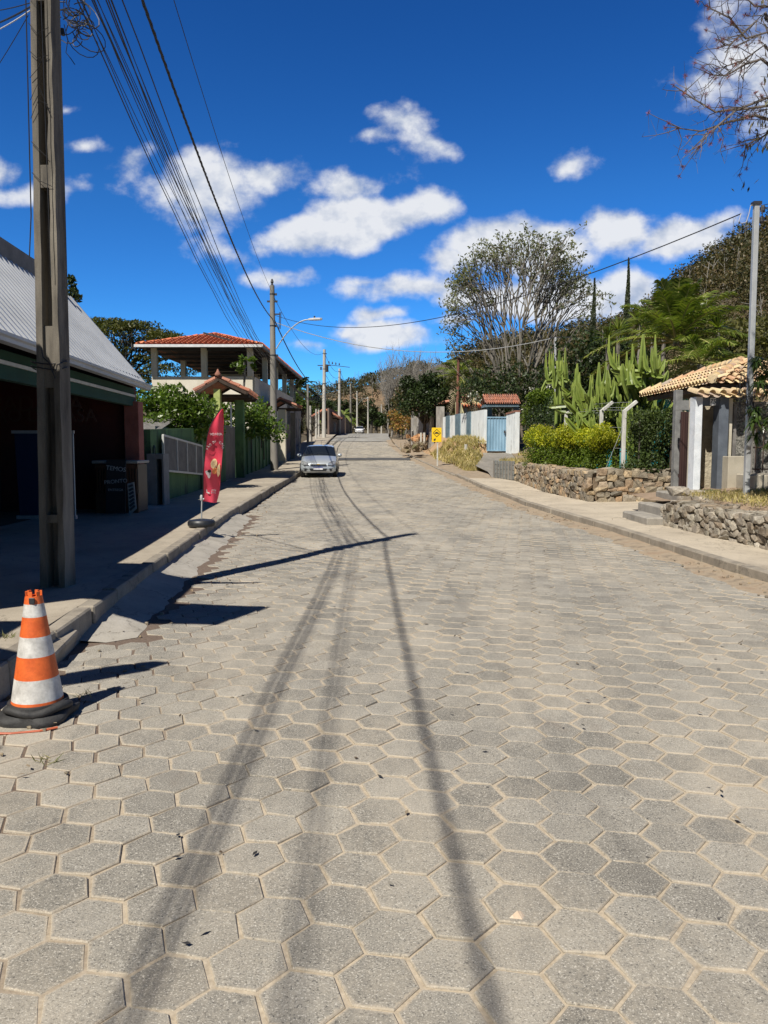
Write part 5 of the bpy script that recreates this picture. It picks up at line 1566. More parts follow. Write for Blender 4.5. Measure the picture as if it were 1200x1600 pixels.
# gatehouse
def gatehouse():
    zf = .70; Y = 16.2
    t = thing('gatehouse', 'tan clay tiled gatehouse with dark wooden door and grey and white columns', 'gatehouse', (6.9, 17, zf))
    # roof: eave corner near, hip
    cx, cy, ze = at(1112, 596, 17.3).x, 17.3, at(1112, 596, 17.3).z
    far = 22.0; rx = cx+1.35; ry = cy+1.55; rz = ze+.56; xr_ = cx+2.9
    hwx = rx-cx
    b = MB(); w = .195
    sl = math.hypot(hwx, rz-ze); L_ = far-cy; nu = int(L_/w); nv = 4
    tiles(b, Vector((cx, cy, ze)), (0, 1, 0), (hwx, 0, rz-ze), nu, nv, L_/nu, sl/nv, lambda u, v: v/sl <= min(u/(ry-cy), 1)+.08 and v/sl <= min((L_-u)/(.9), 1)+.10, seg=7, jit=.006, h=.33)
    sl2 = math.hypot(ry-cy, rz-ze); L2 = xr_-cx; nu2 = int(L2/w)
    tiles(b, Vector((cx, cy, ze)), (1, 0, 0), (0, ry-cy, rz-ze), nu2, 5, L2/nu2, sl2/5, lambda u, v: v/sl2 <= min(u, L2-u)/hwx+.08, seg=7, jit=.006, h=.33)
    tiles(b, Vector((xr_, cy, ze)), (0, 1, 0), (-hwx, 0, rz-ze), nu, nv, L_/nu, sl/nv, lambda u, v: v/sl <= min(u/(ry-cy), 1)+.08 and v/sl <= min((L_-u)/(.9), 1)+.10, seg=7)
    for a, c in (((cx, cy, ze+.03), (rx, ry, rz+.05)), ((rx, ry, rz+.05), (rx+.1, far-.9, rz+.05)), ((xr_, cy, ze+.03), (rx, ry, rz+.05)), ((rx+.1, far-.9, rz+.05), (cx, far, ze+.05))):
        a, c = Vector(a), Vector(c); n = int((c-a).length/.33)+1
        for i in range(n): 
            p0 = a.lerp(c, i/n); p1_ = a.lerp(c, (i+1.08)/n); b.tube([p0+Vector((0, 0, .03)), p1_], [.105, .085], 8)
    b.build('tile_roof', M['tile_tan'], t, smooth=70)
    wd = surf('old_rafter_wood', (.05, .03, .02), (.11, .07, .045), 5, .8, .3, 30)
    b = MB(); b.prism([(cx+.12, cy+.12, ze-.10), (xr_-.1, cy+.12, ze-.10), (xr_-.1, far-.1, ze-.10), (cx+.12, far-.1, ze-.10)], (0, 0, .05)); b.build('roof_lining', wd, t)
    b = MB(); b.span((cx+.18, cy+.1, ze-.10), (cx+.18, far-.1, ze-.10), .10, .12); b.span((cx+.1, cy+.16, ze-.16), (xr_-.1, cy+.16, ze-.16), .09, .12)
    for y in np.arange(cy+.4, far, .5): b.span((cx+.05, y, ze-.04), (cx+1.3, y, ze-.03), .05, .07)
    b.build('rafters', wd, t)
    # far grey post, wooden door
    pg = surf('grey_plastered_post', (.15, .15, .15), (.26, .26, .25), 4, .85, .2, 40)
    xa = at(1057, 700, 18.6).x
    b = MB(); b.box((xa, 18.6, (zf+ze)/2-.1), (.16, .2, ze-zf)); b.build('post', pg, t, bevel=.01)
    xd0, xd1 = at(1062, 700, 17.8).x, at(1088, 700, 17.8).x
    dm = surf('dark_wood_door', (.03, .014, .012), (.065, .030, .026), 3, .6, .2, 30, stretch=(4, 4, .3))
    b = MB(); n = 7
    for i in range(n):
        k = (i+.5)/n; b.box((xd0+(xd1-xd0)*k, 17.8, (zf+at(1070, 640, 17.8).z)/2-.05), ((xd1-xd0)/n*.86, .05, at(1070, 640, 17.8).z-zf))
    for zz in (.95, 1.7, 2.2): b.box(((xd0+xd1)/2, 17.84, zz), (xd1-xd0, .04, .09))
    door = b.build('door', dm, t, bevel=.004)
    b = MB(); b.box(((xd0+xd1)/2-.02, 17.85, (at(1070, 633, 17.8).z)), (xd1-xd0+.2, .12, .22)); b.build('door_lintel', pg, t)
    # front frame of the entrance
    Yf = 15.8
    wh = concrete('white_column_paint', (.62, .66, .70), (.80, .83, .86), (.35, .34, .32), 5, amt=.4); dk = surf('blue_grey_paint', (.085, .10, .125), (.13, .15, .18), 4, .6, .15, 60)
    xw0, xw1 = at(1084, 700, Yf).x, at(1095, 700, Yf).x; xk0, xk1 = at(1121, 700, Yf).x, at(1136, 700, Yf).x
    zt = at(1100, 620, Yf).z; zl = at(1100, 633.5, Yf).z
    b = MB(); b.box(((xw0+xw1)/2, Yf+.12, (zf+zt)/2-.1), (xw1-xw0, .30, zt-zf+.2)); b.build('white_column', wh, t, bevel=.008)
    b = MB(); b.box((xw1+.03, Yf+.46, (zf+zt)/2-.1), (.10, .34, zt-zf+.2)); b.build('inner_jamb', cream, t)
    b = MB(); b.box(((xk0+xk1)/2, Yf+.12, (zf+zt)/2-.1), (xk1-xk0, .30, zt-zf+.2)); b.build('grey_post', dk, t, bevel=.008)
    b = MB(); b.box(((xw1+xk0)/2, Yf+.13, (zt+zl)/2), (xk0-xw1-.004, .28, zt-zl)); lin = b.build('lintel', dk, t)
    sx0, sx1 = at(1110.5, 630, Yf).x, at(1118, 630, Yf).x; pc = at(1114.2, 627.5, Yf-.03)
    b = MB(); b.box((pc.x, Yf-.02, pc.z), (.115, .02, .155)); pl = b.build('number_plate', plain('plate_white', (.75, .75, .72), .5), lin, bevel=.004)
    lettering(pl, [('75', Vector((pc.x, Yf-.034, pc.z)), (1, 0, -.08), (0, 0, 1), .125)], M['wire'])
    # back walls
    bl = surf('beige_rough_render', (.36, .31, .22), (.52, .46, .34), 3, .92, .8, 14, dist=.04)
    b = MB(); b.wall((xw1+.12, Yf+.66), (at(1142, 700, Yf+.7).x, Yf+.66), zf-.2, 2.55, .16); b.build('rendered_wall', bl, t)
    b = MB(); b.wall((xk1+.02, Yf+.30), (xk1+.14, Yf+.32), zf-.2, zt-.02, .30); b.build('yellowish_edge', cream, t)
    sw = surf('roughcast', (.12, .115, .10), (.42, .40, .35), 26, .95, 1.0, 60, dist=.05, lo=.42, hi=.58)
    b = MB(); b.wall((xk1+.20, Yf+.45), (10.5, Yf+.2), zf-.2, 2.55, .18); b.build('roughcast_wall', sw, t)
    b = MB()
    for dx in (.06, .42, .52): b.box((xk1+.22+dx, Yf+.33, 1.65), (.07, .06, 1.6))
    b.build('pilaster', surf('old_plank', (.14, .13, .12), (.28, .26, .24), 4, .9, .3, 30), t)
    pb = concrete('beige_plaster_block', (.38, .34, .26), (.50, .45, .36), (.22, .19, .15), 2)
    b = MB(); x_a, x_b = at(1134, 740, 15.6).x, at(1166, 740, 15.6).x; b.prism([(x_a, 15.5, .5), (x_b, 15.5, .5), (x_b, 15.9, .5), (x_a, 15.9, .5)], (0, 0, at(1150, 713, 15.5).z-.5)); b.build('plaster_block', pb, t, bevel=.01)
    b = MB(); b.prism([(x_b-.3, 14.6, .5), (x_b+3, 14.2, .5), (x_b+3, 15.4, .5), (x_b-.3, 15.4, .5)], (0, 0, .58)); b.build('low_ledge', pb, t, bevel=.02)
    # small strip of tiles on the lintel
    b = MB(); tiles(b, Vector((xw0-.08, Yf-.16, zt+.02)), (1, 0, 0), (0, 1, .25), 7, 1, .22, .5, seg=7); b.build('lintel_tiles', M['tile_tan'], t, smooth=70)
    b = MB(); b.prism([(xd0+.28, 17.6, 1.72), (xd0+.44, 17.55, 1.66), (xd0+.3, 17.6, 1.80)], (0, .02, 0)); b.build('door_letter', M['white_post'], door)
gatehouse()
# low weeds in front of gate
M['grass_green'] = leafm('short_grass', [(.09, .12, .035), (.16, .17, .06), (.22, .19, .09)])
M['dry_grass'] = leafm('dry_grass_blade', [(.42, .33, .13), (.58, .46, .23), (.30, .27, .09), (.50, .42, .18), (.62, .50, .30)], .35)
def grass_patch(name, label, pts, per, h, mat, spread, kind='stuff', cat='grass', wd=.012):
    cen = cloud_pts(pts, per, spread, flat=.05); n = len(cen)
    d = nr.normal(size=(n, 3))*.45; d[:, 2] = 1; d = unit(d)
    l = h*(.5+.8*nr.random(n)); cen[:, 2] += l*.4
    V = leaf_quads(cen, 1.0, 1.0, 0, 0, dirs=d, jit=.15)
    mid = V.mean(axis=1, keepdims=True)
    dd = (V[:, 2]-V[:, 0]); dd = unit(dd); ss = unit(V[:, 1]-V[:, 3])
    V = np.stack([mid[:, 0]-dd*l[:, None]*.5-ss*wd*.5, mid[:, 0]-dd*l[:, None]*.5+ss*wd*.5, mid[:, 0]+dd*l[:, None]*.1+ss*wd*.45, mid[:, 0]+dd*l[:, None]*.5+nr.normal(size=(n, 3))*h*.12], axis=1)
    o = quads_mesh(name, V, mat, at_=tuple(pts[0])); props(o, label, cat if kind == 'thing' else None, None, None if kind == 'thing' else kind)
    return o
grass_patch('short_grass', 'short green weeds growing at the foot of the grey gate post', [at(1105+12*i, 768, 15.4) for i in range(5)], 160, .07, M['grass_green'], .22)
grass_patch('dry_straw', 'dry straw and dead leaves lying on the brown bank at the right edge', [(x_, y_, .72+.05*(x_-5.6)) for x_ in (5.9, 6.3, 6.8, 7.3) for y_ in (11.5, 12.5, 13.3, 14.2)], 170, .10, M['dry_grass'], .4)
# dark rusty mesh gate at far right
b = MB()
for i in range(9):
    x = 6.9+.14*i; b.tube([(x, 14.3, 1.15), (x, 14.3, 2.0)], .012, 4)
for z in (1.2, 1.6, 1.98): b.tube([(6.85, 14.3, z), (8.1, 14.3, z)], .015, 5)
o = b.build('rusty_mesh_gate', surf('rusty_iron', (.05, .03, .025), (.12, .07, .05), 8, .8, .2, 40), at_=(7.4, 14.3, 1.1)); props(o, 'dark rusty wire mesh gate at the right edge below the big leafy plant', 'gate')

# whitewashed bent concrete fence posts with wires
FP = [(973, 726, 627, 20.9, 3), (1000, 726, 622, 20.9, 0), (938, 706, 628, 22.9, 2), (883, 700, 634, 24.9, 1), (907, 690, 640, 25, 0)]
posts = []
for (px, yb, yt, Y, kk), lb in zip(FP, ('tall whitewashed fence post with bent top at the corner of the garden wall', '', 'whitewashed fence post with bent top behind the right end of the hedge', 'whitewashed fence post with bent top behind the middle of the hedge', '')):
    if not lb: continue
    x = at(px, yb, Y).x; z0 = .72; zt = at(px, yt, Y).z
    zk = zt-.24
    b = MB(); b.span((x, Y, z0-.3), (x+.01, Y, zk), .105, .105, up=Vector((0, 1, 0))); b.span((x+.01, Y, zk-.03), (x+.34, Y+.02, zt), .095, .10, up=Vector((0, 1, 0)))
    o = b.build('fence_post', M['white_post'], at_=(x, Y, z0), bevel=.012); props(o, lb, 'fence post'); posts.append((x, Y, z0, zt, zk))
b = MB()
for i in range(len(posts)-1):
    a, c = posts[i], posts[i+1]
    for f_ in (.45, .75, 1.0): b.tube([(a[0], a[1]-.06, a[2]+(a[4]-a[2])*f_), (c[0], c[1]-.06, c[2]+(c[4]-c[2])*f_)], .005, 4)
    for q in (.3, .9): b.tube([(a[0]+.25*q, a[1], a[4]+(a[3]-a[4])*q), (c[0]+.25*q, c[1], c[4]+(c[3]-c[4])*q)], .005, 4)
a = posts[0]
b.tube([(a[0]-.02, a[1]-.05, a[4]-.4), (a[0]-.55, a[1]+.1, a[2]-.0)], .006, 4)
o = b.build('fence_wire', M['steel'], at_=(posts[1][0], posts[1][1], 1.5)); props(o, 'thin wires strung between the whitewashed fence posts above the hedge', 'fence wire')

# stacked grey blocks at the driveway
def blocks():
    a = G(772, 747, .1); c = G(804, 752, .1)
    t = thing('block_stack', 'small stack of grey concrete blocks at the driveway edge left of the rubble wall', 'block stack', tuple(a))
    m_ = rubble_material('grey_block', [(.16, .17, .16), (.23, .24, .23), (.19, .19, .18)])
    hh = at(772, 719, a.y).z-a.z; b = MB(); rows, cols_ = 4, 7
    for r in range(rows):
        for k in range(cols_):
            u0 = k/cols_; p_ = a.lerp(c, u0+.5/cols_)
            b.box((p_.x, p_.y+.0, a.z+hh*(r+.5)/rows), ((c.x-a.x)/cols_*.93, .2, hh/rows*.92))
    b.build('blocks', m_, t, bevel=.008)
    b = MB(); b.wall((a.x+.03, a.y+.17), (c.x-.02, c.y+.17), a.z, a.z+hh-.02, .12); b.build('mortar', M['pole_grey'], t)
blocks()
# driveway ramp up to the blue gate
gz = at(775, 707, 44).z
def ramp():
    b = MB(); vs = []
    rows = [(31.6, rk(31.6)+1.2, 6.6, H(31)+.11), (34, rk(34)+1.45, 5.9, H(34)+.22), (37, 4.4, 6.3, H(37)+.34), (40, 5.0, 6.9, (H(40)+gz)/2+.02), (42.5, 5.5, 7.2, gz-.12), (44.6, 5.7, 7.4, gz)]
    for (y, xa, xb, z) in rows:
        for i in range(5): vs.append((xa+(xb-xa)*i/4, y, z+.02*math.sin(i*2+y)))
    b.add(vs, [(j*5+i, j*5+i+1, (j+1)*5+i+1, (j+1)*5+i) for j in range(len(rows)-1) for i in range(4)])
    o = b.build('driveway_ramp', concrete('dirty_ramp', (.19, .175, .15), (.30, .27, .23), (.09, .08, .07), 1.5, (1, .4, 1), .6), smooth=60); props(o, kind='structure')
ramp()
# earth mound with dry grass
def mound_z(x, y):
    t = smooth(36.2, 41, y)*(1-smooth(54, 58, y))
    xl = rk(y)+1.2; xr_ = float(np.interp(y, [36, 39, 44, 60], [3.9, 5.0, 5.75, 4.4]))
    k = smooth(0, 1.6, x-xl)*(1-smooth(xr_-.9, xr_-.1, x) if y < 44.3 else 1)
    return H(y)+(.05 if k > .001 else -.12)+t*k*(1.15+.12*math.sin(x*4+y))
b = MB(); vs = []; xs = [1.6+.25*i for i in range(0, 24)]; ys = [36+.5*i for i in range(0, 46)]
for y in ys:
    for x in xs: vs.append((x, y, mound_z(x, y) if x > rk(y)+.6 else H(y)-.2))
n = len(xs)
b.add(vs, [(j*n+i, j*n+i+1, (j+1)*n+i+1, (j+1)*n+i) for j in range(len(ys)-1) for i in range(n-1)])
o = b.build('earth_mound', surf('orange_earth', (.30, .19, .10), (.46, .30, .17), 1.4, .95, .6, 20, c3=(.36, .24, .13)), smooth=60); props(o, kind='structure')
pts = []
for _ in range(240):
    y = rnd.uniform(36.8, 50); xr_ = float(np.interp(y, [36, 39, 44, 60], [3.8, 4.9, 5.6, 4.4])); x = rnd.uniform(rk(y)+1.3, xr_)
    pts.append((x, y, mound_z(x, y)))
grass_patch('dry_grass', 'tall dry yellow grass covering the earth mound behind the yellow road sign', pts, 48, .36, M['dry_grass'], .28, wd=.02)
pts = [(rnd.uniform(7.4, 9.0), rnd.uniform(38, 43), gz-.3) for _ in range(40)]+[(rnd.uniform(5.5, 6.6), rnd.uniform(32.5, 36), H(34)+.45) for _ in range(46)]
grass_patch('dry_grass', 'dry straw coloured grass beside the driveway ramp right of the blue gate', pts, 50, .4, M['dry_grass'], .3, wd=.018)
# soil bank to the right of driveway
vs = [(5.45, 31.2, H(31)+.1), (9.5, 31.2, H(31)+1.0), (6.0, 35, H(35)+.1), (9.5, 35, 1.3), (6.9, 40, 1.0), (9.5, 40, 1.6), (7.3, 44.9, gz+.1), (10, 44.9, gz+.7)]
b = MB(); b.add(vs+[(x, y, -.3) for x, y, z in vs], [(0, 1, 3, 2), (2, 3, 5, 4), (4, 5, 7, 6), (0, 8, 9, 1), (0, 2, 10, 8), (2, 4, 12, 10), (4, 6, 14, 12)])
o = b.build('driveway_bank', M['earth']); props(o, kind='structure')
# debris piles
for k, (px, py, Y, lb, col_, w) in enumerate(((655, 684, 58, 'heap of orange soil beside the white block wall', 'sandy', .62), (648, 700, 50, 'pile of dead grey brush at the road edge left of the yellow sign', 'earth', .7), (600, 0, 0, '', '', 0))):
    if not lb: continue
    p_ = at(px, py, Y); b = MB()
    for _ in range(26 if k == 0 else 10): stone(b, p_+Vector((rnd.gauss(0, .55)*w, rnd.gauss(0, 1.2)*w, rnd.uniform(-.3, .35)*w)), .6*w, .8*w, .45*w)
    if k == 0: m_ = surf('orange_soil', (.42, .22, .10), (.60, .34, .17), 2, .95, .5, 30)
    else:
        m_ = M['earth']
        for _ in range(60):
            q = p_+Vector((rnd.gauss(0, .4), rnd.gauss(0, .5), rnd.uniform(-.2, .2))); b.tube([q, q+Vector((rnd.gauss(0, .4), rnd.gauss(0, .4), rnd.uniform(0, .5)))], .02, 4)
    o = b.build('soil_heap' if k == 0 else 'brush_pile', m_, at_=tuple(p_)); props(o, lb, 'soil heap' if k == 0 else 'brush pile')
for k, (px, yb, yt, Y) in enumerate(((602, 0, 0, 0), (645, 683, 672, 60), (658, 690, 676, 55), (663, 692, 676, 54), (728, 706, 694, 42))):
    if not yb: continue
    a = at(px, yb+4, Y); c = at(px, yt, Y); b = MB(); b.tube([a, c], .08, 7); o = b.build('stake', M['pole_pale'], at_=tuple(a))
    props(o, ['', 'short pale stake farthest up the right verge', 'short pale stake in the dry verge left of its neighbour', 'short pale stake nearest the yellow sign post', 'small pale stake standing in the dry grass mound'][k], 'stake')

# yellow road sign
def sign():
    S = at(682.3, 679.5, 41.0); S0 = Vector((S.x+.05, 41.05, H(41)+.2))
    t = thing('road_sign', 'yellow rectangular speed bump warning sign on a pale post', 'road sign', tuple(S0))
    ye = plain('sign_yellow', (.85, .55, .01), .5, var=.04); bk = plain('sign_black', (.015, .015, .015), .6)
    b = MB(); b.span(S0-Vector((0, 0, .3)), Vector((S0.x, S0.y, S.z+.3)), .07, .07, up=Vector((0, 1, 0))); b.build('post', M['white_post'], t)
    w, h = .52, .76
    b = MB(); b.box((S.x, 41.0, S.z), (w, .02, h)); pn = b.build('sign_panel', ye, t, bevel=.006)
    Y = 40.985; z = S.z+.10; b = MB(); e = .20; wd = .022
    q = [Vector((S.x+dx, Y, z+dz)) for dx, dz in ((0, e), (e, 0), (0, -e), (-e, 0))]
    for i in range(4): b.span(q[i], q[(i+1) % 4], .01, wd, up=Vector((0, 0, 1)))
    b.build('diamond_outline', bk, pn)
    b = MB(); b.prism([(S.x-.13, Y, z-.03), (S.x+.13, Y, z-.03), (S.x+.11, Y, z+.0), (S.x+.04, Y, z+.055), (S.x-.04, Y, z+.055), (S.x-.11, Y, z)], (0, -.008, 0)); b.build('bump_symbol', bk, pn)
    b = MB(); a = Vector((S.x-.16, Y, S.z-.30))
    b.prism([a, a+Vector((.10, 0, .0)), a+Vector((.07, 0, .03)), a+Vector((.12, 0, .08)), a+Vector((.08, 0, .12)), a+Vector((.03, 0, .07)), a+Vector((0, 0, .10))], (0, -.008, 0)); b.build('arrow_symbol', bk, pn)
sign()

# blue and white striped wall, blue sheet gate, small tiled roof
def bluegate():
    whs = NT('stained_whitewash'); f = whs.noise(2.0, 7, .7, stretch=(1, 1, .3)); c = whs.ramp(f, [(.3, (.60, .63, .63)), (.6, (.80, .83, .83))])
    sz = whs.n('ShaderNodeSeparateXYZ'); whs.l(whs.tc.outputs['Object'], sz.inputs[0])
    c = whs.mix(whs.ramp(whs.noise(3.2, 7, .75, stretch=(1, 1, .25)), [(.55, 0), (.68, .7)]), c, (.16, .15, .13)); whs.col(c); whs.rough(.9)
    bl = surf('blue_grey_paint_wall', (.10, .16, .20), (.17, .25, .30), 3, .8, .2, 30)
    A = at(758, 690, 44.6); B = at(694, 690, 53.5)
    t = thing('striped_wall', 'white and blue grey striped garden wall rising behind the dry grass', 'wall', (A.x, 44.6, gz))
    A = Vector((A.x, 44.6, 0)); B = Vector((B.x, 53.5, 0)); n = (B-A).normalized(); out = Vector((n.y, -n.x, 0)); out = -out if out.x > 0 else out
    zA, zB = at(757, 640, 44.6).z, at(697, 652, 53.5).z
    stops = [(0, .27, 0), (.27, .36, 1), (.36, .52, 0), (.52, .64, 1), (.64, .80, 0), (.80, .90, 1), (.90, 1, 0)]
    for a, c, k in stops:
        z0, z1 = zA+(zB-zA)*a, zA+(zB-zA)*c
        off = out*(.06 if k else 0)
        b = MB(); b.wall(A.lerp(B, a)+off, A.lerp(B, c)+off, gz-1.2, z0+(.03 if k else 0), .20, gz-1.0, z1+(.03 if k else 0)); b.build('pilaster' if k else 'wall_panel', bl if k else whs.m, t)
    b = MB(); b.wall(A+out*.16, A.lerp(B, .3)+out*.16, gz-1.2, gz+.45, .12, gz-1, gz+.5); b.build('base_course', bl, t)
    # gate
    g0 = at(760, 706, 44.2); g1 = at(792, 706, 44.2); zt = at(775, 652, 44.2).z
    t = thing('metal_gate', 'light blue corrugated sheet metal gate between whitewashed posts', 'gate', tuple(g0))
    bm_ = NT('light_blue_gate_paint'); f = bm_.noise(2, 6, .7, stretch=(1, 1, .4)); bm_.col(bm_.ramp(f, [(.3, (.16, .28, .38)), (.65, (.27, .42, .54))])); bm_.rough(.55)
    b = MB(); n_ = 7; vs = []
    line = []
    for i in range(n_):
        for ds, of in ((0, 0), (.08, .05), (.16, .05), (.24, 0), (.9, 0)):
            line.append(((i+ds)/n_, of))
    line.append((1, 0))
    for k, of in line:
        for z in (g0.z+.05, zt): vs.append((g0.x+(g1.x-g0.x)*k, 44.2-of, z))
    b.add(vs, [(2*i, 2*i+2, 2*i+3, 2*i+1) for i in range(len(line)-1)]); leaf = b.build('gate_leaf', bm_.m, t)
    b = MB(); b.span((g0.x, 44.17, zt), (g1.x, 44.17, zt), .06, .06); b.span((g0.x, 44.17, g0.z+.07), (g1.x, 44.17, g0.z+.07), .06, .06); b.build('gate_frame', bm_.m, t)
    b = MB(); b.box((g1.x-.15, 44.1, (g0.z+zt)/2+.15), (.10, .06, .16)); b.build('handle', M['dark_metal'], leaf)
    # right whitewashed wall
    a, c = at(793.5, 700, 44.2), at(808, 700, 42.8)
    t = thing('gate_wall', 'short whitewashed wall with sloped terracotta cap right of the blue gate', 'wall', tuple(a))
    b = MB(); b.wall((a.x, 44.2), (c.x, 42.8), gz-.6, at(794, 648, 44.2).z, .25, gz-.6, at(807, 644, 42.8).z); b.build('wall_panel', whs.m, t)
    b = MB(); b.wall((a.x, 44.2), (c.x, 42.8), at(794, 648, 44.2).z, at(794, 646, 44.2).z+.02, .32, at(807, 644, 42.8).z, at(807, 642, 42.8).z+.03); b.build('wall_cap', M['tile_old'], t)
    # roof over gate
    t = thing('gate_roof', 'low reddish tiled roof on a blue grey frame over the light blue gate', 'gate roof', (g0.x, 45.2, gz))
    l_, r_ = at(757, 630, 44.6), at(812, 629, 44.6); ztop = at(780, 617, 45.8).z
    b = MB(); nu = 16; tiles(b, Vector((l_.x, 44.5, l_.z)), (1, 0, 0), (0, 1.1, ztop-l_.z), nu, 3, (r_.x-l_.x)/nu, .42)
    tiles(b, Vector((l_.x, 46.7, l_.z)), (1, 0, 0), (0, -1.1, ztop-l_.z), nu, 3, (r_.x-l_.x)/nu, .42); b.build('tile_roof', M['tile_old'], t, smooth=60)
    b = MB(); b.box(((l_.x+r_.x)/2, 45.5, l_.z-.13), (r_.x-l_.x-.1, 1.9, .14)); b.build('roof_beam', bl, t)
    for k, px in enumerate((764, 806)):
        p_ = at(px, 690, 45.4); b = MB(); b.box((p_.x, 45.4, (gz+l_.z)/2-.1), (.3, .3, l_.z-gz)); b.build('post', bl, t)
bluegate()
# small yellow house behind
def yhouse():
    Y = 62; t = thing('yellow_house', 'small pale yellow gabled house end seen above the striped wall', 'house', tuple(at(735, 650, Y)))
    yl = surf('pale_yellow_render', (.62, .56, .30), (.74, .68, .40), 1.5, .9, .1, 30)
    q = [at(722, 665, Y), at(753, 665, Y), at(753, 627, Y), at(739, 612, Y), at(722, 622, Y)]
    b = MB(); b.prism(q, (0, 6, 0)); b.build('wall', yl, t)
    b = MB(); o_ = at(722, 637, Y-1.3); e_ = at(753, 637, Y-1.3); tiles(b, o_, (1, 0, 0), (0, 1.2, .35), 7, 3, (e_.x-o_.x)/7, .42); b.build('porch_roof', M['tile_red'], t, smooth=60)
    for px in (728, 741): 
        b = MB(); p_ = at(px, 650, Y-1.2); b.box((p_.x, p_.y, p_.z), (.2, .2, 1.3)); b.build('porch_post', cream, t)
    b = MB(); b.span(at(721, 621, Y-.15), at(739, 611, Y-.15), .25, .10); b.span(at(739, 611, Y-.15), at(754, 626, Y-.15), .25, .10); b.build('roof_edge', M['tile_old'], t)
yhouse()
# block wall with openings farther left
def blockwall():
    wb = surf('pale_block', (.30, .28, .25), (.50, .47, .42), 1.4, .9, .2, 20)
    A = at(692, 690, 54.2); B = at(644, 682, 63)
    t = thing('block_wall', 'pale grey block wall with dark openings behind the dark green tree', 'wall', tuple(A))
    A = Vector((A.x, 54.2, 0)); B = Vector((B.x, 63, 0))
    for i, (a, c, h) in enumerate(((0, .16, 2.5), (.30, .50, 2.5), (.56, .80, 2.3), (.9, 1.0, 2.3))):
        b = MB(); p_, q = A.lerp(B, a), A.lerp(B, c); b.wall(p_, q, H(p_.y)+.2, H(p_.y)+h+.8, .2, H(q.y)+.2, H(q.y)+h+.8); b.build('wall_panel', wb, t)
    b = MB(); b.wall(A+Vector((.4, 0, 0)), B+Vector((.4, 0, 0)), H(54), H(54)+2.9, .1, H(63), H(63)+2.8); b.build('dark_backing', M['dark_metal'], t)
    b = MB(); p_, q = A.lerp(B, .25), A.lerp(B, .95); tiles(b, Vector((p_.x-.1, p_.y, H(p_.y)+3.3)), (q-p_).normalized(), (1.3, 0, .4), 16, 3, (q-p_).length/16, .42); b.build('tile_roof', M['tile_old'], t, smooth=60)
blockwall()
a = at(714, 650, 50.5); c = at(716.5, 559, 50.5)
b = MB(); b.tube([a-Vector((0, 0, 1)), c], [.10, .09], 8); o = b.build('wooden_pole', surf('red_brown_wood', (.16, .065, .045), (.26, .11, .07), 3, .8, .2, 20, stretch=(1, 1, .2)), at_=tuple(a)); props(o, 'tall reddish brown wooden pole rising behind the striped wall', 'pole')
# turquoise building behind the cactus garden
def teal():
    t = thing('turquoise_house', 'turquoise painted house glimpsed between the cactus stems and the gatehouse', 'house', (9.6, 29.3, 1))
    tq = surf('turquoise_paint', (.02, .30, .33), (.035, .40, .42), 2, .7, .1, 30)
    b = MB(); b.box((9.6, 30.4, 2.0), (4.6, 2.0, 2.9)); b.build('wall', tq, t)
    b = MB(); b.box((9.6, 30.3, 3.5), (5.0, 2.6, .12)); b.build('roof', M['tile_old'], t)
    b = MB(); b.box((9.4, 29.36, 2.1), (.8, .06, .9)); b.build('window', M['dark_metal'], t)
teal()

# ---------------------------------------------------------------- litter in the gutters
def litter():
    P_ = []
    for _ in range(900):
        y = 2.5+rnd.random()**1.6*34
        side = rnd.random()
        if side < .5: x = rk(y)-abs(rnd.gauss(0, .28)); z = H(y)+.02
        elif side < .72: x = rk(y)+.15+rnd.random()*1.1; z = H(y)+.15
        elif side < .9: x = lk(y)+.05+abs(rnd.gauss(0, .35)); z = H(y)+.03
        else: x = lk(y)-.2-rnd.random()*1.5; z = H(y)+SW+.02
        P_.append((x, y, z))
    for _ in range(260):
        y = 1.8+rnd.random()*16; P_.append((rnd.uniform(lk(y)+.4, rk(y)-.4), y, H(y)+.014))
    P_ = np.array(P_); d = nr.normal(size=P_.shape); d[:, 2] *= .15
    V = leaf_quads(P_, .035, .018, 0, 3, dirs=d, jit=.05)
    o = quads_mesh('leaf_litter', V, leafm('litter_leaf', [(.05, .04, .03), (.16, .11, .06), (.30, .24, .16), (.03, .028, .025), (.42, .38, .3)], 0)); props(o, kind='stuff'); o['label'] = 'small dry leaves and grit scattered along the gutters and pavements'
    b = MB()
    for _ in range(420):
        y = 3+rnd.random()**1.4*26; x = rk(y)-abs(rnd.gauss(0, .22)) if rnd.random() < .7 else lk(y)+abs(rnd.gauss(0, .4))
        s_ = rnd.uniform(.012, .035); stone(b, (x, y, H(y)+.016), s_, s_, s_*.7)
    o = b.build('gutter_gravel', M['rubble']); props(o, kind='stuff'); o['label'] = 'loose small stones lying in the road gutters'
litter()
# ---------------------------------------------------------------- vegetation
bark = surf('grey_bark', (.13, .115, .095), (.27, .25, .215), 4, .9, .5, 20, stretch=(1, 1, .3))
bark_dark = surf('dark_bark', (.05, .042, .034), (.11, .095, .075), 4, .9, .5, 20, stretch=(1, 1, .3))
bark_pale = surf('pale_bark', (.17, .155, .135), (.30, .28, .25), 4, .9, .3, 20, stretch=(1, 1, .3))
L_mid = leafm('mid_green_leaf', [(.035, .065, .015), (.06, .10, .022), (.085, .13, .03), (.05, .085, .02)])
L_cit = leafm('glossy_green_leaf', [(.05, .09, .012), (.09, .15, .02), (.15, .21, .035), (.06, .11, .018)], .3, .35)
L_dk = leafm('deep_green_leaf', [(.018, .032, .010), (.032, .052, .015), (.05, .075, .022)], .2)
L_olive = leafm('olive_leaf', [(.07, .075, .022), (.115, .11, .032), (.16, .15, .045), (.06, .065, .02)], .25)
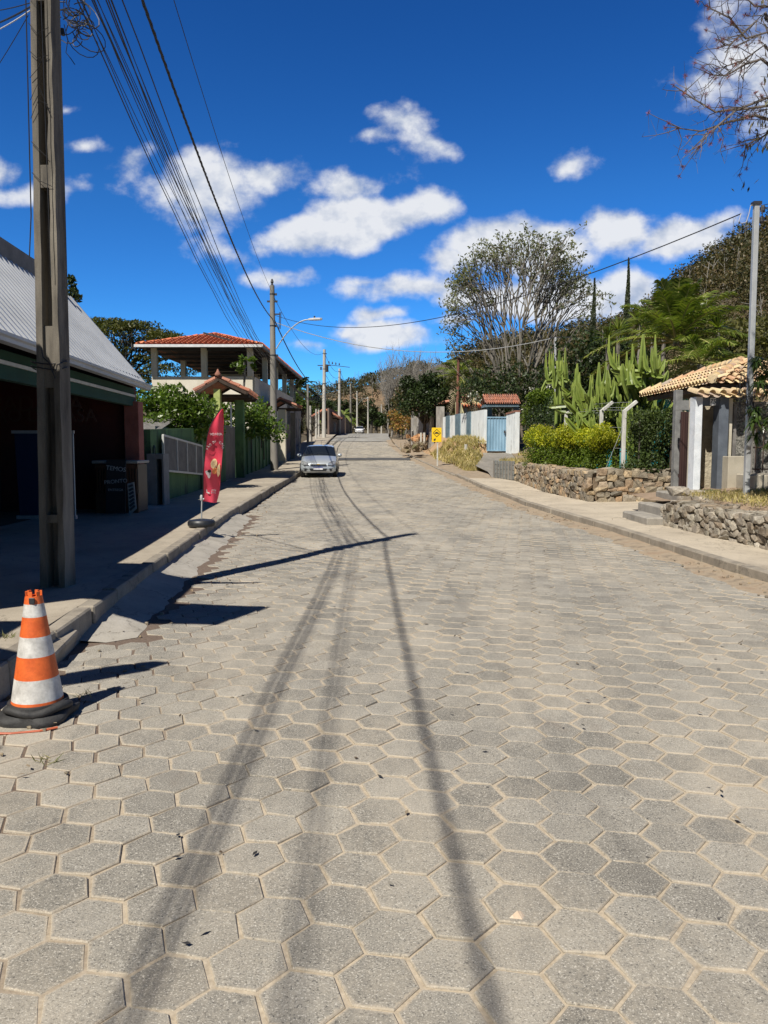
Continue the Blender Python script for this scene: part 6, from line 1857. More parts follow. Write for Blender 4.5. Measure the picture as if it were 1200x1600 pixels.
L_sparse = leafm('dull_olive_leaf', [(.09, .11, .04), (.15, .165, .065), (.26, .26, .15), (.07, .09, .03)], .3)
L_yel = leafm('yellow_green_leaf', [(.36, .36, .02), (.48, .46, .03), (.24, .30, .02), (.42, .38, .025)], .35)
L_hed = leafm('hedge_leaf', [(.07, .12, .012), (.14, .19, .02), (.10, .15, .015)], .3)
L_hill = leafm('dry_forest_leaf', [(.090, .074, .028), (.125, .092, .038), (.065, .066, .026), (.150, .105, .048), (.055, .060, .025), (.11, .092, .034)], .2)
L_hilld = leafm('dark_forest_leaf', [(.032, .04, .016), (.055, .06, .022), (.075, .065, .026), (.042, .052, .018)], .15)
L_bare = leafm('bare_twig', [(.11, .095, .08), (.18, .16, .135), (.14, .11, .09)], 0)
L_red = leafm('reddish_leaf', [(.30, .12, .04), (.40, .20, .07), (.16, .14, .03), (.35, .24, .06)], .3)
L_white = leafm('pale_blossom_and_glint', [(.55, .55, .48), (.75, .74, .66)], .2)
L_palm = leafm('palm_leaflet', [(.07, .11, .02), (.13, .18, .03), (.22, .24, .05), (.05, .08, .02)], .3, .4)
L_dead = leafm('dead_frond', [(.30, .23, .13), (.42, .34, .22), (.22, .16, .10)], .2)

def limb(b, p, q, r0, r1, n=5, wob=.06, segs=4, up=0.0):
    p, q = Vector(p), Vector(q); L_ = (q-p).length; pts = []
    for i in range(segs+1):
        k = i/segs; v = p.lerp(q, k)
        if 0 < i < segs: v += Vector((rnd.gauss(0, wob*L_), rnd.gauss(0, wob*L_), rnd.gauss(0, wob*L_*.5)+up*L_*math.sin(k*math.pi)))
        pts.append(v)
    b.tube(pts, [r0+(r1-r0)*i/segs for i in range(segs+1)], n)
    return pts
def broadleaf(label, base, height, R_, mat, leaf=.2, nclump=26, per=90, tr=.2, flat=.75, cz=.64, name='tree', cat='tree', barkm=None, clump=.34, crown=None, group=None, extra=None, wl_=.5, trunk_top=.4, limbs=True, bottom=-.45):
    base = Vector(base)
    t = thing(name, label, cat, tuple(base), group)
    c = base+Vector((0, 0, height*cz)); rz = height*(1-cz)
    cen = []
    while len(cen) < nclump:
        v = Vector([rnd.uniform(-1, 1) for _ in range(3)])
        if v.length > 1 or v.length < .35 or v.z < bottom: continue
        cen.append(c+Vector((v.x*R_*(1-clump*.6), v.y*R_*(1-clump*.6), v.z*rz*(1-clump*.5))))
    b = MB()
    tp = base+Vector((rnd.uniform(-.05, .05)*R_, 0, height*trunk_top))
    limb(b, base-Vector((0, 0, .4)), tp, tr*1.15, tr*.7, 8, .02)
    if limbs:
        for q in cen:
            s = base.lerp(tp, rnd.uniform(.75, 1)); m = s.lerp(q, .5)+Vector((0, 0, -.06*R_))
            limb(b, s, q, tr*.35, tr*.06, 5, .05, 5, .05)
    b.build('trunk', barkm or bark_dark, t, smooth=60)
    P_ = cloud_pts(cen, per, [R_*clump*rnd.uniform(.7, 1.25) for _ in cen], flat)
    quads_mesh('crown', leaf_quads(P_, leaf, leaf*wl_, .25, .3), mat, t)
    if extra:
        m2, frac, sz = extra
        top = P_[nr.random(len(P_)) < frac]
        quads_mesh('glint_leaves', leaf_quads(top+nr.normal(size=top.shape)*.1, sz, sz*.6, .1, .4), m2, t)
    return t
def shrub(label, pts, rad, per, mat, leaf, name='shrub', cat='shrub', flat=.8, wl_=.5, extra=None, stems=True):
    base = Vector(pts[0])
    t = thing(name, label, cat, (base.x, base.y, H(base.y)))
    P_ = cloud_pts(pts, per, rad, flat)
    quads_mesh('foliage', leaf_quads(P_, leaf, leaf*wl_, .2, .4), mat, t)
    if extra:
        m2, sel, n_, sz = extra
        pp = cloud_pts(sel, n_, sz[1], flat); quads_mesh('young_shoots', leaf_quads(pp, sz[0], sz[0]*.5, .0, .5), m2, t)
    if stems:
        b = MB()
        for p_ in pts[::2]:
            p_ = Vector(p_); b.tube([(p_.x, p_.y, max(H(p_.y), p_.z-1.4)), p_], [.03, .015], 5)
        b.build('stem', bark_dark, t)
    return t

# --- hillside forest: reads as one mass
def hill_forest():
    cen = []; rad = []; kinds = []
    bare_b = MB()
    tries = 0
    while len(cen) < 3100 and tries < 60000:
        tries += 1
        u = rnd.uniform(-.30, .66); rd, rs = interp(RDIST, u), interp(RSTART, u)
        y = rs+(rd+14-rs)*rnd.random()**.8
        if y < 60 or (u < .02 and y < 190): continue
        if u < .1 and u > -.05 and y < 150: continue
        x = u*y
        if x < rk(min(y, 299))+6 and x > lk(min(y, 299))-5 and y < 240: continue
        z = ter(x, y)-(.6 if y > 200 else 0); r = rnd.uniform(1.6, 3.6)*(1 if y < 200 else 1.1)
        # clearings of bare earth on the middle slope
        if -.02 < u < .13 and y > 230 and math.sin(x*.09)+math.sin(y*.07+1.5) > .55: continue
        cen.append(Vector((x, y, z+r*.85))); rad.append(r)
        kinds.append(rnd.random()+(.35 if u < .05 else 0)+.25*math.sin(x*.08+y*.05))
        if rnd.random() < .12:
            b0 = Vector((x+rnd.uniform(-1, 1), y-r*.6, z)); tp = b0+Vector((rnd.uniform(-.5, .5), 0, r*rnd.uniform(1.6, 2.4)))
            bare_b.tube([b0, (b0+tp)/2+Vector((rnd.uniform(-.4, .4), 0, 0)), tp], [.08, .06, .03], 4, cap=False)
            for _ in range(3):
                s = b0.lerp(tp, rnd.uniform(.5, .95)); bare_b.tube([s, s+Vector((rnd.gauss(0, .8), rnd.gauss(0, .6), rnd.uniform(.6, 1.4)))], [.05, .02], 3, cap=False)
    cen = np.array([tuple(c) for c in cen]); rad = np.array(rad); kinds = np.array(kinds)
    out = {0: [], 1: [], 2: []}
    for i in range(len(cen)):
        y = cen[i][1]; k = 0 if kinds[i] < .62 else (1 if kinds[i] < 1.12 else 2)
        n = int(120 if y < 120 else (80 if y < 190 else 56)); lf = .42 if y < 120 else (.58 if y < 190 else .85)
        if k == 2: n = int(n*.7); lf *= .8
        sub = [cen[i]+rad[i]*np.array([rnd.uniform(-.55, .55), rnd.uniform(-.55, .55), rnd.uniform(-.35, .55)]) for _ in range(5)]
        P_ = cloud_pts(sub, n//5, rad[i]*.52, .55)
        V = leaf_quads(P_, lf, lf*(.55 if k < 2 else .10), .1, .35)
        out[k].append(V)
    for k, m_, nm in ((0, L_hill, 'dry_forest'), (1, L_hilld, 'dark_forest'), (2, L_bare, 'bare_forest')):
        o = quads_mesh(nm, np.concatenate(out[k]), m_); props(o, kind='stuff')
        o['label'] = ['brownish olive dry forest covering the hillside', 'dark green woodland patches on the far hills', 'leafless grey brown trees scattered over the hillside'][k]
    o = bare_b.build('forest_trunks', bark_pale); props(o, kind='stuff'); o['label'] = 'thin pale trunks standing among the hillside forest'
hill_forest()

# --- left side
def umbrella_tree():
    base = Vector((-27.0, 78, H(78)-.9))
    t = thing('spreading_tree', 'huge flat topped spreading tree behind the bakery roof and the terrace house', 'tree', tuple(base))
    b = MB(); top = base+Vector((.3, 0, 6)); limb(b, base, top, .7, .45, 9, .03)
    cen = []
    for _ in range(120):
        a = rnd.uniform(0, 2*math.pi); r = math.sqrt(rnd.random())*7.4
        layer = rnd.random()
        z = 13.3-.045*r*r*(1.0)-(0 if layer < .5 else rnd.uniform(1.5, 7.0))
        if layer >= .55: r *= .9
        q = base+Vector((r*math.cos(a), r*math.sin(a)*.8, z-.7)); cen.append(q)
    for q in cen[::2]:
        s = top+Vector((0, 0, rnd.uniform(-1.2, 1))); limb(b, s, q-Vector((0, 0, .4)), .16, .04, 5, .05, 5, .06)
    b.build('trunk', bark_dark, t, smooth=60)
    P_ = cloud_pts(cen, 210, [rnd.uniform(1.0, 1.9) for _ in cen], .34)
    quads_mesh('crown', leaf_quads(P_, .30, .17, .1, .5), leafm('feathery_leaf', [(.05, .065, .018), (.085, .095, .022), (.12, .115, .03), (.045, .06, .018)], .25), t)
umbrella_tree()
def px_pts(lst, Y, dy=.6): return [at(x, y, Y+rnd.uniform(-dy, dy)) for x, y in lst]
shrub('dense glossy green shrub rising over the dark green wall next to the shop', px_pts([(235, 640), (245, 665), (262, 640), (275, 622), (280, 650), (298, 640), (305, 665), (318, 650), (255, 620), (268, 672), (290, 676), (325, 672), (238, 625), (312, 634)], 23.6, .9), .55, 420, L_cit, .15)
shrub('glossy green shrub filling the space behind the first tiled gate roof', px_pts([(330, 655), (345, 640), (362, 640), (352, 660), (392, 650), (400, 664), (408, 650), (385, 668), (412, 668), (396, 636), (330, 640), (428, 672)], 33.5, .8), .72, 330, L_cit, .18)
def rosette_plant(label, base, top, n, L_, mat, name='plant', cat='plant', wd=.16, droop=.5, trunk_r=.05, extra=None):
    base = Vector(base); top = Vector(top)
    t = thing(name, label, cat, tuple(base))
    b = MB(); limb(b, base, top, trunk_r, trunk_r*.8, 6, .015); b.build('stem', bark, t, smooth=60)
    Q = []
    for i in range(n):
        a = 2.4*i; el = rnd.uniform(-.4, 1.2)
        d = Vector((math.cos(a)*math.cos(el), math.sin(a)*math.cos(el), math.sin(el)))
        s = d.cross(Vector((0, 0, 1))).normalized(); p0 = top; segs = 4; l = L_*rnd.uniform(.75, 1.1)
        pr = None
        for j in range(segs+1):
            k = j/segs; c = p0+d*l*k+Vector((0, 0, -droop*l*k*k)); w = wd*math.sin(math.pi*min(.98, .18+k*.8))
            row = (c-s*w*.5, c+s*w*.5)
            if pr: Q.append([pr[0], pr[1], row[1], row[0]])
            pr = row
    quads_mesh('leaves', np.array([[tuple(v) for v in q] for q in Q]), mat, t)
    return t
tp = at(382, 566, 38.5)
t_ = thing('papaya_tree', 'young papaya like tree with big leaves in front of the terrace house', 'tree', tuple(at(381, 640, 38.5)))
b = MB(); limb(b, at(381, 660, 38.5), tp, .08, .05, 6, .01); b.build('trunk', bark, t_, smooth=60)
Pc = [tp+Vector((rnd.uniform(-.62, .62), rnd.uniform(-.5, .5), rnd.uniform(-.5, .28))) for _ in range(16)]
quads_mesh('crown', leaf_quads(cloud_pts(Pc, 22, .17, .5), .24, .13, .4, .6), L_cit, t_)
def banana(label, base, n, L_, lean=0):
    base = Vector(base)
    return rosette_plant(label, base, base+Vector((lean, 0, L_*.7)), n, L_, leafm('banana_leaf', [(.09, .14, .025), (.16, .21, .05), (.24, .26, .09)], .3, .4), 'banana_plant', 'banana plant', wd=L_*.20, droop=.55, trunk_r=.14)
for (px, Y, s, lb) in ((526, 118, 2.8, 'banana plant rising over the far brown wall between two pale poles'), (540, 135, 3.0, 'banana plant just right of the second pale pole'), (551, 140, 3.6, 'tall banana plant behind the dark grey pole'),
                       (563, 186, 3.2, 'banana plant above the parked white car')):
    p_ = at(px, 668, Y); banana(lb, (p_.x-1.5, Y, H(Y)+.8), 11, s)
far = [  # px, base py, top py, Y, radius px, material, label
    (432, 668, 604, 84, 16, L_dk, 'dark bushy tree behind the rear of the terrace house'),
    (452, 668, 600, 92, 16, L_dk, 'dark green tree left of the thin grey post'),
    (472, 672, 606, 98, 18, L_mid, 'rounded green tree right behind the thin grey post'),
    (492, 672, 612, 110, 14, L_mid, 'green tree between the short posts and the transformer pole'),
    (512, 672, 618, 150, 14, L_dk, 'dark tree behind the transformer pole'),
    (534, 672, 620, 160, 15, L_dk, 'dark tree behind the second pale pole'),
    (560, 670, 618, 200, 15, L_hilld, 'dark tree mass left of the distant lamp arm'),
    (580, 672, 622, 215, 14, L_dk, 'dark tree behind the slim pale distant pole'),
    (566, 676, 640, 205, 10, L_mid, 'low green tree right above the white car'),
    (588, 677, 640, 225, 11, L_mid, 'mid green roadside tree left of the farthest pole'),
    (604, 677, 640, 225, 11, L_dk, 'dark roadside tree right of the farthest pole'),
    (616, 676, 636, 170, 11, L_hilld, 'dark tree where the road vanishes on the right'),
    (468, 690, 655, 66, 5, L_olive, 'small bare looking shrub by the short pale post on the left')]
for (px, pb, ptp, Y, rp, m_, lb) in far:
    base = at(px, pb, Y); base.z = min(base.z, H(Y)+.3); top = at(px, ptp, Y); hh = top.z-base.z
    broadleaf(lb, base, hh, rp/1200*Y*1.15, m_, leaf=.30*Y/90, nclump=24, per=60, tr=.2*Y/100, flat=.8, cz=.55)
# palm silhouettes far left
def frond(b, Q, base, az, el, L_, droop, leafL, n=26, wd=.05, sag=.6):
    d = Vector((math.cos(az)*math.cos(el), math.sin(az)*math.cos(el), math.sin(el))); pts = []
    for i in range(13):
        k = i/12; pts.append(Vector(base)+d*L_*k+Vector((0, 0, -droop*L_*k**2.1)))
    b.tube(pts, [.028*L_/2*(1-.8*i/12)+.003 for i in range(13)], 4, cap=False)
    for i in range(2*n):
        sd = 1 if i % 2 else -1; k = .12+.88*(i//2)/n; j = min(11, int(k*12)); f = k*12-j
        p_ = pts[j].lerp(pts[min(12, j+1)], min(1, f)); t_ = (pts[min(12, j+1)]-pts[j]).normalized()
        s = t_.cross(Vector((0, 0, 1))); s = s.normalized() if s.length > .05 else Vector((1, 0, 0)); u_ = s.cross(t_)
        l = leafL*math.sin(math.pi*min(1, .18+.78*k))**.6*rnd.uniform(.85, 1.1)
        dd = (s*sd*1.0+t_*.75+u_*rnd.uniform(.0, .35)).normalized()
        m_ = p_+dd*l*.5; e = p_+dd*l+Vector((0, 0, -sag*l*.5)); w = t_*wd*.5
        Q.append([p_-w, p_+w, m_+w*1.1, m_-w*1.1]); Q.append([m_-w*1.1, m_+w*1.1, e+w*.15, e-w*.15])
def palm(label, base, top, n, L_, leafL, name='palm_tree', el=(-.3, 1.3), droop=.45, mat=None, tr=.16, wd=.05, dead=0, nl=26, sag=.6):
    base, top = Vector(base), Vector(top)
    t = thing(name, label, 'palm', tuple(base))
    b = MB(); limb(b, base-Vector((0, 0, .3)), top, tr, tr*.75, 8, .01, 6)
    b.build('trunk', bark, t, smooth=60)
    fb_ = MB(); Q = []
    for i in range(n):
        az = 2.39996*i+rnd.uniform(-.2, .2); e = el[0]+(el[1]-el[0])*((i+.5)/n)**.8
        frond(fb_, Q, top, az, e, L_*rnd.uniform(.85, 1.1), droop*rnd.uniform(.8, 1.3), leafL, nl, wd, sag)
    quads_mesh('fronds', np.array([[tuple(v) for v in q] for q in Q]), mat or L_palm, t)
    fb_.build('rachis', plain('frond_stalk_'+name, (.28, .27, .09), .6), t)
    if dead:
        fb_ = MB(); Q = []
        for i in range(dead): frond(fb_, Q, top-Vector((0, 0, .1)), -1.3+rnd.uniform(-.9, .9), rnd.uniform(-.5, .1), L_*.75, 1.1, leafL*.8, nl, wd*.8, 1.2)
        quads_mesh('dead_fronds', np.array([[tuple(v) for v in q] for q in Q]), L_dead, t)
    return t
p_ = at(469, 604, 110); palm('distant dark palm rising above the far trees behind the terrace house', (p_.x, 110, H(110)), p_, 16, 3.0, .8, wd=.14, mat=L_dk)
p_ = at(462, 612, 118); palm('second distant dark palm left of the thin grey post', (p_.x, 118, H(118)), p_, 14, 2.8, .8, wd=.14, mat=L_dk)
# bare twiggy bush around the short posts
def bare_tree(label, base, top_z, R_, barkm, n1=9, n2=6, n3=5, r=.09, name='bare_tree', spread=1.0, flat=1):
    base = Vector(base); t = thing(name, label, 'tree', tuple(base)); b = MB()
    hh = top_z-base.z; s0 = base+Vector((0, 0, hh*.22)); limb(b, base-Vector((0, 0, .3)), s0, r*1.6, r*1.3, 7, .02)
    for i in range(n1):
        a = 2.4*i; rr_ = rnd.uniform(.15, .75)*R_
        q = base+Vector((rr_*math.cos(a), rr_*math.sin(a), hh*rnd.uniform(.5, .8))); P1_ = limb(b, s0, q, r*.7, r*.35, 5, .04, 4, .05)
        for j in range(n2):
            s = P1_[rnd.randint(2, 4)]; q2 = s+Vector((rnd.gauss(0, .26)*R_, rnd.gauss(0, .26)*R_, hh*rnd.uniform(.08, .26))); P2_ = limb(b, s, q2, r*.32, r*.15, 4, .06, 3)
            for k in range(n3):
                s3 = P2_[rnd.randint(1, 3)]; q3 = s3+Vector((rnd.gauss(0, .15)*R_, rnd.gauss(0, .15)*R_, hh*rnd.uniform(.02, .13))); b.tube([s3, q3], [r*.14, r*.05], 3, cap=False)
    b.build('branches', barkm, t, smooth=60)
    return t
p_ = at(490, 690, 72); bare_tree('leafless brown bush with a climbing tangle beside the short pale posts', (p_.x, 70, H(70)+.2), H(70)+3.2, 1.3, bark_dark, 8, 5, 4, .05, 'bare_shrub')

# --- right background trees
bare_specs = [(612, 556, 100, 26), (634, 548, 96, 30), (660, 546, 92, 30), (684, 552, 88, 26), (606, 566, 118, 18)]
for (px, ptp, Y, rp), lb in zip(bare_specs, ('pale leafless tree on the left of the bare group', 'pale leafless tree second from the left of the bare group', 'tallest pale leafless tree above the dark green tree', 'pale leafless tree nearest the big sparse tree', 'small thin leafless tree at the far left end of the bare group')):
    a = at(px, 655, Y); tz = at(px, ptp, Y).z
    bare_tree(lb, (a.x, Y, min(ter(a.x, Y), tz-5)), tz, rp/1200*Y*1.1, bark_pale, 10, 8, 7, .085)
bd = [(640, 600, 84, 30, L_hill, 'brownish dry tree below the pale bare trees'), (668, 590, 80, 26, L_hill, 'dry olive brown tree behind the dark green tree'), (700, 585, 78, 24, L_olive, 'dry olive tree left of the small palm'),
      (760, 590, 66, 26, L_olive, 'olive tree behind the blue gate roof'), (725, 575, 74, 22, L_hill, 'brown leaved dry tree behind the wooden pole'), (622, 612, 100, 18, L_hilld, 'dark tree left of the reddish shrub'), (870, 560, 60, 24, L_hilld, 'dark tree right of the big sparse tree'),
      (905, 575, 62, 24, L_hilld, 'dark tree behind the left cypress'), (960, 560, 58, 26, L_hilld, 'dark tree between the two cypresses')]
for (px, ptp, Y, rp, m_, lb) in bd:
    a = at(px, 660, Y); tz = at(px, ptp, Y).z; bz = min(ter(a.x, Y), tz-3.5)
    broadleaf(lb, (a.x, Y, bz), tz-bz, rp/1200*Y*1.15, m_, leaf=.34*Y/80, nclump=30, per=90, tr=.17, cz=.5, flat=.75)
a = at(664, 690, 57.5)
broadleaf('dark green round tree with pale leaves painted as glints before the block wall', (a.x, 57.5, H(57)+.6), at(664, 572, 57.5).z-H(57)-.6, 2.35, L_dk, leaf=.26, nclump=46, per=150, tr=.16, cz=.56, flat=.9, extra=(L_white, .022, .20), trunk_top=.3)  # pale leaf quads in the crown are painted glints of light
a = at(628, 680, 76)
broadleaf('orange red leaved shrub at the roadside left of the dark green tree', (a.x, 76, H(76)+.1), at(628, 632, 76).z-H(76), 1.7, L_red, leaf=.26, nclump=16, per=80, tr=.06, cz=.5)
a = at(640, 690, 70)
shrub('orange and green low foliage right of the reddish shrub', [at(x, y, 68) for x, y in ((640, 650), (648, 640), (634, 660), (645, 662))], .8, 120, L_red, .22)
for k, (px, Y, lb, m_) in enumerate(((622, 110, 'low red flowering bush on the right verge', L_red), (634, 100, 'low green bush beside the red flowering bush', L_mid))):
    a = at(px, 678, Y); shrub(lb, [Vector((a.x+.8*i, Y+i, H(Y)+.5)) for i in range(4)], 1.0, 110, m_, .3)
# big sparse tree (many stems)
def big_tree():
    Y = 50; base = at(818, 640, Y); base.z = 1.9
    c = at(812, 490, Y); Rx, Rz = 118/1200*Y, 116/1200*Y
    t = thing('large_tree', 'large sparse fan shaped tree with many pale stems against the clouds', 'tree', tuple(base)); b = MB(); tips = []
    starts = [base+Vector((dx, rnd.uniform(-.4, .4), .2)) for dx in (-1.1, -.6, -.2, .1, .4, .7)]
    n1 = 15
    for i in range(n1):
        an = math.pi*(.98-.90*i/(n1-1))+rnd.uniform(-.05, .05); dep = rnd.uniform(-.7, .7)
        q = Vector((c.x+math.cos(an)*Rx*.52, Y+dep*Rx*.6, c.z-.6+math.sin(an)*Rz*.42))
        s = starts[min(5, int(i/n1*6))]
        P_ = limb(b, s, q, .085, .045, 6, .022, 7, .07)
        for j in range(6):
            s2 = P_[rnd.randint(3, 7)]
            a2 = an+rnd.gauss(0, .33); k2 = rnd.uniform(.70, .86)
            q2 = Vector((c.x+math.cos(a2)*Rx*k2, s2.y+rnd.gauss(0, .28)*Rx, c.z+math.sin(a2)*Rz*k2*(1 if math.sin(a2) > 0 else 1.1)))
            P2_ = limb(b, s2, q2, .038, .02, 5, .03, 5, .04)
            for k in range(5):
                s3 = P2_[rnd.randint(2, 5)]; a3 = a2+rnd.gauss(0, .16); k3 = rnd.uniform(.88, 1.04)
                q3 = Vector((c.x+math.cos(a3)*Rx*k3, s3.y+rnd.gauss(0, .14)*Rx, c.z+math.sin(a3)*Rz*k3))
                if (q3-s3).length > 2.6: q3 = s3+(q3-s3).normalized()*2.6
                limb(b, s3, q3, .024, .009, 4, .04, 4, .03); tips.append(q3); tips.append(s3.lerp(q3, .6))
                if rnd.random() < .3: tips.append(s3.lerp(q3, .25))
    # low left boughs
    for (px, py) in ((706, 572), (712, 548), (722, 590), (700, 530), (735, 610)):
        q = at(px, py, Y+rnd.uniform(-1, 1)); P_ = limb(b, starts[0], q, .08, .02, 5, .03, 6, .06); tips += [q, P_[-2], P_[-2]+Vector((.2, 0, .5)), q+Vector((.3, .2, .5)), q+Vector((-.1, .4, -.4))]
    b.build('trunk', surf('large_tree_grey_bark', (.12, .11, .09), (.25, .225, .19), 4, .9, .5, 20, stretch=(1, 1, .3)), t, smooth=60)  # own grey of the stems, mottled by noise
    P_ = cloud_pts(tips, 6, .30, .8)
    quads_mesh('crown', leaf_quads(P_, .23, .10, .35, .3), L_sparse, t)
big_tree()
shrub('dense dark shrubs with white blossoms under the large sparse tree', px_pts([(745, 600), (765, 612), (790, 600), (812, 610), (835, 600), (855, 612), (780, 625), (820, 628), (850, 632), (870, 600), (735, 612), (760, 590), (800, 580), (840, 585), (885, 615), (905, 610)], 48.5, 1.2), 1.05, 330, L_dk, .22,
      extra=(L_white, px_pts([(752, 625), (795, 622), (830, 612), (860, 600), (812, 640), (740, 618)], 46.8, .5), 40, (.14, .45)))
broadleaf('bright green rounded bush behind the blue gate', at(775, 690, 52), 3.6, 1.9, L_cit, leaf=.2, nclump=16, per=110, tr=.08, cz=.5, name='shrub', cat='shrub')
p_ = at(716, 590, 58); palm('ragged coconut palm with yellowing fronds behind the wooden pole', (p_.x, 58, H(58)+1), p_, 15, 2.6, .75, wd=.06, dead=4)
# cypresses
def cypress(label, px, ptp, pb, Y, r):
    a = at(px, pb, Y); tz = at(px, ptp, Y).z; zb = min(a.z, tz-5)
    t = thing('cypress', label, 'cypress', (a.x, Y, zb)); b = MB(); b.tube([(a.x, Y, zb-.5), (a.x+.03, Y, tz-.2)], [.08, .015], 6); b.build('trunk', bark_dark, t)
    n = 5200; k = nr.random(n)**.8; rr_ = r*np.minimum(1, (1-k)*1.25+.04)*np.sqrt(nr.random(n)); an = nr.random(n)*2*np.pi
    P_ = np.stack([a.x+rr_*np.cos(an)+.02*np.sin(k*9), Y+rr_*np.sin(an), zb+(tz-zb)*k], axis=1); d = nr.normal(size=(n, 3))*.3; d[:, 2] = 1
    quads_mesh('crown', leaf_quads(P_, .16, .05, 0, 0, dirs=d, jit=.2), leafm('cypress_green', [(.03, .042, .018), (.055, .07, .03), (.04, .05, .025)], .1), t)
cypress('shorter slender cypress right of the large sparse tree', 925, 436, 600, 40, .24)
cypress('taller slender cypress rising behind the cactus garden', 977, 404, 600, 40, .27)

# --- cactus garden
def arm(b, pts, r, n=4):
    """ribbed succulent stem"""
    pts = [Vector(p) for p in pts]; L_ = len(pts); vs = []; m = 2*n
    a = Vector((1, 0, 0)); ph = rnd.uniform(0, 1)
    for i, p in enumerate(pts):
        t = (pts[min(i+1, L_-1)]-pts[max(i-1, 0)]).normalized(); a = a-t*a.dot(t)
        if a.length < 1e-3: a = t.orthogonal()
        a.normalize(); c = t.cross(a)
        rr_ = r*(1.0+.10*math.sin(i*2.1))*(1 if i < L_-2 else (.8 if i == L_-2 else .25))*(.75 if i == 0 else 1)
        for k in range(m):
            an = math.pi*2*k/m+ph; q = rr_*(1.08 if k % 2 == 0 else .36); vs.append(p+(a*math.cos(an)+c*math.sin(an))*q)
    b.add(vs, [(i*m+k, i*m+(k+1) % m, (i+1)*m+(k+1) % m, (i+1)*m+k) for i in range(L_-1) for k in range(m)]+[tuple((L_-1)*m+k for k in range(m))])
cm = NT('cactus_skin'); f = cm.noise(2.2, 4, .6); c = cm.ramp(f, [(.3, (.05, .09, .012)), (.55, (.10, .155, .018)), (.75, (.22, .26, .04))])
c = cm.mix(cm.ramp(cm.geo.outputs['Pointiness'], [(.52, 0), (.60, .55)]), c, (.36, .42, .10)); cm.col(c); cm.rough(.45); cm.bump(cm.noise(30, 3), .2, .01)  # rib edges painted paler, as if catching the light
def cactus(label, px, Y, ptop, R_, n, r=.075, lean=0, trunk_frac=.3):
    top = at(px, ptop, Y); zb = .72 if Y < 34 else 1.2
    base = Vector((top.x+lean, Y, zb)); hh = top.z-zb
    t = thing('candelabra_cactus', label, 'cactus', tuple(base)); b = MB()
    tk = base+Vector((-lean*.4, 0, hh*trunk_frac)); arm(b, [base-Vector((0, 0, .3)), base.lerp(tk, .5), tk, tk+Vector((-lean*.3, 0, hh*.25)), top-Vector((0, 0, hh*.2)), top], r*1.35, 5)
    for i in range(n):
        a = 2.4*i+rnd.uniform(-.3, .3); k = (i+.5)/n; s = base.lerp(top, trunk_frac+.05+(.50-trunk_frac*.5)*rnd.random())
        s.x = base.x-lean*(s.z-zb)/hh
        out = R_*rnd.uniform(.35, 1.0); zt = zb+hh*rnd.uniform(.72, 1.0)*(1-.22*out/R_)
        d = Vector((math.cos(a), math.sin(a)*.7, 0))
        e = s+d*out; e.z = zt; kk = rnd.uniform(.0, .35); pts = [s, s+d*out*.38+Vector((0, 0, (zt-s.z)*.10)), s+d*out*.72+Vector((0, 0, (zt-s.z)*.34)), s+d*out*(.92+kk*.3)+Vector((0, 0, (zt-s.z)*.62)), s+d*out*(1.0+kk*.8)+Vector((0, 0, (zt-s.z)*.85)), s+d*out*(1.03+kk*1.2)+Vector((0, 0, zt-s.z))]
        arm(b, pts, r*rnd.uniform(.85, 1.15), 4)
        if rnd.random() < .65:
            s2 = pts[3]; d2 = Vector((rnd.uniform(-1, 1), rnd.uniform(-.7, .7), 0)); l2 = .32*R_; h2 = hh*rnd.uniform(.12, .26)
            arm(b, [s2, s2+d2*l2*.6+Vector((0, 0, h2*.2)), s2+d2*l2+Vector((0, 0, h2*.55)), s2+d2*l2+Vector((0, 0, h2))], r*.8, 4)
    b.build('stems', cm.m, t)
cactus('tall narrow cactus with a tuft of arms at its top, leftmost of the cacti', 874, 25.5, 546, .45, 13, .075, .0, .66)
cactus('slim branching cactus between the tufted one and the middle clump', 902, 24.8, 568, .7, 13, .075, -.2, .45)
cactus('broad leaning cactus clump left of the tallest cactus', 936, 24.2, 566, 1.05, 28, .075, .25, .25)
cactus('cactus with upright arms just left of the tallest cactus', 962, 23.6, 552, .65, 15, .08, .1, .3)
cactus('tallest cactus with thick curved arms above the tall fence post', 1005, 23.2, 522, .9, 24, .095, .0, .4)
cactus('lower cactus leaning at the left of the gatehouse roof', 1022, 23.4, 596, .6, 12, .08, -.2, .3)
cactus('small cactus low behind the hedge', 925, 23.4, 620, .7, 12, .07, .1, .2)
cactus('small cactus low beside the tall fence post', 985, 22.8, 615, .6, 12, .075, .1, .2)
# undergrowth behind fence posts
shrub('dark undergrowth behind the whitewashed posts and the cacti', [at(x, y, max(23.4, 28.9-.049*(x-832))+rnd.uniform(-.3, .5)) for x in range(838, 1010, 18) for y in (648, 670, 690)], .5, 330, L_dk, .10)
shrub('dense dark green bush between the tall fence post and the gatehouse door', px_pts([(x, y) for x in (1000, 1018, 1036, 1050) for y in (655, 680, 705, 725)], 20.5, .35)+px_pts([(985, 735), (1000, 738), (1040, 738)], 20.3, .1), .36, 650, leafm('fine_dark_leaf', [(.025, .045, .012), (.05, .075, .018), (.08, .11, .03)], .2), .075, flat=.9)
shrub('green leafy bush right of the whitewashed gate wall', px_pts([(830, 640), (840, 650), (853, 636), (862, 650), (828, 655), (846, 618), (858, 622), (836, 624), (850, 645)], 31.5, .5), .42, 420, L_hed, .12)
shrub('dark bush among the cacti above the hedge left end', px_pts([(868, 630), (876, 640), (888, 645), (872, 650)], 29, .5), .42, 330, L_mid, .12)
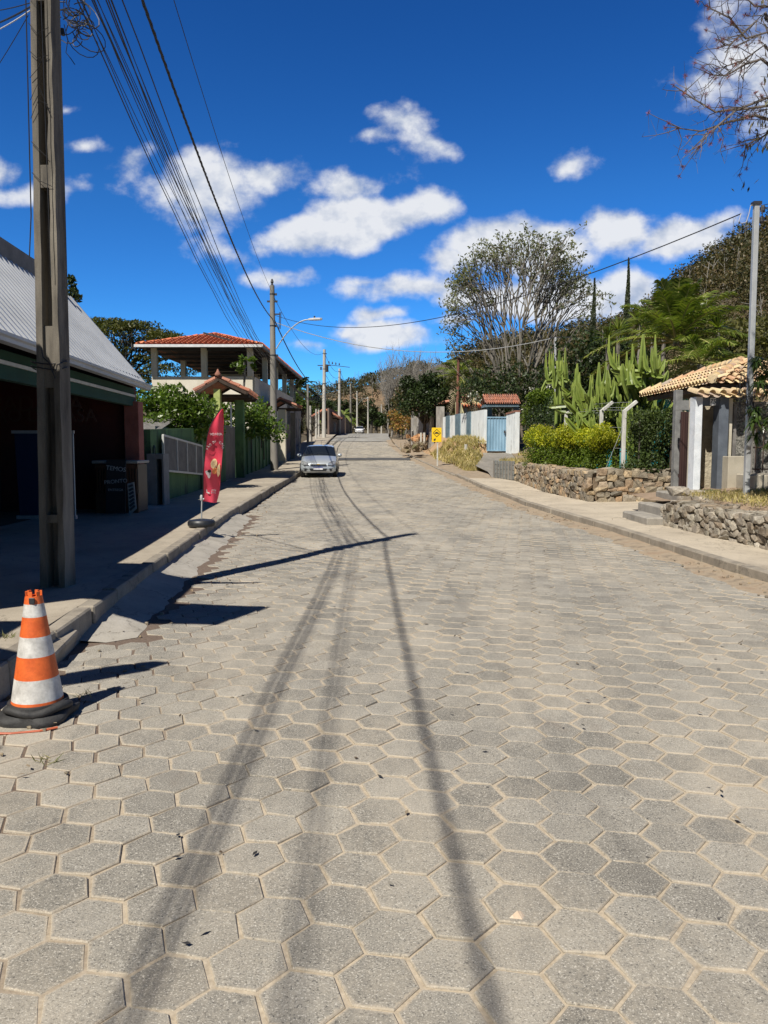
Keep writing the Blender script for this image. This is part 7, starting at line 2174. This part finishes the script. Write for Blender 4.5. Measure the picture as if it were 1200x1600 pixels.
# hedge
hp = []; tops = []
for i in range(18):
    k = i/17; px = 832+ (946-832)*k; Y = 27.3-5.6*k
    for py in (686, 704, 720): hp.append(at(px+rnd.uniform(-4, 4), py+rnd.uniform(-3, 3)+4*k, Y+rnd.uniform(-.25, .35)))
    for j in range(4): tops.append(at(px+rnd.uniform(-7, 7), 680+rnd.uniform(-7, 14)+(-1)*k, Y+rnd.uniform(-.3, .4)))
hp2 = [p_ for p_ in hp]
shrub('yellow green clipped hedge growing on top of the rubble retaining wall', hp2, .36, 330, L_hed, .075, name='hedge', cat='hedge', extra=(L_yel, tops, 330, (.07, .33)))
# palms and yuccas
p_ = at(1056, 548, 29.5); palm('large green palm with arching fronds behind the gatehouse roof', (p_.x, 29.5, .8), p_+Vector((0, 0, .35)), 30, 3.4, .75, wd=.06, dead=6, droop=.36, el=(-.1, 1.5), nl=36)
p_ = at(1095, 560, 27); palm('second palm with yellowish fronds between the large palm and the steel pole', (p_.x, 27, .8), p_+Vector((0, 0, -.2)), 14, 2.3, .6, wd=.05, droop=.6, dead=2)
def yucca(label, px, py, Y, L_, n=70):
    p_ = at(px, py, Y); t = thing('yucca', label, 'yucca', (p_.x, Y, .8)); b = MB(); b.tube([(p_.x, Y, .3), p_], [.10, .08], 6); b.build('trunk', bark, t)
    d = unit(nr.normal(size=(n, 3))); d[:, 2] = np.abs(d[:, 2])*1.1-.25; d = unit(d); s = unit(np.cross(d, np.array([0, 0, 1.0])+nr.normal(size=(n, 3))*.2)); o_ = np.array(tuple(p_)); l = L_*(.7+.4*nr.random(n))[:, None]; w = .045
    V1 = np.stack([o_+s*w*.5, o_-s*w*.5, o_+d*l*.6-s*w*.55, o_+d*l*.6+s*w*.55], axis=1); dr = np.array([0, 0, -.10])*l
    V2 = np.stack([o_+d*l*.6+s*w*.55, o_+d*l*.6-s*w*.55, o_+d*l+dr-s*.004, o_+d*l+dr+s*.004], axis=1)
    quads_mesh('leaves', np.concatenate([V1, V2]), L_palm, t)
for (px, py, Y, l, lb) in ((950, 528, 33, .85, 'spiky yucca head just left of the taller cypress'), (966, 515, 34, .8, 'spiky yucca head directly below the taller cypress'), (1000, 505, 33, 1.0, 'spiky yucca head right of the taller cypress'), (1020, 522, 32, .9, 'lower yucca head left of the large palm'),
                           (1122, 512, 29, .75, 'spiky yucca head right of the large palm'), (1085, 490, 33, .95, 'spiky yucca head above the large palm with white flowers'), (1038, 492, 34, .9, 'yucca head behind the large palm crown')):
    yucca(lb, px, py, Y, l)
fl = [at(1082, 472, 31.5), at(1080, 482, 31.5), at(1077, 493, 31.5), at(1101, 470, 31.5), at(1098, 478, 31.5)]
V = leaf_quads(cloud_pts(fl, 60, .13), .07, .05); props(quads_mesh('flower_spike', V, L_white, at_=tuple(fl[0])), 'white yucca flower spikes above the palm crown', 'flower')
# dark background shrubs behind the garden
shrub('tall dark shrubs filling the garden behind the cacti and palms', px_pts([(x, y) for x in range(900, 1160, 26) for y in (548, 585, 620)], 36, 1.2), 1.25, 260, L_dk, .26)
shrub('olive green shrubs on the slope behind the gatehouse roof', px_pts([(x, y) for x in range(1085, 1220, 26) for y in (520, 550, 580)], 34, 1.5), 1.15, 260, L_olive, .24)
# right edge leafy plant
def right_plant():
    c0 = Vector((7.25, 12.7, 2.7)); t = thing('leafy_tree', 'dark leafy tree with long drooping leaves at the right edge by the steel pole', 'tree', (7.5, 12.7, .8))
    b = MB(); tk = Vector((7.5, 12.7, .5)); limb(b, tk, c0, .07, .05, 6, .02)
    tips = []
    for i in range(64):
        px = rnd.uniform(1178, 1290); py = rnd.uniform(520, 705)
        if px < 1190 and (py < 555 or py > 690): continue
        q = at(px, py, 12.7+rnd.uniform(-.5, .5)); limb(b, c0, q, .02, .007, 4, .04, 3); tips.append(q)
    b.build('branches', bark_dark, t)
    Q = []
    for q in tips:
        for i in range(26):
            a = rnd.uniform(0, 6.28); el = rnd.uniform(-.7, .7); d = Vector((math.cos(a)*math.cos(el), math.sin(a)*math.cos(el), math.sin(el))); l = rnd.uniform(.14, .24); w = .036
            s = d.cross(Vector((0, 0, 1))).normalized(); m_ = q+d*l*.5; e = q+d*l+Vector((0, 0, -.5*l))
            Q.append([q+s*.004, q-s*.004, m_-s*w*.5, m_+s*w*.5]); Q.append([m_+s*w*.5, m_-s*w*.5, e-s*.003, e+s*.003])
    quads_mesh('crown', np.array([[tuple(v) for v in q] for q in Q]), leafm('glossy_dark_leaf', [(.022, .045, .010), (.045, .08, .016), (.09, .13, .03), (.03, .055, .012)], .2, .3, .5), t)
right_plant()
pb_ = at(1195, 510, 14.5)
rosette_plant('single broad banana leaf plant peeking above the right edge tree', (8.0, 14.5, .8), (8.0, 14.5, at(1195, 510, 14.5).z), 7, 1.3, leafm('bright_banana_leaf', [(.10, .20, .03), (.18, .30, .05)], .4), 'banana_plant', 'banana plant', wd=.26, droop=.35)

# overhanging tree at the top right
def overhang():
    Y = 10.5; t = thing('overhanging_tree', 'nearly bare overhanging tree with reddish seed heads at the top right', 'tree', (8.6, Y, .6)); b = MB()
    limb(b, (8.6, Y, .3), (8.2, Y, 4.5), .16, .12, 8, .02)
    tips = []; hang = []
    crotch = Vector((8.2, Y, 4.5)); hub = at(1282, 196, Y); limb(b, crotch, hub, .12, .06, 8, .02, 5); crotch = hub
    mains = [[(1260, 215), (1200, 165), (1150, 172), (1108, 208), (1092, 230)], [(1260, 200), (1205, 150), (1160, 168), (1118, 175), (1085, 155), (1052, 133)], [(1260, 205), (1180, 180), (1140, 190), (1095, 205), (1058, 200)],
             [(1250, 150), (1195, 70), (1160, 95), (1120, 108)], [(1250, 150), (1200, 50), (1165, 60), (1140, 28), (1104, 10)], [(1250, 120), (1195, 20), (1165, 48), (1140, 70), (1128, 72)], [(1250, 180), (1210, 200), (1190, 215), (1160, 228)],
             [(1250, 140), (1190, 92), (1165, 100), (1135, 118), (1110, 117)], [(1250, 100), (1215, 10), (1180, 10), (1148, -20)]]
    for mpx in mains:
        dy = rnd.uniform(-.5, .5)
        pts = [crotch]+[at(x, y, Y+dy*(i+1)/len(mpx)) for i, (x, y) in enumerate(mpx)]
        n = len(pts); b.tube(pts, [.05]+[.028*(1-.78*i/(n-1)) for i in range(1, n)], 5)
        tips.append(pts[-1])
        for i in range(2, n):
            for _ in range(6):
                s = pts[i-1].lerp(pts[i], rnd.random()); d = (pts[i]-pts[i-1]).normalized()
                q = s+(d*rnd.uniform(.3, 1)+Vector((rnd.gauss(0, .5), rnd.gauss(0, .4), rnd.gauss(0, .55)))).normalized()*rnd.uniform(.12, .50)
                P_ = limb(b, s, q, .007, .003, 4, .06, 3); (tips if rnd.random() < .42 else hang).append(q)
                for _ in range(3):
                    s2 = P_[rnd.randint(1, 3)]; q2 = s2+Vector((rnd.gauss(0, .09), rnd.gauss(0, .08), rnd.gauss(0, .09))); b.tube([s2, q2], [.003, .0015], 3, cap=False)
                    if rnd.random() < .3: hang.append(q2)
    b.build('branches', surf('twig_bark', (.09, .07, .06), (.20, .17, .15), 6, .9, .2, 30), t, smooth=60)
    V = []
    for q in tips:
        n = 34; d = unit(nr.normal(size=(n, 3))); V.append(leaf_quads(np.array(tuple(q))+d*.022, .055, .0045, 0, 0, dirs=d, jit=.05))
    quads_mesh('seed_heads', np.concatenate(V), leafm('reddish_bristle', [(.20, .05, .045), (.30, .09, .07), (.16, .05, .05)], .1), t)
    V = []
    for q in hang:
        if q.x < 5.0: continue
        n = 5; P_ = np.array(tuple(q))+nr.normal(size=(n, 3))*.05; d = nr.normal(size=(n, 3))*.35; d[:, 2] = -1; V.append(leaf_quads(P_, .10, .028, 0, 0, dirs=d, jit=.15))
    quads_mesh('leaves', np.concatenate(V), leafm('withered_leaf', [(.06, .055, .03), (.12, .10, .04), (.05, .04, .03), (.2, .2, .06)], .2), t)
overhang()
# ---------------------------------------------------------------- cars
def car(label, loc, rz, paint, dark_windows=True):
    t = thing('parked_car', label, 'car', tuple(loc))
    Rm = Matrix.Rotation(rz, 3, 'Z'); L0 = Vector(loc)
    def W(p): return L0+Rm @ Vector(p)
    st = [(0.00, .50, .30, .46, .42, .50), (.04, .66, .25, .56, .55, .60), (.12, .755, .21, .62, .62, .68), (.30, .79, .20, .70, .66, .76), (.65, .80, .20, .79, .70, .86), (1.02, .812, .20, .87, .72, .94),
          (1.38, .815, .20, .89, .665, 1.17), (1.74, .815, .20, .90, .585, 1.365), (2.2, .815, .20, .91, .59, 1.42), (2.7, .815, .20, .92, .585, 1.425), (3.15, .81, .20, .92, .57, 1.38), (3.58, .79, .22, .93, .60, 1.02), (3.74, .76, .25, .84, .60, .88), (3.80, .70, .32, .7, .55, .74)]
    rings = []
    for (y, w, zb, zbelt, wr, zt) in st:
        g = zt-zbelt > .12
        half = [(0, zb), (w*.80, zb), (w*.965, zb+.09), (w, (zb+zbelt)/2), (w*.985, zbelt-.10), (w*.955, zbelt), (wr+.02, zt-(.055 if g else .03)), (wr*.86, zt-.012), (wr*.45, zt+.008), (0, zt+.012)]
        rings.append([(x, y, z) for x, z in half]+[(-x, y, z) for x, z in half[-2:0:-1]])
    n = len(rings[0]); ng = len(rings)
    body = MB(); glass_w = MB(); side = MB(); rear = MB()
    vs = [W(p) for r in rings for p in r]
    bf, wf, sf, rf = [], [], [], []
    for i in range(ng-1):
        for k in range(n):
            f = (i*n+k, i*n+(k+1) % n, (i+1)*n+(k+1) % n, (i+1)*n+k)
            kk = k if k < 9 else n-1-k
            if i in (5, 6) and kk in (7, 8, 6): wf.append(f)
            elif i in (10,) and kk in (7, 8): rf.append(f)
            elif 6 <= i <= 10 and kk == 5 and i not in (8,): sf.append(f)
            elif i == 8 and kk == 5: sf.append(f)
            else: bf.append(f)
    bf.append(tuple(range(n))[::-1]); bf.append(tuple((ng-1)*n+k for k in range(n)))
    body.add(vs, bf); o = body.build('body', paint, t, smooth=38)
    gl = NT('car_glass'); gl.col((.012, .016, .022)); gl.rough(.06); gl.b.inputs['Specular IOR Level'].default_value = .7
    for nm, fl_ in (('windscreen', wf), ('side_windows', sf), ('rear_window', rf)):
        m = MB(); m.add(vs, fl_); ob = m.build(nm, gl.m, t, smooth=30)
        bm = bmesh.new(); bm.from_mesh(ob.data); bmesh.ops.delete(bm, geom=[v for v in bm.verts if not v.link_faces], context='VERTS'); bm.to_mesh(ob.data); bm.free()
    blk = plain('car_black_plastic', (.02, .02, .022), .5); hl = NT('headlight_glass'); hl.col((.55, .56, .58)); hl.rough(.12); hl.b.inputs['Metallic'].default_value = .6
    for s in (-1, 1):
        b = MB(); b.prism([W(p) for p in ((s*.40, .015, .53), (s*.44, .02, .64), (s*.60, .09, .70), (s*.735, .22, .72), (s*.75, .16, .60), (s*.62, .02, .54))], Rm @ Vector((0, -.045, .012))); b.build('headlight', hl.m, t, bevel=.008)
        b = MB(); b.lathe(W((s*.55, -.02, .33)), [(.055, 0), (.055, .03)], 10, M=Rm @ Matrix.Rotation(math.pi/2, 3, 'X')); b.build('fog_lamp', blk, t)
        b = MB(); b.lathe(W((s*.90, 1.18, .96)), [(.02, -.08), (.09, -.05), (.10, .0), (.09, .05), (.02, .08)], 10); b.build('mirror', paint, t, smooth=60)
        for y in (.62, 3.08):
            b = MB(); b.lathe(W((s*.70, y, .285)), [(.16, -.095), (.26, -.095), (.285, -.07), (.285, .07), (.26, .095), (.16, .095)], 22, M=Rm @ Matrix.Rotation(math.pi/2, 3, 'Y')); wv = b.build('wheel', surf('tyre_rubber', (.015, .015, .015), (.03, .03, .03), 10, .8, .2, 60), t, smooth=40)
            b = MB(); b.lathe(W((s*.775, y, .285)), [(.16, -.03), (.165, .02), (.10, .03), (.02, .035)], 14, M=Rm @ Matrix.Rotation(math.pi/2*s, 3, 'Y')); b.build('rim', M['steel'], wv, smooth=40)
            b = MB(); pts = [(s*.808, y+.345*math.cos(a_), .285+.345*math.sin(a_)) for a_ in [math.pi*j/10 for j in range(11)]]; pts = [p for p in pts]
            b.prism([W(p) for p in pts], Rm @ Vector((s*.012, 0, 0))); b.build('wheel_arch', blk, t)
        b = MB(); b.prism([W(p) for p in ((s*.70, 3.66, .72), (s*.60, 3.76, .72), (s*.60, 3.70, .92), (s*.68, 3.62, .92))], Rm @ Vector((s*.02, .03, 0))); b.build('tail_lamp', plain('tail_red', (.35, .02, .02), .3), t)
    b = MB(); b.prism([W(p) for p in ((-.33, -.005, .60), (.33, -.005, .60), (.36, .0, .555), (-.36, .0, .555))], Rm @ Vector((0, -.03, 0))); b.build('grille', blk, t)
    b = MB(); b.box(W((0, -.045, .575)), (.66, .03, .018), rz=rz); b.build('grille_bar', M['steel'], t)
    b = MB(); b.box(W((0, -.065, .582)), (.12, .015, .035), rz=rz); b.build('emblem', plain('emblem_gold', (.7, .42, .06), .3, .5), t, bevel=.004)
    b = MB(); b.prism([W(p) for p in ((-.38, -.0, .40), (.38, -.0, .40), (.33, -.0, .29), (-.33, -.0, .29))], Rm @ Vector((0, -.03, 0))); b.build('air_intake', blk, t)
    b = MB(); b.prism([W(p) for p in ((-.64, .05, .41), (-.47, -.0, .40), (-.47, .0, .385), (-.64, .05, .395))], Rm @ Vector((0, -.025, 0))); b.prism([W(p) for p in ((.64, .05, .41), (.47, -.0, .40), (.47, .0, .385), (.64, .05, .395))], Rm @ Vector((0, -.025, 0))); b.build('bumper_crease', blk, t)
    b = MB(); b.box(W((0, -.05, .405)), (.40, .02, .125), rz=rz); pl = b.build('licence_plate', plain('plate_pale', (.72, .72, .74), .5), t, bevel=.003)
    b = MB(); b.box(W((0, -.063, .452)), (.40, .008, .032), rz=rz); b.build('plate_band', plain('plate_blue', (.02, .04, .25), .5), pl)
    b = MB()
    for s in (-1, 1): b.span(W((s*.30, 1.12, 1.0)), W((s*.30-.45, 1.04, .965)), .012, .012)
    b.build('wiper', blk, t)
    b = MB(); b.tube([W((0, 3.0, 1.40)), W((0, 3.25, 1.62))], .006, 4); b.build('aerial', blk, t)
    return t
silver = NT('silver_car_paint'); silver.col((.50, .54, .57)); silver.rough(.28); silver.b.inputs['Metallic'].default_value = .45; silver.b.inputs['Coat Weight'].default_value = .6
whitep = NT('white_car_paint'); whitep.col((.78, .78, .78)); whitep.rough(.3); whitep.b.inputs['Coat Weight'].default_value = .5
cp = at(500, 745, 33.6); cp.z = H(34.6)+.0
car('silver hatchback parked facing the camera at the left kerb', (-2.84, 33.2, H(34.5)-.02), R(2.0), silver.m)
wp_ = at(561, 677, 146)
car('white car parked far up the road by the brown wall', (wp_.x, 146, H(146)), R(-2), whitep.m)
